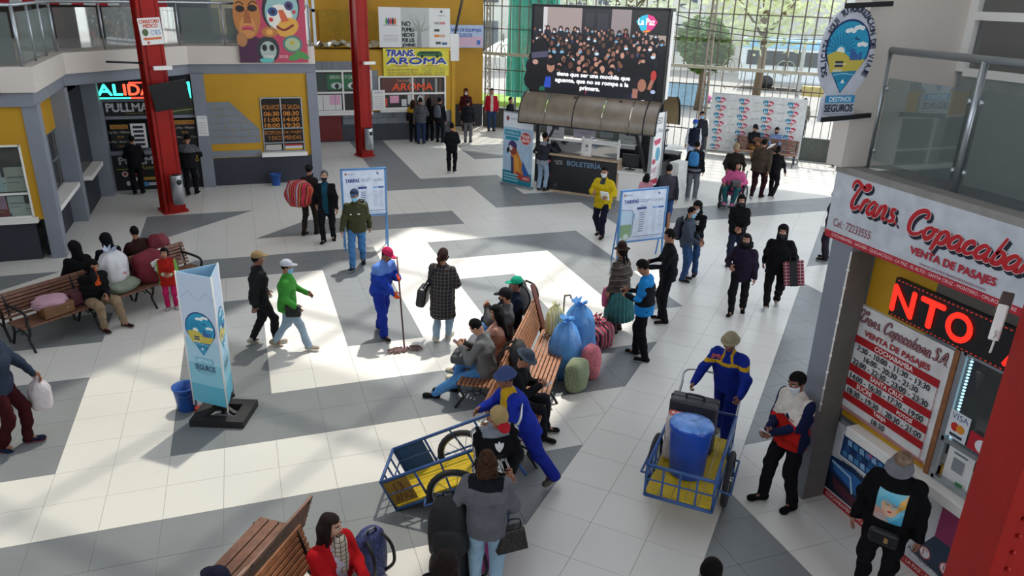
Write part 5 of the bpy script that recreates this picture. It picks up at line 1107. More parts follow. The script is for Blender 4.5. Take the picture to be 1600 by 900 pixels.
for k in range(7):
    b = MB(); b.box((-1.12, .0148-.018*k, .489+k*.057), (.42, .003, .043), R=Matrix.Rotation(.3, 3, 'X')); b.build('painted_band', M_white, lb1)
dB = Vector((.59, .81, 0)); nB = Vector((.81, -.59, 0)); FB = Vector((.25, 6.42, 0))
bb1 = bench(FB-dB*1.0-nB*.08, ang(dB), 2.0, 'brown bench with a white painted band at the bottom left', 'worn_wood', (-1.0, -.05), ns=4)
bb2 = bench(Vector((.15, 5.98, 0))-dB*1.0+nB*.1, ang((-dB.x, -dB.y)), 2.0, 'orange brown bench under the woman in red at the bottom', 'orange_wood', ns=4)
t = Art((-.55, .06, .4435), (1, 0, 0), (0, 1, 0)); t.line(cr([(0, .1), (.1, .25), (.2, .16), (.3, .3)]), .06, '#d87a74'); t.line([(-.1, .34), (.1, .4)], .05, '#d87a74'); t.build('painted_letters', bb1)
bk0 = bench(fp(12.3, 0, -1.25), -PI/4+PI, 2.2, 'dark slatted bench in front of the photo backdrop', 'worn_wood')
bk0.rotation_euler.z = -PI/4+PI
# ================================================================== hand carts
def wheel(parent, loc, r=.3):
    w = MB(); w.tube([(r*math.cos(a), 0, r*math.sin(a)) for a in np.linspace(0, 2*PI, 25)[:-1]], .034, 8, closed=True)
    o = w.build('wheel', mat('tyre', '#26262a', .8, bump=.4, bscale=120), parent); o.location = loc
    w = MB(); w.tube([((r-.04)*math.cos(a), 0, (r-.04)*math.sin(a)) for a in np.linspace(0, 2*PI, 25)[:-1]], .012, 6, closed=True)
    for k in range(12): a = k*PI/6; w.tube([(0, .02*(-1)**k, 0), ((r-.04)*math.cos(a), 0, (r-.04)*math.sin(a))], .004, 4)
    w.tube([(0, -.05, 0), (0, .05, 0)], .03, 8); w.build('spokes', M_steel, o)
def cart(loc, rz, L, w, label, zf=.36, zt=.72, plates=True, hx=.42, hz_=1.0):
    """local: x from the front grate (0) to the handle end (L)"""
    r = thing('hand_cart', label, 'cart', loc, rz); mb_ = mat('cart_blue', '#2c4f86', .5, var=.2, scale=6); my = mat('cart_yellow', '#c2a51e', .6, var=.2, scale=5); h = w/2
    for i in range(5): b = MB(); b.box((L/2, -h+w*(i+.5)/5, zf), (L-.04, w/5-.008, .025)); b.build('floor_plank', my, r)
    b = MB()
    for y in (-h, h): b.tube([(0, y, zt), (L, y, zt)], .02, 6); b.tube([(0, y, zf-.03), (L, y, zf-.03)], .02, 6); b.tube([(0, y, (zf+zt)/2), (L*.28, y, (zf+zt)/2)], .012, 5); b.tube([(L*.7, y, (zf+zt)/2), (L, y, (zf+zt)/2)], .012, 5)
    for y in (-h, h):
        for x in (0, L*.28, L*.72, L): b.tube([(x, y, zf-.03), (x, y, zt)], .014, 6)
    for x in (0, L): b.tube([(x, -h, zf-.03), (x, h, zf-.03)], .02, 6)
    b.tube([(0, -h, zt), (0, h, zt)], .02, 6); b.tube([(L, -h, zt), (L, h, zt)], .016, 6)
    b.build('frame', mb_, r)
    b = MB()
    for k in range(1, 4): b.box((0, -h+w*k/4, (zf+zt)/2), (.014, .022, zt-zf))
    b.tube([(0, -h, (zf+zt)/2), (0, h, (zf+zt)/2)], .01, 5); b.build('front_grate', mb_, r)
    if plates:
        b = MB(); b.box((.2, h+.0, (zf+zt)/2), (.38, .01, zt-zf-.03)); b.build('side_plate', mat('plate_blue', '#1d4470', .5), r)
        b = MB(); b.box((.16, -h, (zf+zt)/2), (.3, .01, zt-zf-.05)); p = b.build('number_plate', mat('plate_ochre', '#8a6a1e', .6), r)
        t = Art((.02, -h-.007, zf), (1, 0, 0), (0, 0, 1)); t.text('13', .1, .18, .2, .3, '#4a2416'); t.text('APAZ', .05, .06, .27, .15, '#4a2416'); t.build('lettering', p)
    for s_ in (-1, 1):
        wheel(r, (L*.5, s_*(h+.07), .3)); b = MB()
        b.tube([(L*.5-.36, s_*(h+.14), .34), (L*.5+.36, s_*(h+.14), .34)], .014, 5); b.tube([(L*.5-.36, s_*h, zf), (L*.5-.36, s_*(h+.14), .34)], .014, 5); b.tube([(L*.5+.36, s_*h, zf), (L*.5+.36, s_*(h+.14), .34)], .014, 5); b.tube([(L*.5, s_*h, zt), (L*.5, s_*(h+.14), .34), (L*.5, s_*(h+.13), .28)], .012, 5); b.build('wheel_guard', mb_, r)
    b = MB(); b.tube(cr([(L-.1, -h, zt-.05), (L+hx*.5, -h, zt*.4+hz_*.6), (L+hx, -h+.02, hz_), (L+hx+.02, 0, hz_+.02), (L+hx, h-.02, hz_), (L+hx*.5, h, zt*.4+hz_*.6), (L-.1, h, zt-.05)]), .015, 6); b.build('handle', M_steel, r)
    b = MB(); b.tube([(L-.1, 0, zf), (L-.05, 0, 0)], .02, 6); b.build('rest_leg', mb_, r)
    return r
c2o = Vector((4.10, 5.80, 0)); c2 = cart(c2o, math.radians(47), 1.5, .74, 'blue framed hand cart loaded with a suitcase and a blue bin', plates=False)
c1 = cart((0, 0, 0), 0, 1.5, .66, 'empty blue and yellow hand cart tipped forward, with a numbered plate', hx=.26, hz_=.84)
_R = Matrix.Rotation(math.radians(-22.9), 3, 'Z') @ Matrix.Rotation(math.radians(-26), 3, 'Y')
c1.rotation_euler = _R.to_euler(); c1.location = Vector((1.97, 7.04, .33))-_R @ Vector((.75, 0, .31))
def onc(o, deg, x, y, z): a = math.radians(deg); return Vector((o.x+x*math.cos(a)-y*math.sin(a), o.y+x*math.sin(a)+y*math.cos(a), z))
# loads of the right cart
def suitcase(loc, rz, w, d, h, label, col, cat='suitcase'):
    r = thing('suitcase', label, cat, loc, rz); m = mat('case_'+col[1:], col, .5, var=.15)
    b = MB(); b.box((0, 0, h/2), (w, d, h)); b.build('shell', m, r, .03)
    b = MB(); b.box((0, 0, h/2), (w+.012, .02, h+.012)); b.box((0, -d/2-.006, h*.62), (w*.5, .02, h*.3)); b.build('trim', M_black, r, .004)
    b = MB(); b.tube(cr([(-.1, 0, h), (-.1, 0, h+.04), (0, 0, h+.05), (.1, 0, h+.04), (.1, 0, h)]), .014, 6); b.build('handle', M_black, r)
    return r
suitcase(onc(c2o, 47, 1.12, .1, .38), math.radians(47-90), .56, .26, .66, 'dark hard suitcase standing upright in the loaded hand cart', '#25252e')
dr_ = thing('wrapped_bin', 'tall blue plastic bin sealed with clear film in the cart', 'bin', onc(c2o, 47, .52, .02, .38), math.radians(-43))
b = MB(); pr = [(.17, 0), (.19, .02), (.225, .58), (.235, .6), (.24, .66), (.2, .67)]; b.lathe(pr, n=20, sx=1.05, sy=.85); b.build('drum', mat('bin_blue', '#1446a8', .35), dr_)
b = MB(); b.lathe([(.24, .655), (.22, .70), (.12, .72), (.01, .71)], n=16, sx=1.05, sy=.85, cap=False); b.build('film_lid', mat('film_blue', '#5f8fd8', .15, var=.35, scale=9, bump=.6), dr_)
t = Art((-.06, -.205, .1), (1, 0, .0), (0, -.05, 1)); 
for i in range(7): t.rect(0, i*.035, .1, i*.035+.016, '#123a84')
t.build('moulded_ribs', dr_)
b = MB(); b.box((0, 0, .3), (.3, .2, .6)); o = b.build('printed_sack', mat('sack_white', '#c8bcb8', .7, bump=.3), None, .05); o.location = onc(c2o, 47, .78, .2, .38); o.rotation_euler = (0, 0, math.radians(-43)); tag(o, 'white sack with red lettering behind the blue bin in the cart', 'sack')
t = Art((-.13, -.06, .603), (1, 0, 0), (0, 1, 0)); t.rect(0, 0, .26, .12, '#b02a30'); t.text('ROPA', .03, .03, .23, .09, '#e8dcd8'); t.build('print', o)
# ================================================================== sacks, bags, bundles
def sack(name, loc, rx, ry, h, label, m, cat='sack', tie=True, seed=0, rz=0, lean=(0, 0), mt=None, lump=1.0):
    """a filled sack: a lumpy, creased lathe with folds running to the tied neck"""
    rd = random.Random(seed); r = thing(name, label, cat, loc, rz); n = 44; b = MB(); vs = []; fs = []
    prof = [(.0, 0), (.72, .0), (.93, .06), (1.02, .22), (1.0, .45), (.93, .64), (.74, .8), (.42, .91), (.17, .965), (.13, 1.0)] if tie else [(.0, 0), (.6, .0), (.86, .07), (1.0, .28), (1.02, .52), (.95, .74), (.78, .89), (.48, .97), (.02, 1.0)]
    prof = cr(prof, 3); K = [(rd.gauss(0, 1.6), rd.gauss(0, 1.6), rd.gauss(0, 1.3), rd.random()*6.3, .05/(1+.4*i)) for i in range(7)]
    for i, (k, z) in enumerate(prof):
        for j in range(n):
            a = 2*PI*j/n; c, q = math.cos(a), math.sin(a); f = 1
            for kx, ky, kz, ph, am in K: w = math.sin(kx*2.4*c+ky*2.4*q+kz*5*z+ph); f += am*lump*(w if am > .03 else .7-1.6*abs(w))
            if tie: f += .12*max(0, z-.55)*math.sin(9*a+seed)+.05*max(0, z-.3)*math.sin(17*a)
            z2 = z+.03*lump*math.sin(3*a+seed)*(z if z < .95 else .3)
            vs.append((rx*k*f*c+lean[0]*z, ry*k*f*q+lean[1]*z, max(0, h*z2)))
    for i in range(len(prof)-1):
        for j in range(n): fs.append((i*n+j, i*n+(j+1) % n, (i+1)*n+(j+1) % n, (i+1)*n+j))
    b.add(vs, fs, 0, True); b.build('body', m, r)
    if tie:
        b = MB(); c = (lean[0], lean[1], h*.98); R_k = .55*min(rx, ry)
        for k in range(9): a = k*.698+rd.random()*.3; b.add([(c[0], c[1], c[2]-.03), (c[0]+R_k*math.cos(a), c[1]+R_k*math.sin(a), c[2]+.02+.07*rd.random()), (c[0]+R_k*.9*math.cos(a+.6), c[1]+R_k*.9*math.sin(a+.6), c[2]+.05*rd.random())], [(0, 1, 2)], 0)
        b.tube([(c[0]+.19*rx*math.cos(a), c[1]+.19*ry*math.sin(a), c[2]-.02) for a in np.linspace(0, 2*PI, 9)[:-1]], .012, 5, closed=True); b.build('tied_neck', mt or m, r)
    return r
M_tarp = mat('blue_tarp', '#4a86c4', .4, var=.14, scale=8, bump=.5, bscale=14)
sack('woven_sack', (4.32, 9.48, 0), .27, .24, .95, 'big blue woven sack standing closest to the bench seat', M_tarp, seed=1, rz=.4)
sack('woven_sack', (4.72, 9.92, 0), .3, .26, 1.0, 'big blue woven sack behind the other blue sack', M_tarp, seed=2)
mg = mwave('green_weave', '#6f7a58', '#8d967a', 18, 'X', .8, .3); sack('woven_sack', (4.32, 9.02, 0), .22, .16, .5, 'olive green striped sack in front of the blue sacks', mg, tie=False, seed=3, rz=.5)
mp = mat('pink_check', '#c06a74', .8, var=.35, scale=40); sack('woven_sack', (4.68, 9.3, 0), .17, .15, .56, 'pink checked sack beside the olive green sack', mp, seed=4, tie=False)
mst = mbands('aguayo_dark', ['#1c1418', '#b02a4a', '#241820', '#d05a6a', '#1c1418', '#3a2030', '#c03a50', '#6a6a70'], 6, 'X'); sack('striped_bundle', (5.3, 10.35, 0), .34, .26, .46, 'dark red and black striped bundle beside the pleated skirt', mst, 'bundle', seed=5, rz=.6)
myb = mwave('yellow_plastic', '#c9c06a', '#dcdcc0', 7, 'X', .35, .2); sack('plastic_bag', NEAR+dC*3.15+nC*.32+Vector((0, 0, .445)), .16, .14, .5, 'yellow and white plastic bag on the far end of the central bench', myb, 'bag', seed=6)
b = MB(); b.tube(cr([(0, 0, 0), (0, 0, .9), (.03, 0, .98), (.1, 0, .98), (.12, 0, .92)]), .014, 6); o = b.build('walking_cane', mat('cane_metal', '#8a7a6a', .35, .6)); o.location = (4.58, 10.2, 0.04); tag(o, 'walking cane with a hooked handle leaning behind the blue sacks', 'cane')
b = MB(); b.beam((0, 0, -.05), (-.12, .28, .62), .08, .03); o = b.build('wooden_plank', mat('plank_red', '#6a3322', .5)); o.location = NEAR+dC*3.3+nC*.12+Vector((0, 0, .5)); tag(o, 'reddish wooden plank leaning on the end of the central bench', 'plank')
# left bench loads
def lbp(t_, n_, z): return LF_+dL*t_+nL*n_+Vector((0, 0, z))
M_pinkc = mat('pink_cloth', '#b08a98', .85, var=.1, bump=.4, bscale=10)
sack('folded_coat', lbp(.42, -.2, .56), .27, .2, .2, 'pink coat folded over the brown bag on the left bench', M_pinkc, 'coat', tie=False, seed=8, rz=.6)
b = MB(); b.box((0, 0, .1), (.5, .26, .2)); o = b.build('brown_handbag', mat('tan_leather', '#6a4526', .5), None, .03); o.location = lbp(.45, -.12, .445); o.rotation_euler = (0, 0, .7); tag(o, 'brown leather bag under the pink coat on the left bench', 'bag'); b = MB(); b.blob((.12, -.14, .12), (.012, .01, .012)); b.build('stud', M_alu, o)
b = MB(); b.box((0, 0, .13), (.3, .24, .26)); o = b.build('maroon_bag', mat('maroon_cloth', '#4a1c26', .7), None, .05); o.location = lbp(.86, -.24, .445); o.rotation_euler = (0, 0, .7); tag(o, 'dark maroon bag between the pink coat and the seated woman', 'bag')
sack('plastic_sack', lbp(1.62, -.3, .62), .27, .22, .58, 'white knotted plastic sack with a red stripe on the left bench', mat('white_plastic', '#c4c2c6', .4, var=.06, bump=.5, bscale=12), 'sack', seed=9, rz=.8, mt=mat('white_blue_plastic', '#a8b4cc', .4))
t = Art(lbp(1.66, -.07, .78), (.5, .6, 0), (-.25, .2, .9)); t.rect(0, 0, .05, .3, '#b8505c'); t.rect(-.03, 0, -.02, .3, '#b8505c'); o = t.build('printed_tape'); tag(o, 'red printed tape strip on the white knotted sack', 'tape')
sack('olive_sack', lbp(1.66, -.2, .445), .3, .2, .24, 'grey green bag squeezed under the white plastic sack', mat('olive_bag', '#7a8272', .7, bump=.4, bscale=12), 'bag', tie=False, seed=10, rz=.7)
sack('wrapped_bundle', lbp(2.3, -.24, .445), .36, .27, .56, 'big wine red cloth bundle on the left bench', mat('wine_cloth', '#6a1424', .8, var=.12, bump=.5, bscale=10), 'bundle', tie=False, seed=11, rz=.7)
b = MB(); b.blob((0, 0, 0), (.1, .04, .09), noise=.25, seed=4); b.blob((.26, .12, .08), (.07, .03, .05), noise=.3, seed=5); b.blob((.02, -.02, -.1), (.07, .05, .07), noise=.25, seed=7); o = b.build('wrapped_clothes', M_paper); o.location = lbp(2.22, .02, .84); o.rotation_euler = (.4, 0, .8); tag(o, 'white and grey clothes showing through the wine red bundle', 'clothes')
sack('red_pack', lbp(2.95, -.92, .445), .22, .2, .58, 'dark red rucksack on the far right seat behind the left bench', mat('dark_red_pack', '#6a1626', .7, bump=.3), 'rucksack', seed=12, tie=False)
def backpack(loc, rz, label, col, w=.32, d=.17, h=.48, tilt=0, extra=None, patt=None):
    r = thing('backpack', label, 'backpack', loc, rz); r.rotation_euler = (tilt, 0, rz); m = patt or mat('pack_'+col[1:], col, .7, var=.15, bump=.25, bscale=25)
    b = MB(); pr = [(.78, 0), (.98, .03), (1.04, .3), (1.0, .6), (.86, .85), (.55, .97), (.1, 1)]; b.lathe([(k, z*h) for k, z in pr], n=20, sx=w/2, sy=d/2); b.build('body', m, r)
    b = MB(); b.lathe([(k*.8, z*h*.5) for k, z in pr], c=(0, d*.42, h*.06), n=14, sx=w/2, sy=d/3.2); b.build('front_pocket', mat('pack_'+(extra or col)[1:]+'_p', extra or col, .7, bump=.2), r)
    for s_ in (-1, 1): b = MB(); b.tube(cr([(s_*w*.25, -d*.35, h*.9), (s_*w*.3, -d*.85, h*.75), (s_*w*.32, -d*.95, h*.4), (s_*w*.3, -d*.4, h*.08)]), .018, 5); b.build('strap', M_black, r)
    b = MB(); b.tube(cr([(-.05, -d*.2, h*.96), (-.04, -d*.2, h*1.04), (.04, -d*.2, h*1.04), (.05, -d*.2, h*.96)]), .012, 5); b.build('grab_handle', M_black, r)
    return r
M_patt = mat('blue_patterned', '#2f3866', .6, var=.85, scale=34)
backpack((*G(578, 866, .25)[:2], 0), .5, 'blue patterned backpack beside the woman in red', '#2f3866', .38, .24, .56, .0, '#22244e', M_patt)
backpack((1.55, 5.75, .0), .3, 'black backpack standing on the floor at the bottom centre', '#17171b', .5, .34, .62, 0)
b = MB(); b.box((0, 0, .3), (.4, .28, .6)); o = b.build('magenta_suitcase', mat('magenta', '#8a1f68', .5), None, .05); o.location = (1.88, 5.9, 0); o.rotation_euler = (0, 0, .4); tag(o, 'magenta suitcase behind the black backpacks', 'suitcase')
backpack(NEAR+dC*3.85-nC*.36+Vector((0, 0, .42)), .7, 'grey and black travel backpack at the far end of the sitters', '#3a3a3e', .44, .3, .62, -.2)
# ================================================================== people
from mathutils.bvhtree import BVHTree
def _v(a): return np.asarray(a, float)
def field(prims, vox, cuts=(), wr=0, seed=0):
    """smooth union of tapered capsules ('c') and ellipsoids ('e'); minus ('-') removes; returns grid and origin"""
    lo = np.full(3, 1e9); hi = -lo
    for p in prims:
        if p[0] == 'c': r = max(p[3], p[4])*max(1, p[6]); a, b = _v(p[1]), _v(p[2]); lo = np.minimum(lo, np.minimum(a, b)-r); hi = np.maximum(hi, np.maximum(a, b)+r)
        elif p[0] == 'e': r = max(p[2]); lo = np.minimum(lo, _v(p[1])-r); hi = np.maximum(hi, _v(p[1])+r)
    lo -= 3*vox; hi += 3*vox; n = np.ceil((hi-lo)/vox).astype(int)+1
    D = np.full(n, .5)
    for p in prims:
        if p[0] == 'c': r = max(p[3], p[4])*max(1, p[6])+p[5]+2.5*vox; a, b = _v(p[1]), _v(p[2]); l = np.minimum(a, b)-r; h = np.maximum(a, b)+r
        else: r = max(p[2])+p[4]+2.5*vox; l = _v(p[1])-r; h = _v(p[1])+r
        i0 = np.maximum(np.floor((l-lo)/vox).astype(int), 0); i1 = np.minimum(np.ceil((h-lo)/vox).astype(int)+1, n)
        if (i1 <= i0).any(): continue
        X = [lo[k]+vox*np.arange(i0[k], i1[k]) for k in range(3)]
        P = [X[0][:, None, None], X[1][None, :, None], X[2][None, None, :]]
        if p[0] == 'c':
            d = b-a; L2 = max(d@d, 1e-9); t = np.clip(sum((P[k]-a[k])*d[k] for k in range(3))/L2, 0, 1)
            q = [P[k]-a[k]-t*d[k] for k in range(3)]; s2 = q[0]**2+q[1]**2+q[2]**2
            if p[6] != 1: w = sum(q[k]*p[7][k] for k in range(3)); s2 = s2-w*w*(1-1/p[6]**2)
            f = np.sqrt(np.maximum(s2, 0))-(p[3]+(p[4]-p[3])*t); k = p[5]
        else:
            c, r_, R, k = _v(p[1]), _v(p[2]), p[3], p[4]; q = [P[j]-c[j] for j in range(3)]
            if R is not None: q = [sum(R[i][j]*q[j] for j in range(3)) for i in range(3)]
            k0 = np.sqrt(sum((q[j]/r_[j])**2 for j in range(3))); k1 = np.sqrt(sum((q[j]/r_[j]**2)**2 for j in range(3)))+1e-9; f = k0*(k0-1)/k1
        sl = tuple(slice(i0[j], i1[j]) for j in range(3)); g = D[sl]
        if p[0] == '-': D[sl] = np.maximum(g, -f); continue
        hh = np.maximum(k-np.abs(g-f), 0)/max(k, 1e-6); D[sl] = np.minimum(g, f)-hh*hh*k*.25
    X = [lo[k]+vox*np.arange(n[k]) for k in range(3)]; P = [X[0][:, None, None], X[1][None, :, None], X[2][None, None, :]]
    if wr:
        rn = np.random.RandomState(seed); w = 0
        for _ in range(4):
            q = rn.randn(3)*(14 if _ < 2 else 26); q[2] *= 1.5; w = w+np.sin(q[0]*P[0]+q[1]*P[1]+q[2]*P[2]+rn.rand()*6)/(1 if _ < 2 else 1.6)
        D = D+wr*w*.5
    for c in cuts:
        if callable(c): D = np.maximum(D, c(*P))
        else: D = np.maximum(D, c[0][0]*P[0]+c[0][1]*P[1]+c[0][2]*P[2]-c[1])
    D[0] = D[-1] = .1; D[:, 0] = D[:, -1] = .1; D[:, :, 0] = D[:, :, -1] = .1
    return D, lo
_CE = [(0, 1), (2, 3), (4, 5), (6, 7), (0, 2), (1, 3), (4, 6), (5, 7), (0, 4), (1, 5), (2, 6), (3, 7)]
_CO = np.array([(i, j, k) for k in (0, 1) for j in (0, 1) for i in (0, 1)])
def nets(D, lo, vox):
    """surface of the zero level as quads"""
    s = D < 0; c = sum(s[i:s.shape[0]-1+i, j:s.shape[1]-1+j, k:s.shape[2]-1+k].astype(np.int8) for i, j, k in _CO)
    act = np.argwhere((c > 0) & (c < 8)); idx = np.full(c.shape, -1, int); idx[tuple(act.T)] = np.arange(len(act))
    val = np.stack([D[tuple((act+o).T)] for o in _CO], 1); acc = np.zeros((len(act), 3)); cnt = np.zeros(len(act))
    for a, b in _CE:
        va, vb = val[:, a], val[:, b]; m = (va < 0) != (vb < 0); t = np.where(m, va/np.where(m, va-vb, 1), 0)
        acc += np.where(m[:, None], _CO[a]+t[:, None]*(_CO[b]-_CO[a]), 0); cnt += m
    V = lo+vox*(act+acc/cnt[:, None]); F = []
    for ax in range(3):
        u, w = (ax+1) % 3, (ax+2) % 3
        A = [slice(None)]*3; B = [slice(None)]*3; A[ax] = slice(0, -1); B[ax] = slice(1, None)
        for up in (True, False):
            e = np.argwhere((s[tuple(A)] & ~s[tuple(B)]) if up else (~s[tuple(A)] & s[tuple(B)]))
            if not len(e): continue
            def cell(du, dw): q = e.copy(); q[:, u] += du; q[:, w] += dw; return idx[tuple(q.T)]
            Q = np.stack([cell(-1, -1), cell(0, -1), cell(0, 0), cell(-1, 0)], 1); F.append(Q if up else Q[:, ::-1])
    return V, np.concatenate(F) if F else np.zeros((0, 4), int)
def npmesh(name, V, F, mats, parent, mi=None, smooth=True):
    me = bpy.data.meshes.new(name); me.vertices.add(len(V)); me.vertices.foreach_set('co', np.asarray(V, 'f').ravel())
    me.loops.add(len(F)*4); me.loops.foreach_set('vertex_index', np.asarray(F, 'i').ravel())
    me.polygons.add(len(F)); me.polygons.foreach_set('loop_start', np.arange(0, len(F)*4, 4, dtype='i'))
    for m in mats: me.materials.append(m)
    if mi is not None: me.polygons.foreach_set('material_index', np.asarray(mi, 'i'))
    me.polygons.foreach_set('use_smooth', np.full(len(F), smooth)); me.update(calc_edges=True)
    return link(name, me, parent)
def C(a, b, ra, rb, k=.03, s=1, ax=(1, 0, 0)): return ('c', a, b, ra, rb, k, s, ax)
def E_(c, r, k=.03, R=None): return ('e', c, r, R, k)
def ik(a, t, l1, l2, hint):
    a, t, hint = _v(a), _v(t), _v(hint); d = t-a; L = np.linalg.norm(d); L = max(L, 1e-4); u = d/L
    if L > (l1+l2)*.995: t = a+u*(l1+l2)*.995; L = (l1+l2)*.995
    x = (l1*l1-l2*l2+L*L)/(2*L); y = math.sqrt(max(l1*l1-x*x, 0)); h = hint-u*(hint@u); h /= np.linalg.norm(h)+1e-9
    return a+u*x+h*y, t
def hand(mb, W, d, pn, th, curl=.5, s=1):
    """palm, four unequal curled fingers and a thumb from the side of the palm"""
    W = Vector(W); d = Vector(d).normalized(); pn = Vector(pn); pn = (pn-d*pn.dot(d)).normalized(); th = Vector(th); th = (th-d*th.dot(d)-pn*th.dot(pn))
    lat = d.cross(pn) if th.length < .1 else th.normalized()
    vs = []
    for q, w, t in ((-.01, .024, .019), (.03, .036, .017), (.075, .04, .014), (.092, .038, .011)):
        for a, b_ in ((-1, -1), (1, -1), (1, 1), (-1, 1)): vs.append(W+d*q*s+lat*a*w*s+pn*b_*t*s)
    mb.add(vs, [(i*4+j, i*4+(j+1) % 4, i*4+4+(j+1) % 4, i*4+4+j) for i in range(3) for j in range(4)]+[(3, 2, 1, 0), (12, 13, 14, 15)], 0, True)
    for k, (o, L) in enumerate(((.029, .07), (.01, .08), (-.01, .074), (-.028, .058))):
        p = W+d*.088*s+lat*o*s; P = [p]; dd = d+lat*o*1.5
        for j in range(3):
            a = curl*(j+.6); q = (dd*math.cos(a)+pn*math.sin(a)); p = p+q.normalized()*L*s*(.42, .32, .26)[j]; P.append(p)
        mb.tube(P, [.0095*s, .009*s, .008*s, .006*s], 6)
    p = W+d*.025*s+lat*.03*s; q = p+(d*.55+lat*.8+pn*.25).normalized()*.042*s; r = q+(d*.85+lat*.25+pn*.45).normalized()*.036*s
    mb.tube([p, q, r], [.013*s, .011*s, .008*s], 6)
SKIN = mat('skin_tan', '#9a6a52', .55, var=.06, scale=30); SKIN2 = mat('skin_brown', '#7d5140', .55, var=.06, scale=30); SKIN3 = mat('skin_light', '#b98a70', .55, var=.05, scale=30)
LIP = mat('lips', '#7c4038', .5); EYE = mat('eye_dark', '#140e0c', .2); EYEW = mat('eye_white', '#cfc8c0', .3)
M_hair = mat('black_hair', '#0d0a0a', .75, var=.3, scale=60, bump=.9, bscale=110, spec=.15); M_bhair = mat('brown_hair', '#2c150d', .7, var=.4, scale=50, bump=.9, bscale=110, spec=.2)
M_mask = mat('mask_white', '#c9d0d6', .8); M_maskb = mat('mask_blue', '#7fb4d4', .8); M_maskk = mat('mask_black', '#16161a', .8)
def cloth(c, var=.14, bump=.6, bs=17, rough=.9): return mat('cloth_'+c[1:], c, rough, var=var, scale=9, bump=bump, bscale=bs, spec=.12)
def mplaid(name, base, line, sc=7):
    if name in MATS: return MATS[name]
    m = bpy.data.materials.new(name); m.use_nodes = True; MATS[name] = m; nt = m.node_tree; b = nt.nodes['Principled BSDF']; b.inputs['Roughness'].default_value = .9
    tc = nt.nodes.new('ShaderNodeTexCoord'); sp = nt.nodes.new('ShaderNodeSeparateXYZ'); nt.links.new(tc.outputs['Object'], sp.inputs[0]); L = []
    for ax in ('X', 'Z'):
        mu = nt.nodes.new('ShaderNodeMath'); mu.operation = 'MULTIPLY'; mu.inputs[1].default_value = sc*2; nt.links.new(sp.outputs[ax], mu.inputs[0])
        fr = nt.nodes.new('ShaderNodeMath'); fr.operation = 'FRACT'; nt.links.new(mu.outputs[0], fr.inputs[0])
        lt = nt.nodes.new('ShaderNodeMath'); lt.operation = 'LESS_THAN'; lt.inputs[1].default_value = .14; nt.links.new(fr.outputs[0], lt.inputs[0]); L.append(lt)
    mxm = nt.nodes.new('ShaderNodeMath'); mxm.operation = 'MAXIMUM'; nt.links.new(L[0].outputs[0], mxm.inputs[0]); nt.links.new(L[1].outputs[0], mxm.inputs[1])
    mi = nt.nodes.new('ShaderNodeMix'); mi.data_type = 'RGBA'; mi.inputs[6].default_value = lin(base)+(1,); mi.inputs[7].default_value = lin(line)+(1,)
    nt.links.new(mxm.outputs[0], mi.inputs[0]); nt.links.new(mi.outputs[2], b.inputs['Base Color']); return m
def heading(pos, f):
    """rotation about z so that the person appears turned f degrees from the viewer (0 towards, 90 to the right, 180 away)"""
    d = Vector((-pos[0], -pos[1])).normalized(); r = Vector((-d.y, d.x)); f = math.radians(f); v = d*math.cos(f)+r*math.sin(f)
    return math.atan2(-v.x, v.y)
WALK = dict(rf=(.09, .26, .0), lf=(-.09, -.3, .05), lfp=.5, pel=(0, 0, .9), rh=(.27, -.16, .82), lh=(-.27, .22, .84), lean=4)
WALK2 = dict(lf=(-.09, .24, .0), rf=(.09, -.26, .05), rfp=.5, pel=(0, 0, .9), lh=(-.27, -.14, .82), rh=(.27, .2, .84), lean=4)
SIT = dict(pel=(0, 0, .52), rf=(.12, .46, 0), lf=(-.12, .46, 0), rh=(.14, .36, .62), lh=(-.14, .36, .62), lean=-4)
PHONE = dict(rh=(.07, .3, 1.12), lh=(-.07, .28, 1.08), hp=24)
NP_ = [0]
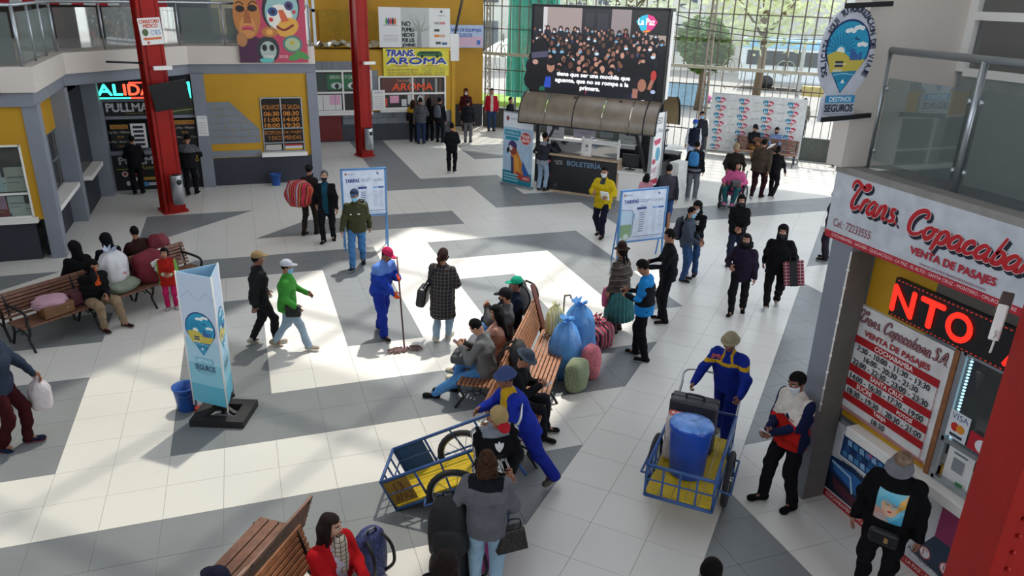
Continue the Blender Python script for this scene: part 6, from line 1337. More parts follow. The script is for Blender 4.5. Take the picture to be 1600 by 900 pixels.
def person(label, pos=None, f=0, h=1.66, foot=None, head=None, hz=None, top='#333', bot='#222', shoe='#181818', skin=None, hair='short', hcol=None, cap=None, hood=None, mask=None, fat=1.0, topn='jacket', botn='trousers', off=.02, hem=.06,
           coat=0, skirt=0, split=None, top2=None, bsplit=None, bot2=None, sole='#8f8c88', legw=.018, P=None, sleeve=1, cat='person', face=True, child=1.0, gloves=None, brim=1.0, group=None, cap2=None, hl=.35, lapel=None, **kw):
    NP_[0] += 1; sd_ = NP_[0]; off = off*.62
    q = dict(rf=(.1, .02, 0), lf=(-.1, .0, 0), rfp=0, lfp=0, pel=(0, 0, .93), rh=(.26, .04, .80), lh=(-.26, .04, .80), lean=2, side=0, hp=4, hy=0, ht=0, rc=.5, lc=.5, tw=0, re=(.5, -.8, -.2), le=(-.5, -.8, -.2), rk=(.15, 1, 0), lk=(-.15, 1, 0))
    q.update(P or {}); q.update(kw); s = h/1.70
    if head is not None: pos = G(head[0], head[1], hz if hz else h)
    if foot is not None: pos = G(*foot)
    pos = Vector((pos[0], pos[1], 0)); rz = heading(pos, f)
    if head is not None and (q['lean'] > 8 or q['lean'] < -8):        # keep the head over the pixel when bent
        l = math.sin(math.radians(q['lean']))*.6*s; pos = pos-Vector((-math.sin(rz), math.cos(rz), 0))*l
    root = thing('person', label, cat, pos, rz, group); root['h'] = s
    dist = math.hypot(pos.x, pos.y); vx = min(max(.0012*dist, .0095), .026)*(1 if dist < 22 else .95)
    skin = skin or SKIN; S3 = lambda t: _v(t)*s
    pel = S3(q['pel']); le_, si = math.radians(q['lean']), math.radians(q['side']); up = _v((math.sin(si), math.sin(le_), math.cos(le_)*math.cos(si))); up /= np.linalg.norm(up)
    tw = math.radians(q['tw']); rt_ = _v((math.cos(tw), math.sin(tw), 0)); fw = np.cross(up, rt_)
    neck = pel+up*.5*s; ch = pel+up*.3*s; sw = .168*fat**.5*s
    shR, shL = neck-up*.068*s+rt_*sw, neck-up*.068*s-rt_*sw; hpR, hpL = pel+_v((.088*fat, 0, -.02))*s, pel+_v((-.088*fat, 0, -.02))*s
    l1, l2 = .275*s, .245*s; elR, wrR = ik(shR, S3(q['rh']), l1, l2, q['re']); elL, wrL = ik(shL, S3(q['lh']), l1, l2, q['le'])
    anR, anL = S3(q['rf'])+_v((0, 0, .085*s)), S3(q['lf'])+_v((0, 0, .085*s)); knR, anR = ik(hpR, anR, .42*s, .42*s, q['rk']); knL, anL = ik(hpL, anL, .42*s, .42*s, q['lk'])
    F = fat
    def arms(o, w0=1, upto=1.0):
        L = []
        for sh, el, wr in ((shR, elR, wrR), (shL, elL, wrL)):
            L.append(C(neck-up*.07*s, sh-up*.012*s, (.055+o*.7)*s, (.047+o*.7)*s, .05*s)); L.append(C(sh, el, (.05*F**.5+o)*s, (.043*F**.5+o)*s, .035*s))
            e = wr if upto >= 1 else el+(wr-el)*upto
            if upto > .05: L.append(C(el, e, (.043*F**.5+o)*s, (.031+o*.8)*s, .03*s))
        return L
    def trunk(o, hm):
        sitting = q['pel'][2] < .75; lo = pel-up*(hm if sitting else hm+.16)*s
        return [C(lo, ch, (.129*F+o)*s, (.122*F+o)*s, .06*s, 1.38, rt_), C(ch, neck-up*.1*s, (.122*F**.7+o)*s, (.085+o)*s, .06*s, 1.5, rt_), E_(pel+_v((0, -.03, .02))*s+fw*.02*s, ((.158*F+o)*s, (.122*F+o)*s, .13*s), .06*s)]
    def legs(o, w=0):
        L = [E_(pel+_v((0, -.015, -.02))*s, ((.158*F+o)*s, (.118*F+o)*s, (.12+o)*s), .05*s)]
        for hp, kn, an in ((hpR, knR, anR), (hpL, knL, anL)): L += [C(hp, kn, (.082*F+o)*s, (.054*F**.5+o+w*.5)*s, .045*s), C(kn, an-_v((0, 0, .015))*s, (.054*F**.5+o+w*.5)*s, (.038+o+w)*s, .03*s)]
        return L
    V, Fq = nets(*field([C(pel, ch, .105*F*s, .11*F*s, .06, 1.3, rt_), C(ch, neck, .095*F**.7*s, .04*s, .05, 1.3, rt_)]+[p for p in arms(-.013)]+legs(-.006)+[C(an, an+_v((0, .1, -.04))*s, .03*s, .025*s) for an in (anR, anL)], max(.03, vx)), max(.03, vx)) if True else None
    # head, in its own frame
    hp_, hy_, ht_ = math.radians(q['hp']), math.radians(-q['hy']), math.radians(q['ht'])
    Rh = Matrix.Rotation(math.degrees(0)+hy_, 3, 'Z') @ Matrix.Rotation(-hp_, 3, 'X') @ Matrix.Rotation(ht_, 3, 'Y')
    hs = s*.95*child; hc = Vector(neck)+(Vector(up)*.5+Vector((0, 0, .5))).normalized()*.055*s+Rh @ Vector((0, .01, .105))*s
    vh = max(.0052, min(.0011*dist, .014)); nk = Rh.inverted() @ (Vector(neck-up*.02*s)-hc)/hs
    sk = [E_((0, -.01, .03), (.076, .094, .1), .02), E_((0, .022, -.045), (.057, .066, .07), .03), E_((0, .06, -.09), (.03, .026, .024), .03), C((0, .086, .012), (0, .104, -.022), .009, .014, .014), E_((.02, .088, -.026), (.011, .012, .01), .01), E_((-.02, .088, -.026), (.011, .012, .01), .01),
          E_((.038, .058, -.022), (.032, .03, .03), .025), E_((-.038, .058, -.022), (.032, .03, .03), .025), C((-.045, .074, .034), (.045, .074, .034), .011, .011, .015), C((-.02, .082, -.056), (.02, .082, -.056), .009, .009, .008), C((-.016, .08, -.068), (.016, .08, -.068), .009, .009, .008),
          E_((.079, -.006, -.004), (.011, .022, .032), .006), E_((-.079, -.006, -.004), (.011, .022, .032), .006), C((0, -.03, -.05), tuple(nk), .05, .054, .03), ('-', (.033, .098, .012), (.017, .016, .012), None, 0), ('-', (-.033, .098, .012), (.017, .016, .012), None, 0)]
    Vh, Fh = nets(*field(sk, vh), vh); cen = Vh[Fh].mean(1)
    lips = (np.abs(cen[:, 0]) < .026) & (cen[:, 1] > .07) & (np.abs(cen[:, 2]+.062) < .012)
    brow = (np.abs(np.abs(cen[:, 0])-.034) < .019) & (cen[:, 1] > .06) & (np.abs(cen[:, 2]-.037) < .0075)
    mh = np.where(brow, 2, np.where(lips, 1, 0)); Rn = np.array(Rh)
    def toW(Z): return Z*hs @ Rn.T+np.array(hc)
    hb = MB()
    for W_, el, dl, sg, cu in ((wrR, elR, 'r', 1, q['rc']), (wrL, elL, 'l', -1, q['lc'])):
        d = Vector(W_-el).normalized(); pn = q.get(dl+'p') or Vector((-sg, 0, 0))*(1-abs(d.x)*.6)+Vector((0, -abs(d.x)*.5, -.3*abs(d.y)))
        th = q.get(dl+'t') or Vector((0, abs(d.z), abs(d.y)+.6*abs(d.x))); hand(hb, Vector(W_)-d*.01*s, d, pn, th, cu, s*1.02)
    eb = MB()
    for x in (-.033, .033): eb.blob(toW(_v((x, .079, .012))), (.0125*hs,)*3, 8, 6, 3, Rh.copy()); eb.blob(toW(_v((x, .0885, .011))), (.0062*hs, .005*hs, .0062*hs), 7, 5, 2, Rh.copy())
    allV = [V, toW(Vh)]; allF = [Fq, Fh+len(V)]; mi = [np.zeros(len(Fq), int), mh]
    me_o = npmesh('body', np.concatenate(allV), np.concatenate(allF), [skin, LIP if face else skin, EYE, EYEW], root, np.concatenate(mi))
    bm = bmesh.new(); bm.from_mesh(me_o.data); lst = [(eb, 0)]+([(hb, 0)] if not gloves else [])
    for mb, _ in lst:
        vv = [bm.verts.new(v) for v in mb.v]
        for f_, m_, sm in zip(mb.f, mb.m, mb.sm):
            try: p = bm.faces.new([vv[i] for i in f_]); p.material_index = m_; p.smooth = True
            except ValueError: pass
    bm.to_mesh(me_o.data); bm.free()
    if gloves: hb.build('gloves', cloth(gloves, rough=.5), root, smooth=True)
    def garment(name, prims, mats, cuts=(), wr=.006, fn=None, v=None):
        v = v or vx; Vg, Fg = nets(*field(prims, v, cuts, wr*s, sd_), v); mi_ = None
        if fn is not None:
            c = Vg[Fg].mean(1)/s; mi_ = np.asarray(fn(c[:, 0], c[:, 1], c[:, 2])).astype(int)
        return npmesh(name, Vg, Fg, mats, root, mi_)
    cm_ = lambda c: c if not isinstance(c, str) else cloth(c)
    # trousers or skirt, shoes
    if bot: garment(botn, legs(legw, kw.get('flare', .004)), [cm_(bot)]+([cm_(bot2)] if bot2 else []), [((0, 0, 1), pel[2]+.1*s), (tuple(-_v((0, 0, 1))), -.03*s)], .01, bsplit)
    if skirt:                                                         # pleats standing out from the waistband
        sb_ = MB(); n_ = 132; vs_ = []; L_ = ((.02, .135), (-.06, .165), (-.25, .205), (-.45, .232), (-skirt, .245), (-skirt, .235))
        for z_, r_ in L_:
            for j_ in range(n_): a_ = 2*PI*j_/n_; r2 = (r_*F+.011*math.cos(22*a_)*min(1, -z_*5+.2)+.006*math.sin(5*a_+z_*9))*s; vs_.append((r2*1.08*math.cos(a_), r2*math.sin(a_)-.02*s, pel[2]+z_*s))
        sb_.add(vs_, [(i_*n_+j_, (i_+1)*n_+j_, (i_+1)*n_+(j_+1) % n_, i_*n_+(j_+1) % n_) for i_ in range(len(L_)-1) for j_ in range(n_)], 0, True); sb_.build('skirt', cm_(kw['skc']), root)
    for an, pt, toe in ((anR, q['rfp'], q.get('rto', .18)), (anL, q['lfp'], q.get('lto', -.18))):
        cp, sp_ = math.cos(pt), math.sin(pt); fd = _v((math.sin(toe)*cp, math.cos(toe)*cp, -sp_)); ud = _v((0, sp_, cp)); he = an-ud*.045*s-fd*.035*s; to = an-ud*.055*s+fd*.155*s
        n_ = tuple(-ud); z0 = (an-ud*.082*s)@ud
        sh_ = [C(he, to, .043*s, .034*s, .02*s, 1.15, np.cross(fd, ud)), C(an+ud*.035*s, he+fd*.03*s, .045*s, .05*s, .03*s), E_(to-fd*.02*s, (.045*s, .05*s, .034*s), .02*s)]
        v_ = min(vx, .014); Vg, Fg = nets(*field(sh_, v_, [(n_, -z0)]), v_); c = Vg[Fg].mean(1)@ud; npmesh('shoe', Vg, Fg, [cm_(shoe), cm_(sole)], root, (c < z0+.024*s).astype(int))
    # upper clothes
    hm = hem if not coat else coat*.5
    pr = trunk(off, hm)+arms(off, upto=sleeve)+[C(neck-up*.05*s, neck+up*.015*s, (.062+off)*s, (.05+off*.8)*s, .03*s)]
    if coat: pr.append(C(pel, pel-_v((0, 0, coat))*s, (.135*F+off)*s, (.165*F+off)*s, .05*s, 1.25, rt_))
    if lapel is None: cuts = []
    else: cuts = []
    ms = [cm_(top)]+([cm_(c) for c in (top2 if isinstance(top2, (list, tuple)) else [top2])] if top2 else [])
    tg = garment(topn, pr, ms, [((0, 0, -1), -(pel[2]-(coat+.02 if coat else hem+.07)*s))] if q['lean'] < 30 and q['pel'][2] > .75 else [], kw.get('wr', .011), split)
    root_top[root.name] = tg
    # hair and head wear
    def hg(name, prims, mats, cuts=(), fn=None, v=None, wr=0):
        v = v or vh*1.05; Vg, Fg = nets(*field(prims, v, cuts, wr, sd_), v)
        mi_ = None
        if fn is not None: c = Vg[Fg].mean(1); mi_ = np.asarray(fn(c[:, 0], c[:, 1], c[:, 2])).astype(int)
        return npmesh(name, toW(Vg), Fg, mats, root, mi_)
    hm_ = hcol or M_hair
    facecut = lambda X, Y, Z: np.minimum(np.minimum(Y-.035+.0*X, .07-Z+0*Y), .075-np.abs(X)+0*Y+0*Z) # inside = positive
    if hair and not hood:
        L = [E_((0, -.014, .034), (.087, .104, .108), .02)]
        if hair in ('long', 'pony', 'bun', 'braids', 'bob'): L.append(E_((0, -.04, -.01), (.09, .085, .1), .03))
        if hair in ('long', 'bob'):
            e = -hl if hair == 'long' else -.11
            for x in (-.055, 0, .055): L.append(C((x, -.06, -.02), (x*1.25, -.08, e), .05, .042 if hair == 'bob' else .034, .03))
            for x in (-.078, .078): L.append(C((x, .0, .02), (x*1.1, .005, max(e, -.3)), .026, .02, .02))
        if hair == 'pony': L += [C((0, -.1, .02), (0, -.135, -.04), .03, .04, .02), C((0, -.135, -.04), (0, -.12, -.2), .034, .018, .02)]
        if hair == 'bun': L.append(E_((0, -.12, .04), (.05, .045, .05), .02))
        if hair == 'braids': L += [C((x, -.08, -.06), (x*1.3, -.14, -.5), .026, .014, .02) for x in (-.05, .05)]
        low = -.055 if hair == 'short' else -9
        hg('hair', L, [hm_], [facecut, lambda X, Y, Z: low-Z+0*X+0*Y, lambda X, Y, Z: np.minimum(np.minimum(Y+.02, .0-Z), .2-np.abs(X)) if hair == 'short' else -1+0*X+0*Y+0*Z], wr=.007)
    if hood:
        hg('hood', [E_((0, -.025, .035), (.106, .125, .128), .03), C((0, -.05, -.05), (0, -.06, -.17), .095, .11, .05)], [cm_(hood)], [lambda X, Y, Z: .088-np.sqrt((X/.9)**2+((Z+.0)/1.1)**2+0*Y)-np.maximum(.03-Y, 0)*4], wr=.006)
        hg('hair', [E_((0, -.01, .034), (.084, .1, .104), .02)], [hm_], [facecut])
    if mask:
        mm_ = {'w': M_mask, 'b': M_maskb, 'k': M_maskk}[mask]
        hg('mask', [(p[0], p[1], tuple(x+.009 for x in p[2]), p[3], p[4]) if p[0] == 'e' else C(p[1], p[2], p[3]+.007, p[4]+.007, p[5]) for p in (sk[1], sk[2], sk[3], sk[6], sk[7])], [mm_], [lambda X, Y, Z: np.maximum(np.maximum(.02-Y+0*X, Z+.012), -.118-Z+0*X)], v=min(vh*.9, .008))
    if cap:
        kind, c1 = cap; c2 = cap2 or c1
        if kind == 'cap': hg('cap', [E_((0, -.014, .05), (.096, .114, .107), .01), E_((0, .115, .052), (.072*brim, .082*brim, .012), .015)], [cm_(c1), cm_(c2)], [lambda X, Y, Z: .038-Z+0*X+0*Y], lambda x, y, z: (y > .088) & (z < .085))
        elif kind == 'bucket': hg('hat', [E_((0, -.014, .055), (.098, .115, .104), .01), E_((0, -.005, .045), (.155*brim, .165*brim, .015), .03)], [cm_(c1)], [lambda X, Y, Z: .024+.0*X+0*Y-Z])
        elif kind == 'bowler': hg('hat', [C((0, -.015, .06), (0, -.015, .125), .1, .09, .01), E_((0, -.015, .058), (.15, .155, .016), .02)], [cm_(c1)], [lambda X, Y, Z: .036-Z+0*X+0*Y])
        elif kind == 'visor': hg('visor', [E_((0, -.01, .045), (.093, .11, .04), .01), E_((0, .09, .05), (.135, .14, .014), .02)], [cm_(c1)], [lambda X, Y, Z: .03-Z+0*X+0*Y])
    for k_, v_ in dict(wrR=wrR, wrL=wrL, neck=neck, pel=pel, hc=hc).items(): root_j.setdefault(root.name, {})[k_] = Vector(v_)
    root_j[root.name]['M'] = Matrix.Translation(pos) @ Matrix.Rotation(rz, 4, 'Z'); root_j[root.name]['s'] = s; root_j[root.name]['rz'] = rz
    return root
root_top = {}; root_j = {}
def at(p, x, y, z):
    j = root_j[p.name]; return j['M'] @ (Vector((x, y, z))*j['s'])
def wrist(p, side, d=(0, 0, 0)):
    j = root_j[p.name]; return j['M'] @ (j['wr'+side]+Vector(d))
def decal(p, art, name='print', back=False, gap=.005):
    """lay a flat drawing onto the front (or back) of the person's upper garment; drawing coordinates are metres in the person's frame"""
    V0, F0_, C0_ = art.v, art.f, art.c; V1 = []; F1 = []; C1 = []
    for f_, c_ in zip(F0_, C0_):                                      # cut the drawing small enough to follow the cloth
        st_ = [(V0[f_[0]], V0[f_[i]], V0[f_[i+1]]) for i in range(1, len(f_)-1)]
        while st_:
            t_ = st_.pop(); e_ = [sum((t_[i][k]-t_[(i+1) % 3][k])**2 for k in (0, 2)) for i in range(3)]; m_ = e_.index(max(e_))
            if e_[m_] > .0009:
                a_, b_, c2_ = t_[m_], t_[(m_+1) % 3], t_[(m_+2) % 3]; mid = tuple((x+y)/2 for x, y in zip(a_, b_)); st_ += [(a_, mid, c2_), (mid, b_, c2_)]
            else: k_ = len(V1); V1 += list(t_); F1.append((k_, k_+1, k_+2)); C1.append(c_)
    art.v, art.f, art.c = V1, F1, C1
    o = root_top[p.name]; bm = bmesh.new(); bm.from_mesh(o.data); bv = BVHTree.FromBMesh(bm); s = root_j[p.name]['s']; sg = -1 if back else 1; nv = []
    for i, v in enumerate(art.v):
        hit = bv.ray_cast(Vector((v[0], sg*1.2, v[2])), Vector((0, -sg, 0)))
        y = hit[0].y if hit[0] else sg*.16
        nv.append((v[0], y+sg*(gap+abs(v[1])), v[2]))
    bm.free(); art.v = nv; return art.build(name, p)
def chest_art(p): return Art((0, 0, 0), (-1, 0, 0), (0, 0, 1), .0006)
# ================================================================== the people in the hall
def st(**k): return k
# --- left booths
pA = person('person in black leaning on the neon-signed booth counter, behind the left red pillar', (-2.95, 22.75), 172, 1.62, top='#141417', bot='#131316', P=st(lean=14, rh=(.15, .35, 1.08), lh=(-.15, .35, 1.08)))
person('person in grey top bending into the booth right of the left red pillar', (-1.55, 22.3), 168, 1.7, top='#55575c', bot='#141417', sole='#c0c0c0', split=lambda x, y, z: z < 1.2, top2='#17171b', P=st(lean=22, rh=(.2, .4, 1.12), lh=(-.12, .42, 1.14), hp=30, rf=(.1, .12, 0), lf=(-.08, -.12, .02)))
person('dark-haired person sitting inside the left front kiosk behind its window', (-5.0, 18.2), 10, 1.6, top='#24242a', bot='#222226', hair='bob', pel=(0, 0, .85), rf=(.1, .1, 0), lf=(-.1, .1, 0))
# --- queue at the back booth
person('short brown-haired person with a mustard top first in the back booth queue', (6.2, 29.0), 165, 1.6, top='#b08a24', split=lambda x, y, z: z < 1.22, top2='#1c1a1c', bot='#1b1b20', hair='long', hcol=M_bhair)
person('person in a grey hooded jacket and jeans queueing at the back booth', foot=(658, 225), f=178, h=1.74, top='#4a4b4f', bot='#26344f', P=st(rh=(.2, .25, 1.0)))
person('long-haired person in black between two others in the back booth queue', (6.85, 29.05), 170, 1.66, top='#161619', bot='#151518', hair='long')
pD4 = person('person in black with a grey backpack last in the back booth queue', foot=(687, 223), f=150, h=1.72, top='#1a1a1f', bot='#16171c')
backpack(at(pD4, .02, -.2, 1.0), root_j[pD4.name]['rz']+PI, 'grey backpack worn by the last person in the back booth queue', '#4a4e58', .3, .16, .45)
person('person in a maroon hooded jacket and white mask by the yellow end wall', (8.95, 31.2), 5, 1.72, top='#3c141c', hood='#3c141c', mask='w', bot='#16161a')
person('person in a black jacket and grey striped trousers seen from behind near the end wall', foot=(731, 223), f=172, h=1.66, top='#1c1d22', bot='#5a5a5e', hair='short')
pF = person('man in black with white-soled shoes walking away on the open floor', foot=(706, 270), f=176, h=1.62, top='#15161a', bot='#131317', sole='#c8c8c8', P=dict(WALK, rh=(.12, .25, 1.05), lh=(-.12, .25, 1.05), rf=(.08, .14, 0), lf=(-.08, -.16, .04)))
person('person in a red jacket and jeans standing against the glazed front', (10.0, 30.9), 4, 1.76, top='#a0182c', bot='#2a3c5c', off=.028, split=lambda x, y, z: (np.abs(x) < .05) & (y > .05), top2='#c0b4ac')
person('dark-jacketed person standing behind the parrot banner', head=(797, 152), f=60, h=1.68, top='#16171b', bot='#1a1a20')
# --- at the ticket booth
person('man in a grey work vest and pale jeans at the booth counter', foot=(846, 298), f=140, h=1.73, top='#2c2f36', bot='#8fa4b8', shoe='#2a2220', split=lambda x, y, z: (z < .93) | ((z > 1.36) & (np.abs(x) < .12)), top2='#8a8f98', P=st(rh=(.3, .42, 1.16), lh=(-.3, .2, .98), lean=6))
for i, s_ in enumerate((1.45, 2.05)):
    person(('left' if i == 0 else 'right')+' black-haired clerk sitting inside the ticket booth', BK.location+DF*s_+NF*.75, 10, 1.6, top='#c8ccd0' if i == 0 else '#1c1c20', bot='#202024', P=dict(SIT, pel=(0, 0, .68), hp=30))
pK = person('man in a yellow padded jacket holding papers and a white mask on', foot=(938, 369), f=-22, h=1.74, top='#b8a01c', bot='#171a2a', shoe='#141416', mask='w', off=.04, hem=.12, wr=.014, P=dict(WALK2, lf=(-.1, .16, 0), rf=(.1, -.12, .02), rh=(.14, .28, 1.12), lh=(-.2, .26, 1.05), lean=0), split=lambda x, y, z: (z > 1.3) & (np.abs(x) < .06) & (y > 0), top2='#3a3c40')
b = MB(); b.box((0, 0, 0), (.2, .02, .24)); o = b.build('papers', M_paper); o.location = at(pK, -.16, .3, 1.08); o.rotation_euler = (-.5, 0, root_j[pK.name]['rz']); tag(o, 'white papers held by the man in the yellow padded jacket', 'papers')
person('small girl in a pink tracksuit holding the hand of the man in a vest', foot=(1004, 347), f=172, h=1.27, top='#c88a98', bot='#c08490', hair='bob', child=1.12, off=.03, P=st(hy=30, lf=(-.07, 0, 0), rf=(.07, 0, 0)))
person('man in a dark padded vest and jeans walking away beside the girl in pink', foot=(1036, 356), f=178, h=1.66, top='#24252c', bot='#2c4670', fat=1.12, off=.03, P=dict(WALK, rf=(.09, .12, 0), lf=(-.09, -.14, .03)), split=lambda x, y, z: (np.abs(x) < .2) & (z > .85), top2='#3a3840')
# --- by the glazed front
pN = person('man in black with grey tracksuit trousers and a blue backpack seen from behind', foot=(1079, 312), f=172, h=1.72, top='#18191e', bot='#6a6c74', shoe='#a0a0a4', sole='#c8c8c8', legw=.026)
backpack(at(pN, -.02, -.17, 1.02), root_j[pN.name]['rz']+PI, 'blue backpack worn by the man in grey tracksuit trousers', '#1f6aa0', .3, .17, .42)
person('person in a blue cap and dark vest with white sleeves beyond the blue backpack', foot=(1078, 264), f=10, h=1.68, top='#171c2c', cap=('cap', '#2c4ca8'), bot='#8a98b4', split=lambda x, y, z: np.abs(x) > .19, top2='#b8bcc4', mask='b')
person('person in dark clothes half hidden behind the blue-capped one', (15.6, 23.6), 20, 1.74, top='#22242a', bot='#2a2c34', mask='b')
pO = person('man in a tan cap and brown jumper pushing the wheelchair', foot=(1139, 313), f=8, h=1.68, top='#241c1a', bot='#1c1a1c', cap=('cap', '#8a7a5c'), fat=1.15, P=st(rh=(.24, .34, .98), lh=(-.24, .34, .98), lean=8, hp=14))
wc = root_j[pO.name]; wpos = at(pO, 0, .62, 0)
pO2 = person('seated woman in a pink jacket and teal trousers in the wheelchair', wpos, -12, 1.6, top='#b0507a', bot='#1c4a50', shoe='#a04a78', fat=1.3, off=.03, hair='long', hl=.2, P=dict(SIT, pel=(0, 0, .56), rf=(.1, .42, .12), lf=(-.1, .42, .12), rh=(.24, .3, .72), lh=(-.24, .26, .74), hy=-40, lean=-6))
wch = thing('wheelchair', 'black folding wheelchair carrying the woman in pink', 'wheelchair', wpos, root_j[pO2.name]['rz'])
for s_ in (-1, 1):
    wheel(wch, (s_*.31, -.05, .31), .29); wch.children[-1].rotation_euler = (0, 0, PI/2)
    wheel(wch, (s_*.25, .42, .09), .07); wch.children[-1].rotation_euler = (0, 0, PI/2)
b = MB()
for s_ in (-1, 1): b.tube(cr([(s_*.25, -.42, .95), (s_*.25, -.28, .92), (s_*.25, -.25, .5), (s_*.25, .3, .48), (s_*.22, .46, .2), (s_*.18, .56, .1)]), .014, 6); b.tube([(s_*.25, -.25, .2), (s_*.25, .42, .2)], .012, 6); b.tube([(s_*.27, -.22, .72), (s_*.27, .2, .72)], .02, 6); b.tube([(s_*.25, -.26, .9), (s_*.25, -.25, .1)], .012, 6); b.box((s_*.13, .58, .1), (.16, .14, .02))
b.build('frame', M_iron, wch); b = MB(); b.box((0, .05, .47), (.46, .46, .03)); b.box((0, -.25, .7), (.46, .03, .42)); b.build('seat', M_black, wch)
b = MB(); b.box((0, 0, 0), (.3, .14, .2)); o = b.build('black_handbag', M_black, None, .04); o.location = wpos+Vector((-.18, -.3, .72)); tag(o, 'black handbag on the lap of the woman in the wheelchair', 'bag')
person('broad man in a brown jacket and maroon trousers walking away', foot=(1181, 310), f=165, h=1.8, top='#40362e', bot='#2a1418', fat=1.2, off=.04, sole='#b8b8b8', P=dict(WALK, rf=(.09, .12, 0), lf=(-.09, -.16, .03)))
person('woman in black walking away beside the man in the brown jacket', foot=(1204, 309), f=160, h=1.58, top='#17171a', bot='#141416', sole='#c0c0c0', hair='pony', P=dict(WALK2, lf=(-.09, .14, 0), rf=(.09, -.2, .05)))
bp = fp(11.75, 0, -1.0); person('man in a dark jacket and tan trousers sitting on the bench before the photo backdrop', (bp.x, bp.y), 25, 1.7, top='#17181c', bot='#8a6434', P=dict(SIT, rh=(.05, .4, .68), lh=(-.12, .38, .66), lean=6, hp=16), cap=('cap', '#1c1c20'))
bp = fp(12.55, 0, -1.0); pR2 = person('person in a blue checked shirt sitting on the bench before the photo backdrop', (bp.x, bp.y), -5, 1.66, top=mplaid('blue_check', '#3f5f94', '#b4c0d0', 9), bot='#24262c', mask='k', P=dict(SIT, hp=20))
b = MB(); b.box((0, 0, 0), (.34, .02, .3)); o = b.build('paper_bag', M_paper); o.location = at(pR2, .1, .42, .62); o.rotation_euler = (.7, 0, .4); tag(o, 'white paper held by the person in the blue checked shirt', 'paper')
pS = person('man in black carrying a red duffel bag past the backdrop', foot=(1312, 262), f=120, h=1.74, top='#141519', bot='#141417', P=dict(WALK, rf=(.08, .24, 0), lf=(-.08, -.3, .06)))
o = sack('duffel_bag', at(pS, .34, -.05, .74), .3, .17, .36, 'red and black duffel bag slung on the man by the backdrop', mbands('red_duffel', ['#8a1f24', '#16161a', '#a8322c'], 4, 'Z'), 'bag', tie=False, seed=21, rz=root_j[pS.name]['rz']+1.3)
# --- right aisle
pT = person('person in a black hooded coat standing behind the pair of women in the right aisle', head=(1160, 306), f=0, h=1.6, top='#121214', hood='#121214', mask='k', bot='#22283a', off=.03, P=st(rh=(.06, .26, 1.0), lh=(-.08, .24, .98)))
pU = person('young woman in a black printed hoodie, hood up and white mask, beside a backpacked man', foot=(1078, 430), f=-18, h=1.62, top='#141416', hood='#141416', mask='w', bot='#2c4468', sole='#c0c0c0', P=st(rh=(.1, .26, 1.02), lh=(-.04, .28, 1.04), hp=16))
t = chest_art(pU); t.text('LOVE', -.1*.95, 1.17, .1, 1.25, '#c8c8c8', bold=.004); decal(pU, t)
pV = person('man in a grey jacket with a dark backpack and blue mask facing the hooded woman', foot=(1066, 438), f=75, h=1.58, top='#3c4450', bot='#2a4266', mask='b', P=st(rh=(.16, .3, .98), lh=(-.16, .26, .96), hp=8))
backpack(at(pV, .0, -.2, .95), root_j[pV.name]['rz']+PI, 'dark backpack worn by the man in the grey jacket', '#1c2030', .3, .18, .46)
b = MB(); b.box((0, 0, 0), (.04, .18, .4)); o = b.build('teal_strap_bag', mat('teal_bag', '#2a7a7c', .7), None, .02); o.location = at(pU, .2, -.12, 1.15); tag(o, 'teal bag on the shoulder of the woman in the black hoodie', 'bag')
pW = person('man in a black jacket and striped track trousers facing left beside the price board', foot=(1036, 503), f=-78, h=1.75, top='#16171c', bot='#15151a', shoe='#17171a', sole='#c4c0b8', bsplit=lambda x, y, z: (x > .1) & (np.abs(((x*0+y))-.0) < .014), bot2='#c0c0c0', P=st(rh=(.12, .32, 1.08), lh=(-.12, .34, 1.06), hp=12))
pX = person('woman in a dark purple jacket and black scarf walking in the right aisle', foot=(1150, 490), f=-6, h=1.6, top='#221a2a', bot='#131315', shoe='#101012', hair='bob', mask='k', off=.032, hem=.12, P=dict(WALK, rf=(.09, .14, 0), lf=(-.09, -.18, .04), rh=(.2, .26, 1.05), lh=(-.26, .06, .78)))
hgw = sack('head_scarf', at(pX, 0, 0, 1.38), .13, .13, .16, 'thick black scarf around the neck of the woman in purple', cloth('#101012'), 'scarf', tie=False, seed=31)
pY = person('woman in a black hooded coat carrying a red chequered bag in the right aisle', foot=(1204, 480), f=-2, h=1.67, top='#111113', hood='#111113', mask='k', bot='#121214', shoe='#a8a8a8', sole='#c8c8c8', fat=1.1, off=.035, hem=.12, P=dict(WALK, rf=(.08, .16, 0), lf=(-.08, -.2, .05), lh=(-.3, .1, .86)))
mck = mplaid('red_check', '#6a1c2c', '#c0a8ac', 8); b = MB(); b.box((0, 0, 0), (.36, .2, .46)); o = b.build('checked_bag', mck, None, .03); o.location = at(pY, -.32, .16, .82); o.rotation_euler = (.15, .2, root_j[pY.name]['rz']); tag(o, 'red and black chequered travel bag carried by the woman in the black hood', 'bag')
b = MB(); b.box((0, .006, 0), (.14, .2, .462)); b.build('dark_panel', M_black, o); b = MB(); b.tube(cr([(-.06, 0, .23), (-.05, 0, .3), (.05, 0, .3), (.06, 0, .23)]), .01, 5); b.build('handle', M_black, o)
person('person in dark clothes half hidden behind the corner of the right kiosk', (12.3, 12.95), -100, 1.66, top='#24262e', bot='#221c24', hair='short')
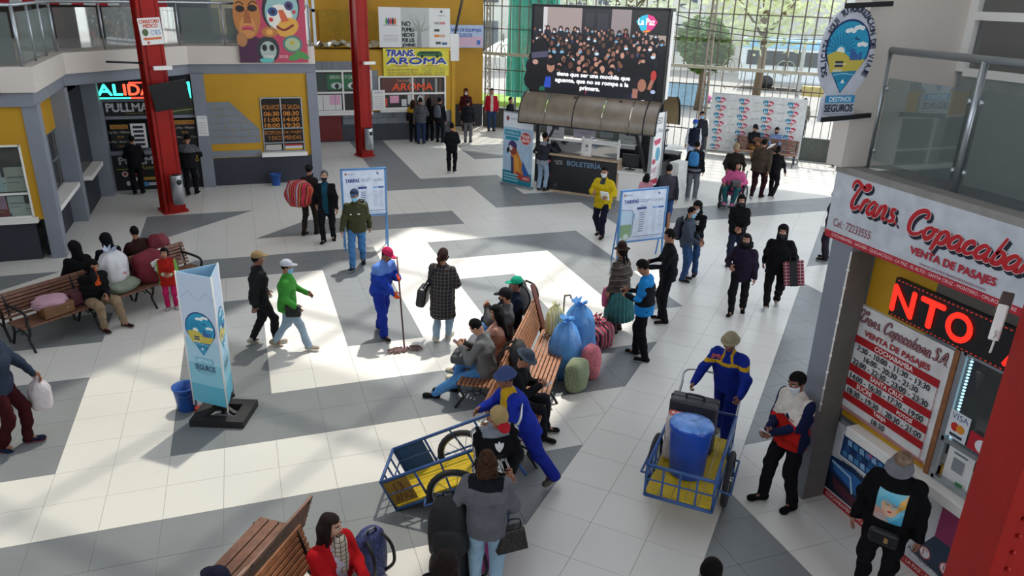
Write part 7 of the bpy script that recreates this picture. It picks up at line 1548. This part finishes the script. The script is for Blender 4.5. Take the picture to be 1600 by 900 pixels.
# --- around the central bench
mzz = mbands('brown_knit', ['#3a2c26', '#2a201e', '#6a5a50', '#332824', '#4c3c34', '#26201e'], 9, 'Z'); mpl = cloth('#3a6a6a')
pZ = person('woman in a brown bowler hat, striped jumper and teal pleated skirt', foot=(963, 519), f=-118, h=1.6, top=mzz, bot='#3a2c30', shoe='#141416', hair='braids', cap=('bowler', '#2c1e1a'), skirt=.62, skc=mpl, fat=1.12, off=.03, hem=.0, P=st(rh=(.22, .12, .9), lh=(-.26, .1, .82)))
o = sack('shawl_bundle', at(pZ, -.22, .16, .55), .07, .05, .36, 'pink striped cloth hanging beside the pleated skirt', mat('pink_shawl', '#a04a6c', .8), 'cloth', tie=False, seed=33)
pAA = person('man in a blue and black jacket reading his phone next to the pleated skirt', foot=(999, 560), f=-105, h=1.7, top='#16181d', bot='#111114', sole='#c8c8c8', P=dict(PHONE, hp=34, rf=(.09, .1, 0), lf=(-.09, -.12, 0)), split=lambda x, y, z: (z > 1.3) | (z < .98) | ((np.abs(x) > .2) & (z > 1.08)), top2='#1f78b8')
def phone(p, label, x=0, y=.36, z=1.1, col='#16161a', side=None):
    b = MB(); b.box((0, 0, 0), (.075, .15, .01)); o = b.build('phone', mat('phone_'+col[1:], col, .3), None, .002); o.location = at(p, x, y, z); o.rotation_euler = (.6, 0, root_j[p.name]['rz']); return tag(o, label, 'phone')
phone(pAA, 'phone held by the man in the blue and black jacket')
def bench_sit(bn, x, y=.24): # a seat on a bench in world space
    return bn.location+Matrix.Rotation(bn.rotation_euler.z, 3, 'Z') @ Vector((x, y, 0))
def dirf(bn, pos):           # facing angle of a sitter on the bench as the viewer sees it
    a = bn.rotation_euler.z; v = Vector((-math.sin(a), math.cos(a))); d = Vector((-pos.x, -pos.y)).normalized(); r = Vector((-d.y, d.x)); return math.degrees(math.atan2(v.dot(r), v.dot(d)))
def sitter(label, bn, x, y=.2, df=0, **k):
    p = bench_sit(bn, x, y); return person(label, p, dirf(bn, p)+df, **k)
sg1 = sitter('seated man with a green cap and navy top, farthest of his row', cb2, .95, h=1.66, top='#161d2e', bot='#26303f', cap=('cap', '#1f9a78'), skin=SKIN2, df=20, P=dict(SIT, lean=-8, lh=(-.2, .25, .64)))
sg2 = sitter('seated man with a black cap, grey shirt and raised jeans knee', cb2, .35, h=1.7, top='#4a4a4c', bot='#4a6f9c', cap=('cap', '#1c1c1f'), mask='k', P=dict(SIT, rh=(.02, .26, .98), lh=(-.04, .28, .96), rf=(.12, .4, .04), lf=(-.1, .55, 0), hp=10))
sg3 = sitter('seated woman with long straight black hair and white shoes on the central bench', cb2, -.2, h=1.64, top='#b08474', bot='#2f4f94', hair='long', hl=.42, shoe='#b8b09c', sole='#d0ccc0', sleeve=.2, P=dict(SIT, rf=(.1, .66, 0), lf=(-.1, .58, 0), hy=-10, hp=16))
sg4 = sitter('seated youth in a grey jumper looking down at a phone, nearest of his row', cb2, -.8, h=1.7, top='#6a6b6c', bot='#4f82b8', shoe='#141416', sole='#1c1c1e', skin=SKIN3, P=dict(SIT, rh=(.08, .34, .84), lh=(-.08, .34, .84), rf=(.14, .5, 0), lf=(-.12, .72, 0), hp=40, lean=8))
phone(sg4, 'phone in the hands of the seated youth in grey', 0, .42, .86, '#5a2c30')
b = MB(); b.box((0, 0, 0), (.34, .3, .13)); o = b.build('messenger_bag', mat('gray_bag', '#3a3c42', .6), None, .04); o.location = at(sg4, 0, .34, .66); o.rotation_euler = (0, 0, root_j[sg4.name]['rz']); tag(o, 'dark grey bag on the lap of the seated youth in grey', 'bag'); b = MB(); b.box((0, 0, .066), (.3, .02, .01)); b.build('zip', M_alu, o)
b = MB(); b.box((0, 0, 0), (.3, .26, .12)); o = b.build('lap_bag', mat('gray_bag2', '#4a4c54', .7), None, .04); o.location = at(sg3, 0, .3, .64); o.rotation_euler = (0, 0, root_j[sg3.name]['rz']); tag(o, 'grey bag on the lap of the long-haired seated woman', 'bag')
sg5 = sitter('seated person in a camouflage sun hat using a white phone', cb1, .9, .08, h=1.66, top='#15161a', bot='#1a1a20', cap=('bucket', None) if False else ('bucket', '#3a4450'), brim=1.05, P=dict(PHONE, **{k: v for k, v in SIT.items() if k not in ('rh', 'lh')}, lean=6) if False else dict(SIT, rh=(.06, .36, .8), lh=(-.06, .36, .8), hp=34, lean=10))
phone(sg5, 'white phone held by the person in the camouflage hat', 0, .46, .8, '#c8ccd0')
backpack(bench_sit(cb2, -.82, -.1)+Vector((.12, -.14, .42)), cb2.rotation_euler.z+PI, 'black backpack between the youth in grey and the camouflage hat', '#121215', .4, .26, .62)
pOO = person('porter in blue overalls and a blue sun hat leaning towards the empty hand cart', head=(789, 594), hz=1.5, f=-68, h=1.68, top='#1c2f96', bot='#1c2a8a', shoe='#5a564e', sole='#8a7a74', skin=SKIN2, cap=('bucket', '#3c4a72'), brim=.92, off=.035, legw=.03, P=st(lean=24, rf=(.1, .28, 0), lf=(-.1, -.42, .03), lfp=.3, rh=(.2, .46, 1.08), lh=(-.2, .46, 1.08), hp=10), split=lambda x, y, z: (y > .13) & (np.abs(x) < .1) & (z > 1.1), top2='#b89420')
pPP = person('man in a black three-striped hoodie and navy and tan cap looking at a phone', head=(773, 640), hz=1.62, f=14, h=1.7, top='#121215', bot='#24344f', cap=('cap', '#a08a60'), cap2='#a8202c', hood=None, P=dict(PHONE, hp=36, rh=(-.02, .32, 1.06), lh=(-.12, .3, 1.08), hy=-14), off=.035, split=lambda x, y, z: np.where((z > 1.36) & (np.hypot(x, y) < .16), 1, np.where((np.abs(x) > .2) & ((np.abs(y-.02) < .006) | (np.abs(y-.045) < .006) | (np.abs(y+.005) < .006)), 2, 0)), top2=['#7a7f88', '#d0d0d0'])
t = chest_art(pPP)
for a in (-.5, 0, .5): t.ell(.02+.035*math.sin(a), 1.23+.045*math.cos(a), .02, .05, '#d4d4d4', rot=-a)
for z in (1.165, 1.178, 1.191): t.rect(-.03, z-.002, .07, z+.002, '#121215')
t.text('adidas', -.06, 1.1, .1, 1.15, '#d4d4d4', bold=.002); decal(pPP, t)
phone(pPP, 'red phone held by the man in the three-striped hoodie', -.06, .4, 1.06, '#b0283a')
pQ = person('woman in a grey hooded jumper and pale jeans seen from behind at the bottom', head=(761, 714), hz=1.62, f=172, h=1.66, top='#63646a', bot='#93b0c4', hair='bob', hcol=mat('streaked_hair', '#3e2819', .7, var=.75, scale=30, bump=.9, bscale=90, spec=.15), fat=1.0, off=.03, P=st(rh=(.2, .26, .98), lh=(-.26, .18, .95), hy=-14), split=lambda x, y, z: (z > 1.34) & (np.hypot(x, y+.02) < .17), top2='#1a1b22', botn='jeans')
backpack(at(pQ, -.36, -.02, .55), root_j[pQ.name]['rz']+PI+.2, 'large black backpack hanging on the left side of the woman in grey', '#131317', .38, .24, .62)
b = MB(); b.add([(-.15, -.06, .3), (.15, -.06, .3), (.15, .06, .3), (-.15, .06, .3), (-.2, -.09, 0), (.2, -.09, 0), (.2, .09, 0), (-.2, .09, 0)], [(0, 1, 2, 3), (7, 6, 5, 4), (0, 4, 5, 1), (1, 5, 6, 2), (2, 6, 7, 3), (3, 7, 4, 0)]); o = b.build('black_handbag', mat('quilted_black', '#1a1716', .35, bump=.8, bscale=22), None, .02); o.scale = (.8, .8, .8); o.location = at(pQ, .24, .06, .6); o.rotation_euler = (0, 0, root_j[pQ.name]['rz']+.5); tag(o, 'black patterned handbag on the right arm of the woman in grey', 'bag')
b = MB(); b.tube(cr([(-.12, 0, .3), (-.09, 0, .4), (.09, 0, .4), (.12, 0, .3)]), .01, 5); b.build('handle', M_black, o)
# --- open floor in the middle
mag = mbands('aguayo_red', ['#b0203a', '#b8283c', '#1c1c24', '#d05a2a', '#b8283c', '#2a5a90', '#c0b0a0', '#b0203a', '#5a1a2a', '#c87a2a', '#1c1c24', '#b8283c'], 4.2, 'X')
pCC = person('man in a dark brown suit with a red striped bundle on his back', foot=(486, 367), f=140, h=1.66, top='#241e1a', bot='#2a2520', shoe='#1a1614', cap=('cap', '#18181a'), mask='b', off=.03, P=st(lean=10, rf=(.1, .1, 0), lf=(-.1, -.14, 0), hy=-20))
r = sack('carrying_cloth', at(pCC, -.02, -.32, .82), .34, .27, .58, 'bright red striped carrying cloth on the back of the man in brown', mag, 'bundle', seed=41, tie=False, rz=root_j[pCC.name]['rz'], lean=(0, .05))
pDD = person('man in a black jacket and teal shirt walking beside the red bundle', foot=(514, 377), f=-12, h=1.7, top='#17171b', bot='#17171c', hair='short', hcol=mat('gray_hair', '#4a4542', .6), mask='k', skin=SKIN3, P=dict(WALK, rf=(.09, .12, 0), lf=(-.09, -.14, .02)), hem=.14, split=lambda x, y, z: (np.abs(x) < .065) & (y > .05), top2='#1c4a5c')
pEE = person('man in an olive jacket, jeans, cap and blue mask walking towards the viewer', foot=(560, 416), f=-8, h=1.7, top='#3a3c28', bot='#3f6c9c', shoe='#1c2434', sole='#a8acb0', cap=('cap', '#2c3850'), mask='b', off=.036, P=dict(WALK2, lf=(-.08, -.2, .05), rf=(.08, .3, 0), lfp=.4, rfp=-.1))
t = chest_art(pEE); t.poly([(-.1, 1.18), (-.05, 1.18), (-.075, 1.22)], '#c8c8c8'); t.rect(.06, 1.19, .11, 1.21, '#c8c8c8'); decal(pEE, t)
backpack(at(pEE, -.1, -.2, .95), root_j[pEE.name]['rz']+PI, 'dark backpack on the back of the man in the olive jacket', '#20221e', .3, .18, .45)
person('man in black with a beige cap walking right beside the green jacket', foot=(412, 538), f=105, h=1.62, top='#1f2022', bot='#1d1d20', shoe='#8a857a', sole='#c8c4b8', cap=('cap', '#8a7452'), skin=SKIN2, off=.03, P=dict(WALK, rf=(.09, .2, 0), lf=(-.09, -.16, .02)))
pGG = person('person in a green jacket and white cap walking right across the floor', foot=(455, 545), f=78, h=1.55, top='#3f8a38', bot='#8fa4b4', shoe='#8f8878', sole='#c0b8a8', cap=('cap', '#b8bcc4'), mask='b', off=.034, P=dict(WALK, rf=(.08, .34, 0), lf=(-.08, -.3, .04), rh=(.24, .2, .9), lh=(-.26, .3, .98)))
b = MB(); b.box((0, 0, 0), (.1, .24, .2)); o = b.build('black_shoulder_bag', M_black, None, .03); o.location = at(pGG, .24, .14, .84); o.rotation_euler = (0, 0, root_j[pGG.name]['rz']); tag(o, 'black shoulder bag of the person in the green jacket', 'bag')
pHH = person('cleaner in blue overalls, pink cap and orange gloves mopping the floor', foot=(598, 524), f=40, h=1.62, top='#1e3a98', bot='#1c2f8c', shoe='#1a1a20', cap=('cap', '#b02450'), gloves='#d8521c', off=.034, legw=.03, skin=SKIN2, P=st(lean=12, rf=(.1, .16, 0), lf=(-.12, -.22, .02), rh=(.02, .42, .86), lh=(-.12, .34, 1.16), hp=30, hy=-18), split=lambda x, y, z: z > 1.24, top2='#5a7cc0')
hR = wrist(pHH, 'R'); hL = wrist(pHH, 'L'); mp_ = G(632, 548); mop = thing('floor_mop', 'long-handled mop with a grey red head held by the cleaner', 'mop', mp_)
dv = (hL-(mp_+Vector((0, 0, .06)))).normalized(); b = MB(); b.tube([Vector((0, 0, .06)), Vector((0, 0, .06))+dv*1.5], .014, 8); b.build('handle', mat('mop_pole', '#4a1c1a', .4), mop)
b = MB(); rd = random.Random(4)
for k in range(60):
    x = -.28+.56*rd.random(); y = (rd.random()-.5)*.16; b.tube([(x*.7, y*.3, .06), (x, y, .035), (x*1.05, y*1.3, .012)], .012, 4)
b.build('mop_head', mat('mop_yarn', '#7a5f5c', .9, var=.4, scale=18), mop)['kind'] = 'stuff'
pII = person('woman in a black checked coat and pale jeans walking away across the sunlit floor', foot=(692, 531), f=165, h=1.64, top=mplaid('check_coat', '#1d1a1a', '#5a5450', 8.5), bot='#93aabc', shoe='#b0aca0', sole='#c8c4b8', hair='pony', hcol=M_bhair, coat=.42, topn='coat', mask='k', P=dict(WALK, rf=(.07, .12, 0), lf=(-.07, -.2, .06), lfp=.6, hy=22, rh=(.2, .22, .95)))
b = MB(); b.box((0, 0, 0), (.16, .34, .34)); o = b.build('black_tote_bag', M_black, None, .05); o.location = at(pII, -.34, -.02, .82); o.rotation_euler = (0, .15, root_j[pII.name]['rz']); tag(o, 'black tote bag on the left shoulder of the woman in the checked coat', 'bag')
b = MB(); b.tube(cr([(0, -.1, .16), (.12, -.05, .5), (.12, .05, .5), (0, .1, .16)]), .012, 5); b.build('strap', M_black, o)
# --- left bench
plw = person('woman in a black coat and beige trousers sitting with a hand on her face', LF_+dL*1.12-nL*.2, dirf(lb1, LF_+dL*1.12), 1.62, top='#121214', bot='#8a7660', shoe='#2a1614', hair='bob', fat=1.15, off=.034, split=lambda x, y, z: (np.abs(x) < .05) & (y > .1) & (z > .8), top2='#b84a1c', P=dict(SIT, pel=(0, .02, .52), rh=(.03, .2, 1.12), lh=(-.06, .34, .62), hp=26, lean=12, rf=(.13, .42, 0), lf=(-.2, .5, 0), re=(.6, .4, -.6)))
for i, (px, py, c, hd, lb_) in enumerate(((143, 386, '#121215', '#121215', 'hooded person in black with back turned, leftmost behind the white sack'), (182, 378, '#141418', '#141418', 'hooded person in black sitting with back turned, in the middle behind the bundles'), (212, 368, '#2c1a16', None, 'person in a brown leather jacket sitting with back turned behind the wine bundle'))):
    po_ = LF_+dL*(1.45+.58*i)-nL*1.0; person(lb_, po_, 180+dirf(lb1, po_), 1.62, top=c, bot='#1a1a1e', hood=hd, off=.036, fat=1.1, P=dict(SIT, lean=10, hy=20 if i == 2 else -10))
pLL = person('little girl in a red coat with green sleeves and pink trousers by the left bench', foot=(270, 482), f=-8, h=1.14, top='#9a2018', bot='#b02058', shoe='#9a9690', child=1.2, hair='pony', coat=.2, topn='coat', off=.036, split=lambda x, y, z: np.where((np.abs(x) > .2) | (y > .225), np.where(y > .25, 2, 1), 0), top2=['#6a9a48', '#b8b4ac'], P=st(rh=(.06, .26, 1.08), lh=(-.1, .24, 1.06), hy=10))
pMM = person('man in dark blue jacket and maroon trousers carrying a plastic bag', foot=(20, 698), f=62, h=1.7, top='#2a3444', bot='#3a1418', shoe='#1c2438', sole='#a8384c', off=.032, P=dict(WALK2, rf=(.1, -.06, 0), lf=(-.1, .16, 0), lh=(-.26, .34, .84), rh=(.26, -.1, .82)))
o = sack('plastic_bag', wrist(pMM, 'L', (0, .03, -.5)), .14, .1, .42, 'white plastic carrier bag held by the man in dark blue', mat('thin_plastic', '#c8c0c4', .3, var=.1, scale=8, bump=.6, bscale=16), 'bag', seed=44)
# --- bottom row
pRR = person('woman in a red jacket with a checked scarf sitting on the bottom bench', head=(512, 800), hz=1.28, f=40, h=1.64, top='#a8161c', bot='#a8a4a0', hair='long', hl=.42, hcol=mat('dark_brown_hair', '#1c0f0b', .65, var=.4, scale=50, bump=.8, bscale=100, spec=.2), off=.034, skin=SKIN3, P=dict(SIT, rh=(.02, .36, .7), lh=(-.1, .34, .68), hy=-24, hp=6, lean=0), split=lambda x, y, z: (np.abs(x) < .06) & (y > .06), top2='#b0aab8')
scf = sack('checked_scarf', at(pRR, -.02, .1, .68), .075, .06, .42, 'black and cream checked scarf of the woman in red', mplaid('scarf_check', '#b4a898', '#2a2624', 11), 'scarf', tie=False, seed=51)
b = MB(); b.tube([(.026*math.cos(a), .026*math.sin(a), 0) for a in np.linspace(0, 2*PI, 13)[:-1]], .008, 5, closed=True); b.lathe([(.018, -.004), (.018, .006)], c=(0, 0, 0), n=12); o = b.build('wrist_watch', M_alu); o.location = wrist(pRR, 'L'); tag(o, 'silver watch on the wrist of the woman in red', 'watch')
person('dark-haired person whose head shows at the bottom edge before the black backpack', head=(694, 868), hz=1.6, f=150, h=1.6, top='#17171a', bot='#1a1a1c', hair='long', hl=.3, hcol=MATS['dark_brown_hair'])
person('person in a navy cap and blue jacket at the bottom edge on the white-banded bench', head=(335, 884), hz=1.3, f=-150, h=1.66, top='#1c4a8a', bot='#22242c', cap=('cap', '#161828'), P=SIT)
person('person with black hair just entering at the bottom edge of the right aisle', head=(1113, 880), hz=1.62, f=175, h=1.62, top='#18181c', bot='#18181c')
# --- right foreground
pVV = person('porter in blue overalls and a beige sun hat pushing the loaded hand cart', foot=(1125, 690), f=-18, h=1.66, top='#16287c', bot='#14246e', shoe='#7a766c', skin=SKIN2, cap=('bucket', '#8a8268'), brim=.84, off=.036, legw=.028, P=st(lean=14, rh=(.3, .48, 1.0), lh=(-.3, .44, 1.0), rf=(.09, -.24, .03), lf=(-.1, .1, 0), hp=20, re=(1, -.2, .1), le=(-1, -.2, .1), rc=1.2, lc=1.2), split=lambda x, y, z: ((np.abs(z-1.26-.1*np.abs(x)) < .022) & (y > .02)) | ((np.abs(np.abs(x)-.05-.25*np.abs(z-1.4)) < .016) & (z > 1.26) & (y > .05)), top2='#b8901c')
t = chest_art(pVV); t.text('EMSA', -.19, 1.285, -.06, 1.33, '#b84a1c', bold=.002); decal(pVV, t)
b = MB(); b.lathe([(.05, 0), (.05, .004)], n=18); b.lathe([(.036, .004), (.036, .006)], n=18, mi=1); o = b.build('shoulder_badge', [M_paper, mat('badge_blue', '#2a4a9a', .6)], pVV); o.location = Vector((.26, .07, 1.3)); o.rotation_euler = (0, 1.2, .5)
pWW = person('man in a red and white waistcoat, navy sleeves and white mask beside the kiosk', foot=(1216, 786), f=-42, h=1.74, top='#a81e18', bot='#15151a', shoe='#101012', sole='#161618', mask='w', skin=SKIN2, off=.034, P=st(rh=(.04, .3, 1.04), lh=(-.02, .3, 1.02), rf=(.14, .12, 0), lf=(-.14, -.06, 0), hp=18), split=lambda x, y, z: np.where((np.abs(x) > .185) | (y > .17), 1, np.where(z > 1.16+.25*np.abs(x)*0+.5*np.clip(.12-np.abs(x), 0, 1), 2, np.where((np.abs(x) < .05) & (z > 1.2), 1, 0))), top2=['#151c3a', '#c4bcb4'])
t = chest_art(pWW); t.line([(.06, 1.24), (.14, 1.22)], .012, '#a83030'); t.line([(.07, 1.21), (.16, 1.19)], .01, '#a83030'); decal(pWW, t)
phone(pWW, 'white phone held by the man in the red and white waistcoat', 0, .38, 1.04, '#c8c8cc')
pXX = person('woman in a grey visor and black hoodie with a printed picture at the bottom right', head=(1414, 712), hz=1.62, f=-6, h=1.68, top='#0f0f11', bot='#121214', cap=('visor', '#6a6a70'), fat=1.15, off=.04, hem=.02, hair='short', hcol=mat('ash_hair', '#6a5440', .5, var=.4, scale=40), P=st(rh=(.3, .06, .8), lh=(-.3, .05, .8), hp=22), skin=SKIN)
t = chest_art(pXX)
x0, z0 = -.12, .98; t.rect(x0, z0, x0+.25, z0+.32, '#6fb4c8'); t.poly([(x0, z0), (x0+.14, z0), (x0+.1, z0+.1), (x0, z0+.14)], '#c8907c'); t.ell(x0+.12, z0+.16, .07, .1, '#d8a888', rot=.3); t.poly([(x0+.02, z0+.22), (x0+.1, z0+.32), (x0+.2, z0+.26), (x0+.18, z0+.2), (x0+.1, z0+.24)], '#58b0cc'); t.poly([(x0+.18, z0+.1), (x0+.25, z0+.2), (x0+.25, z0+.32), (x0+.2, z0+.26)], '#d8a040'); t.poly([(x0+.14, z0), (x0+.25, z0), (x0+.25, z0+.12)], '#3f9cc0'); t.ell(x0+.13, z0+.115, .02, .01, '#b03a44'); t.line([(x0+.08, z0+.19), (x0+.12, z0+.185)], .008, '#2a2024'); t.line([(x0+.15, z0+.19), (x0+.18, z0+.195)], .008, '#2a2024'); decal(pXX, t)
b = MB(); b.box((0, 0, 0), (.26, .08, .16)); o = b.build('waist_bag', M_black, None, .03); o.location = at(pXX, -.02, .24, .86); o.rotation_euler = (0, 0, root_j[pXX.name]['rz']); tag(o, 'black waist bag with a gold clasp worn by the woman in the visor', 'bag'); b = MB(); b.box((-.03, .045, 0), (.035, .01, .05)); b.build('clasp', mat('gold', '#b8945a', .35, .6), o)
person('person in dark clothes standing behind the near red column at the kiosk', (5.55, 3.25), 150, 1.6, top='#17171a', bot='#17171a', hair='long')
# --- beyond the glass
person('pedestrian in a grey jacket walking outside behind the backdrop', (22.6, 26.6), 180, 1.7, top='#6a6a60', bot='#4a4a48')
person('pedestrian in a pink jacket walking outside behind the backdrop', (24.0, 25.6), 180, 1.66, top='#b05a5c', bot='#4a4448', hair='long')
person('pedestrian in a red top standing outside near the lattice column', (19.3, 25.9), 0, 1.66, top='#a84a44', bot='#8a8a84')
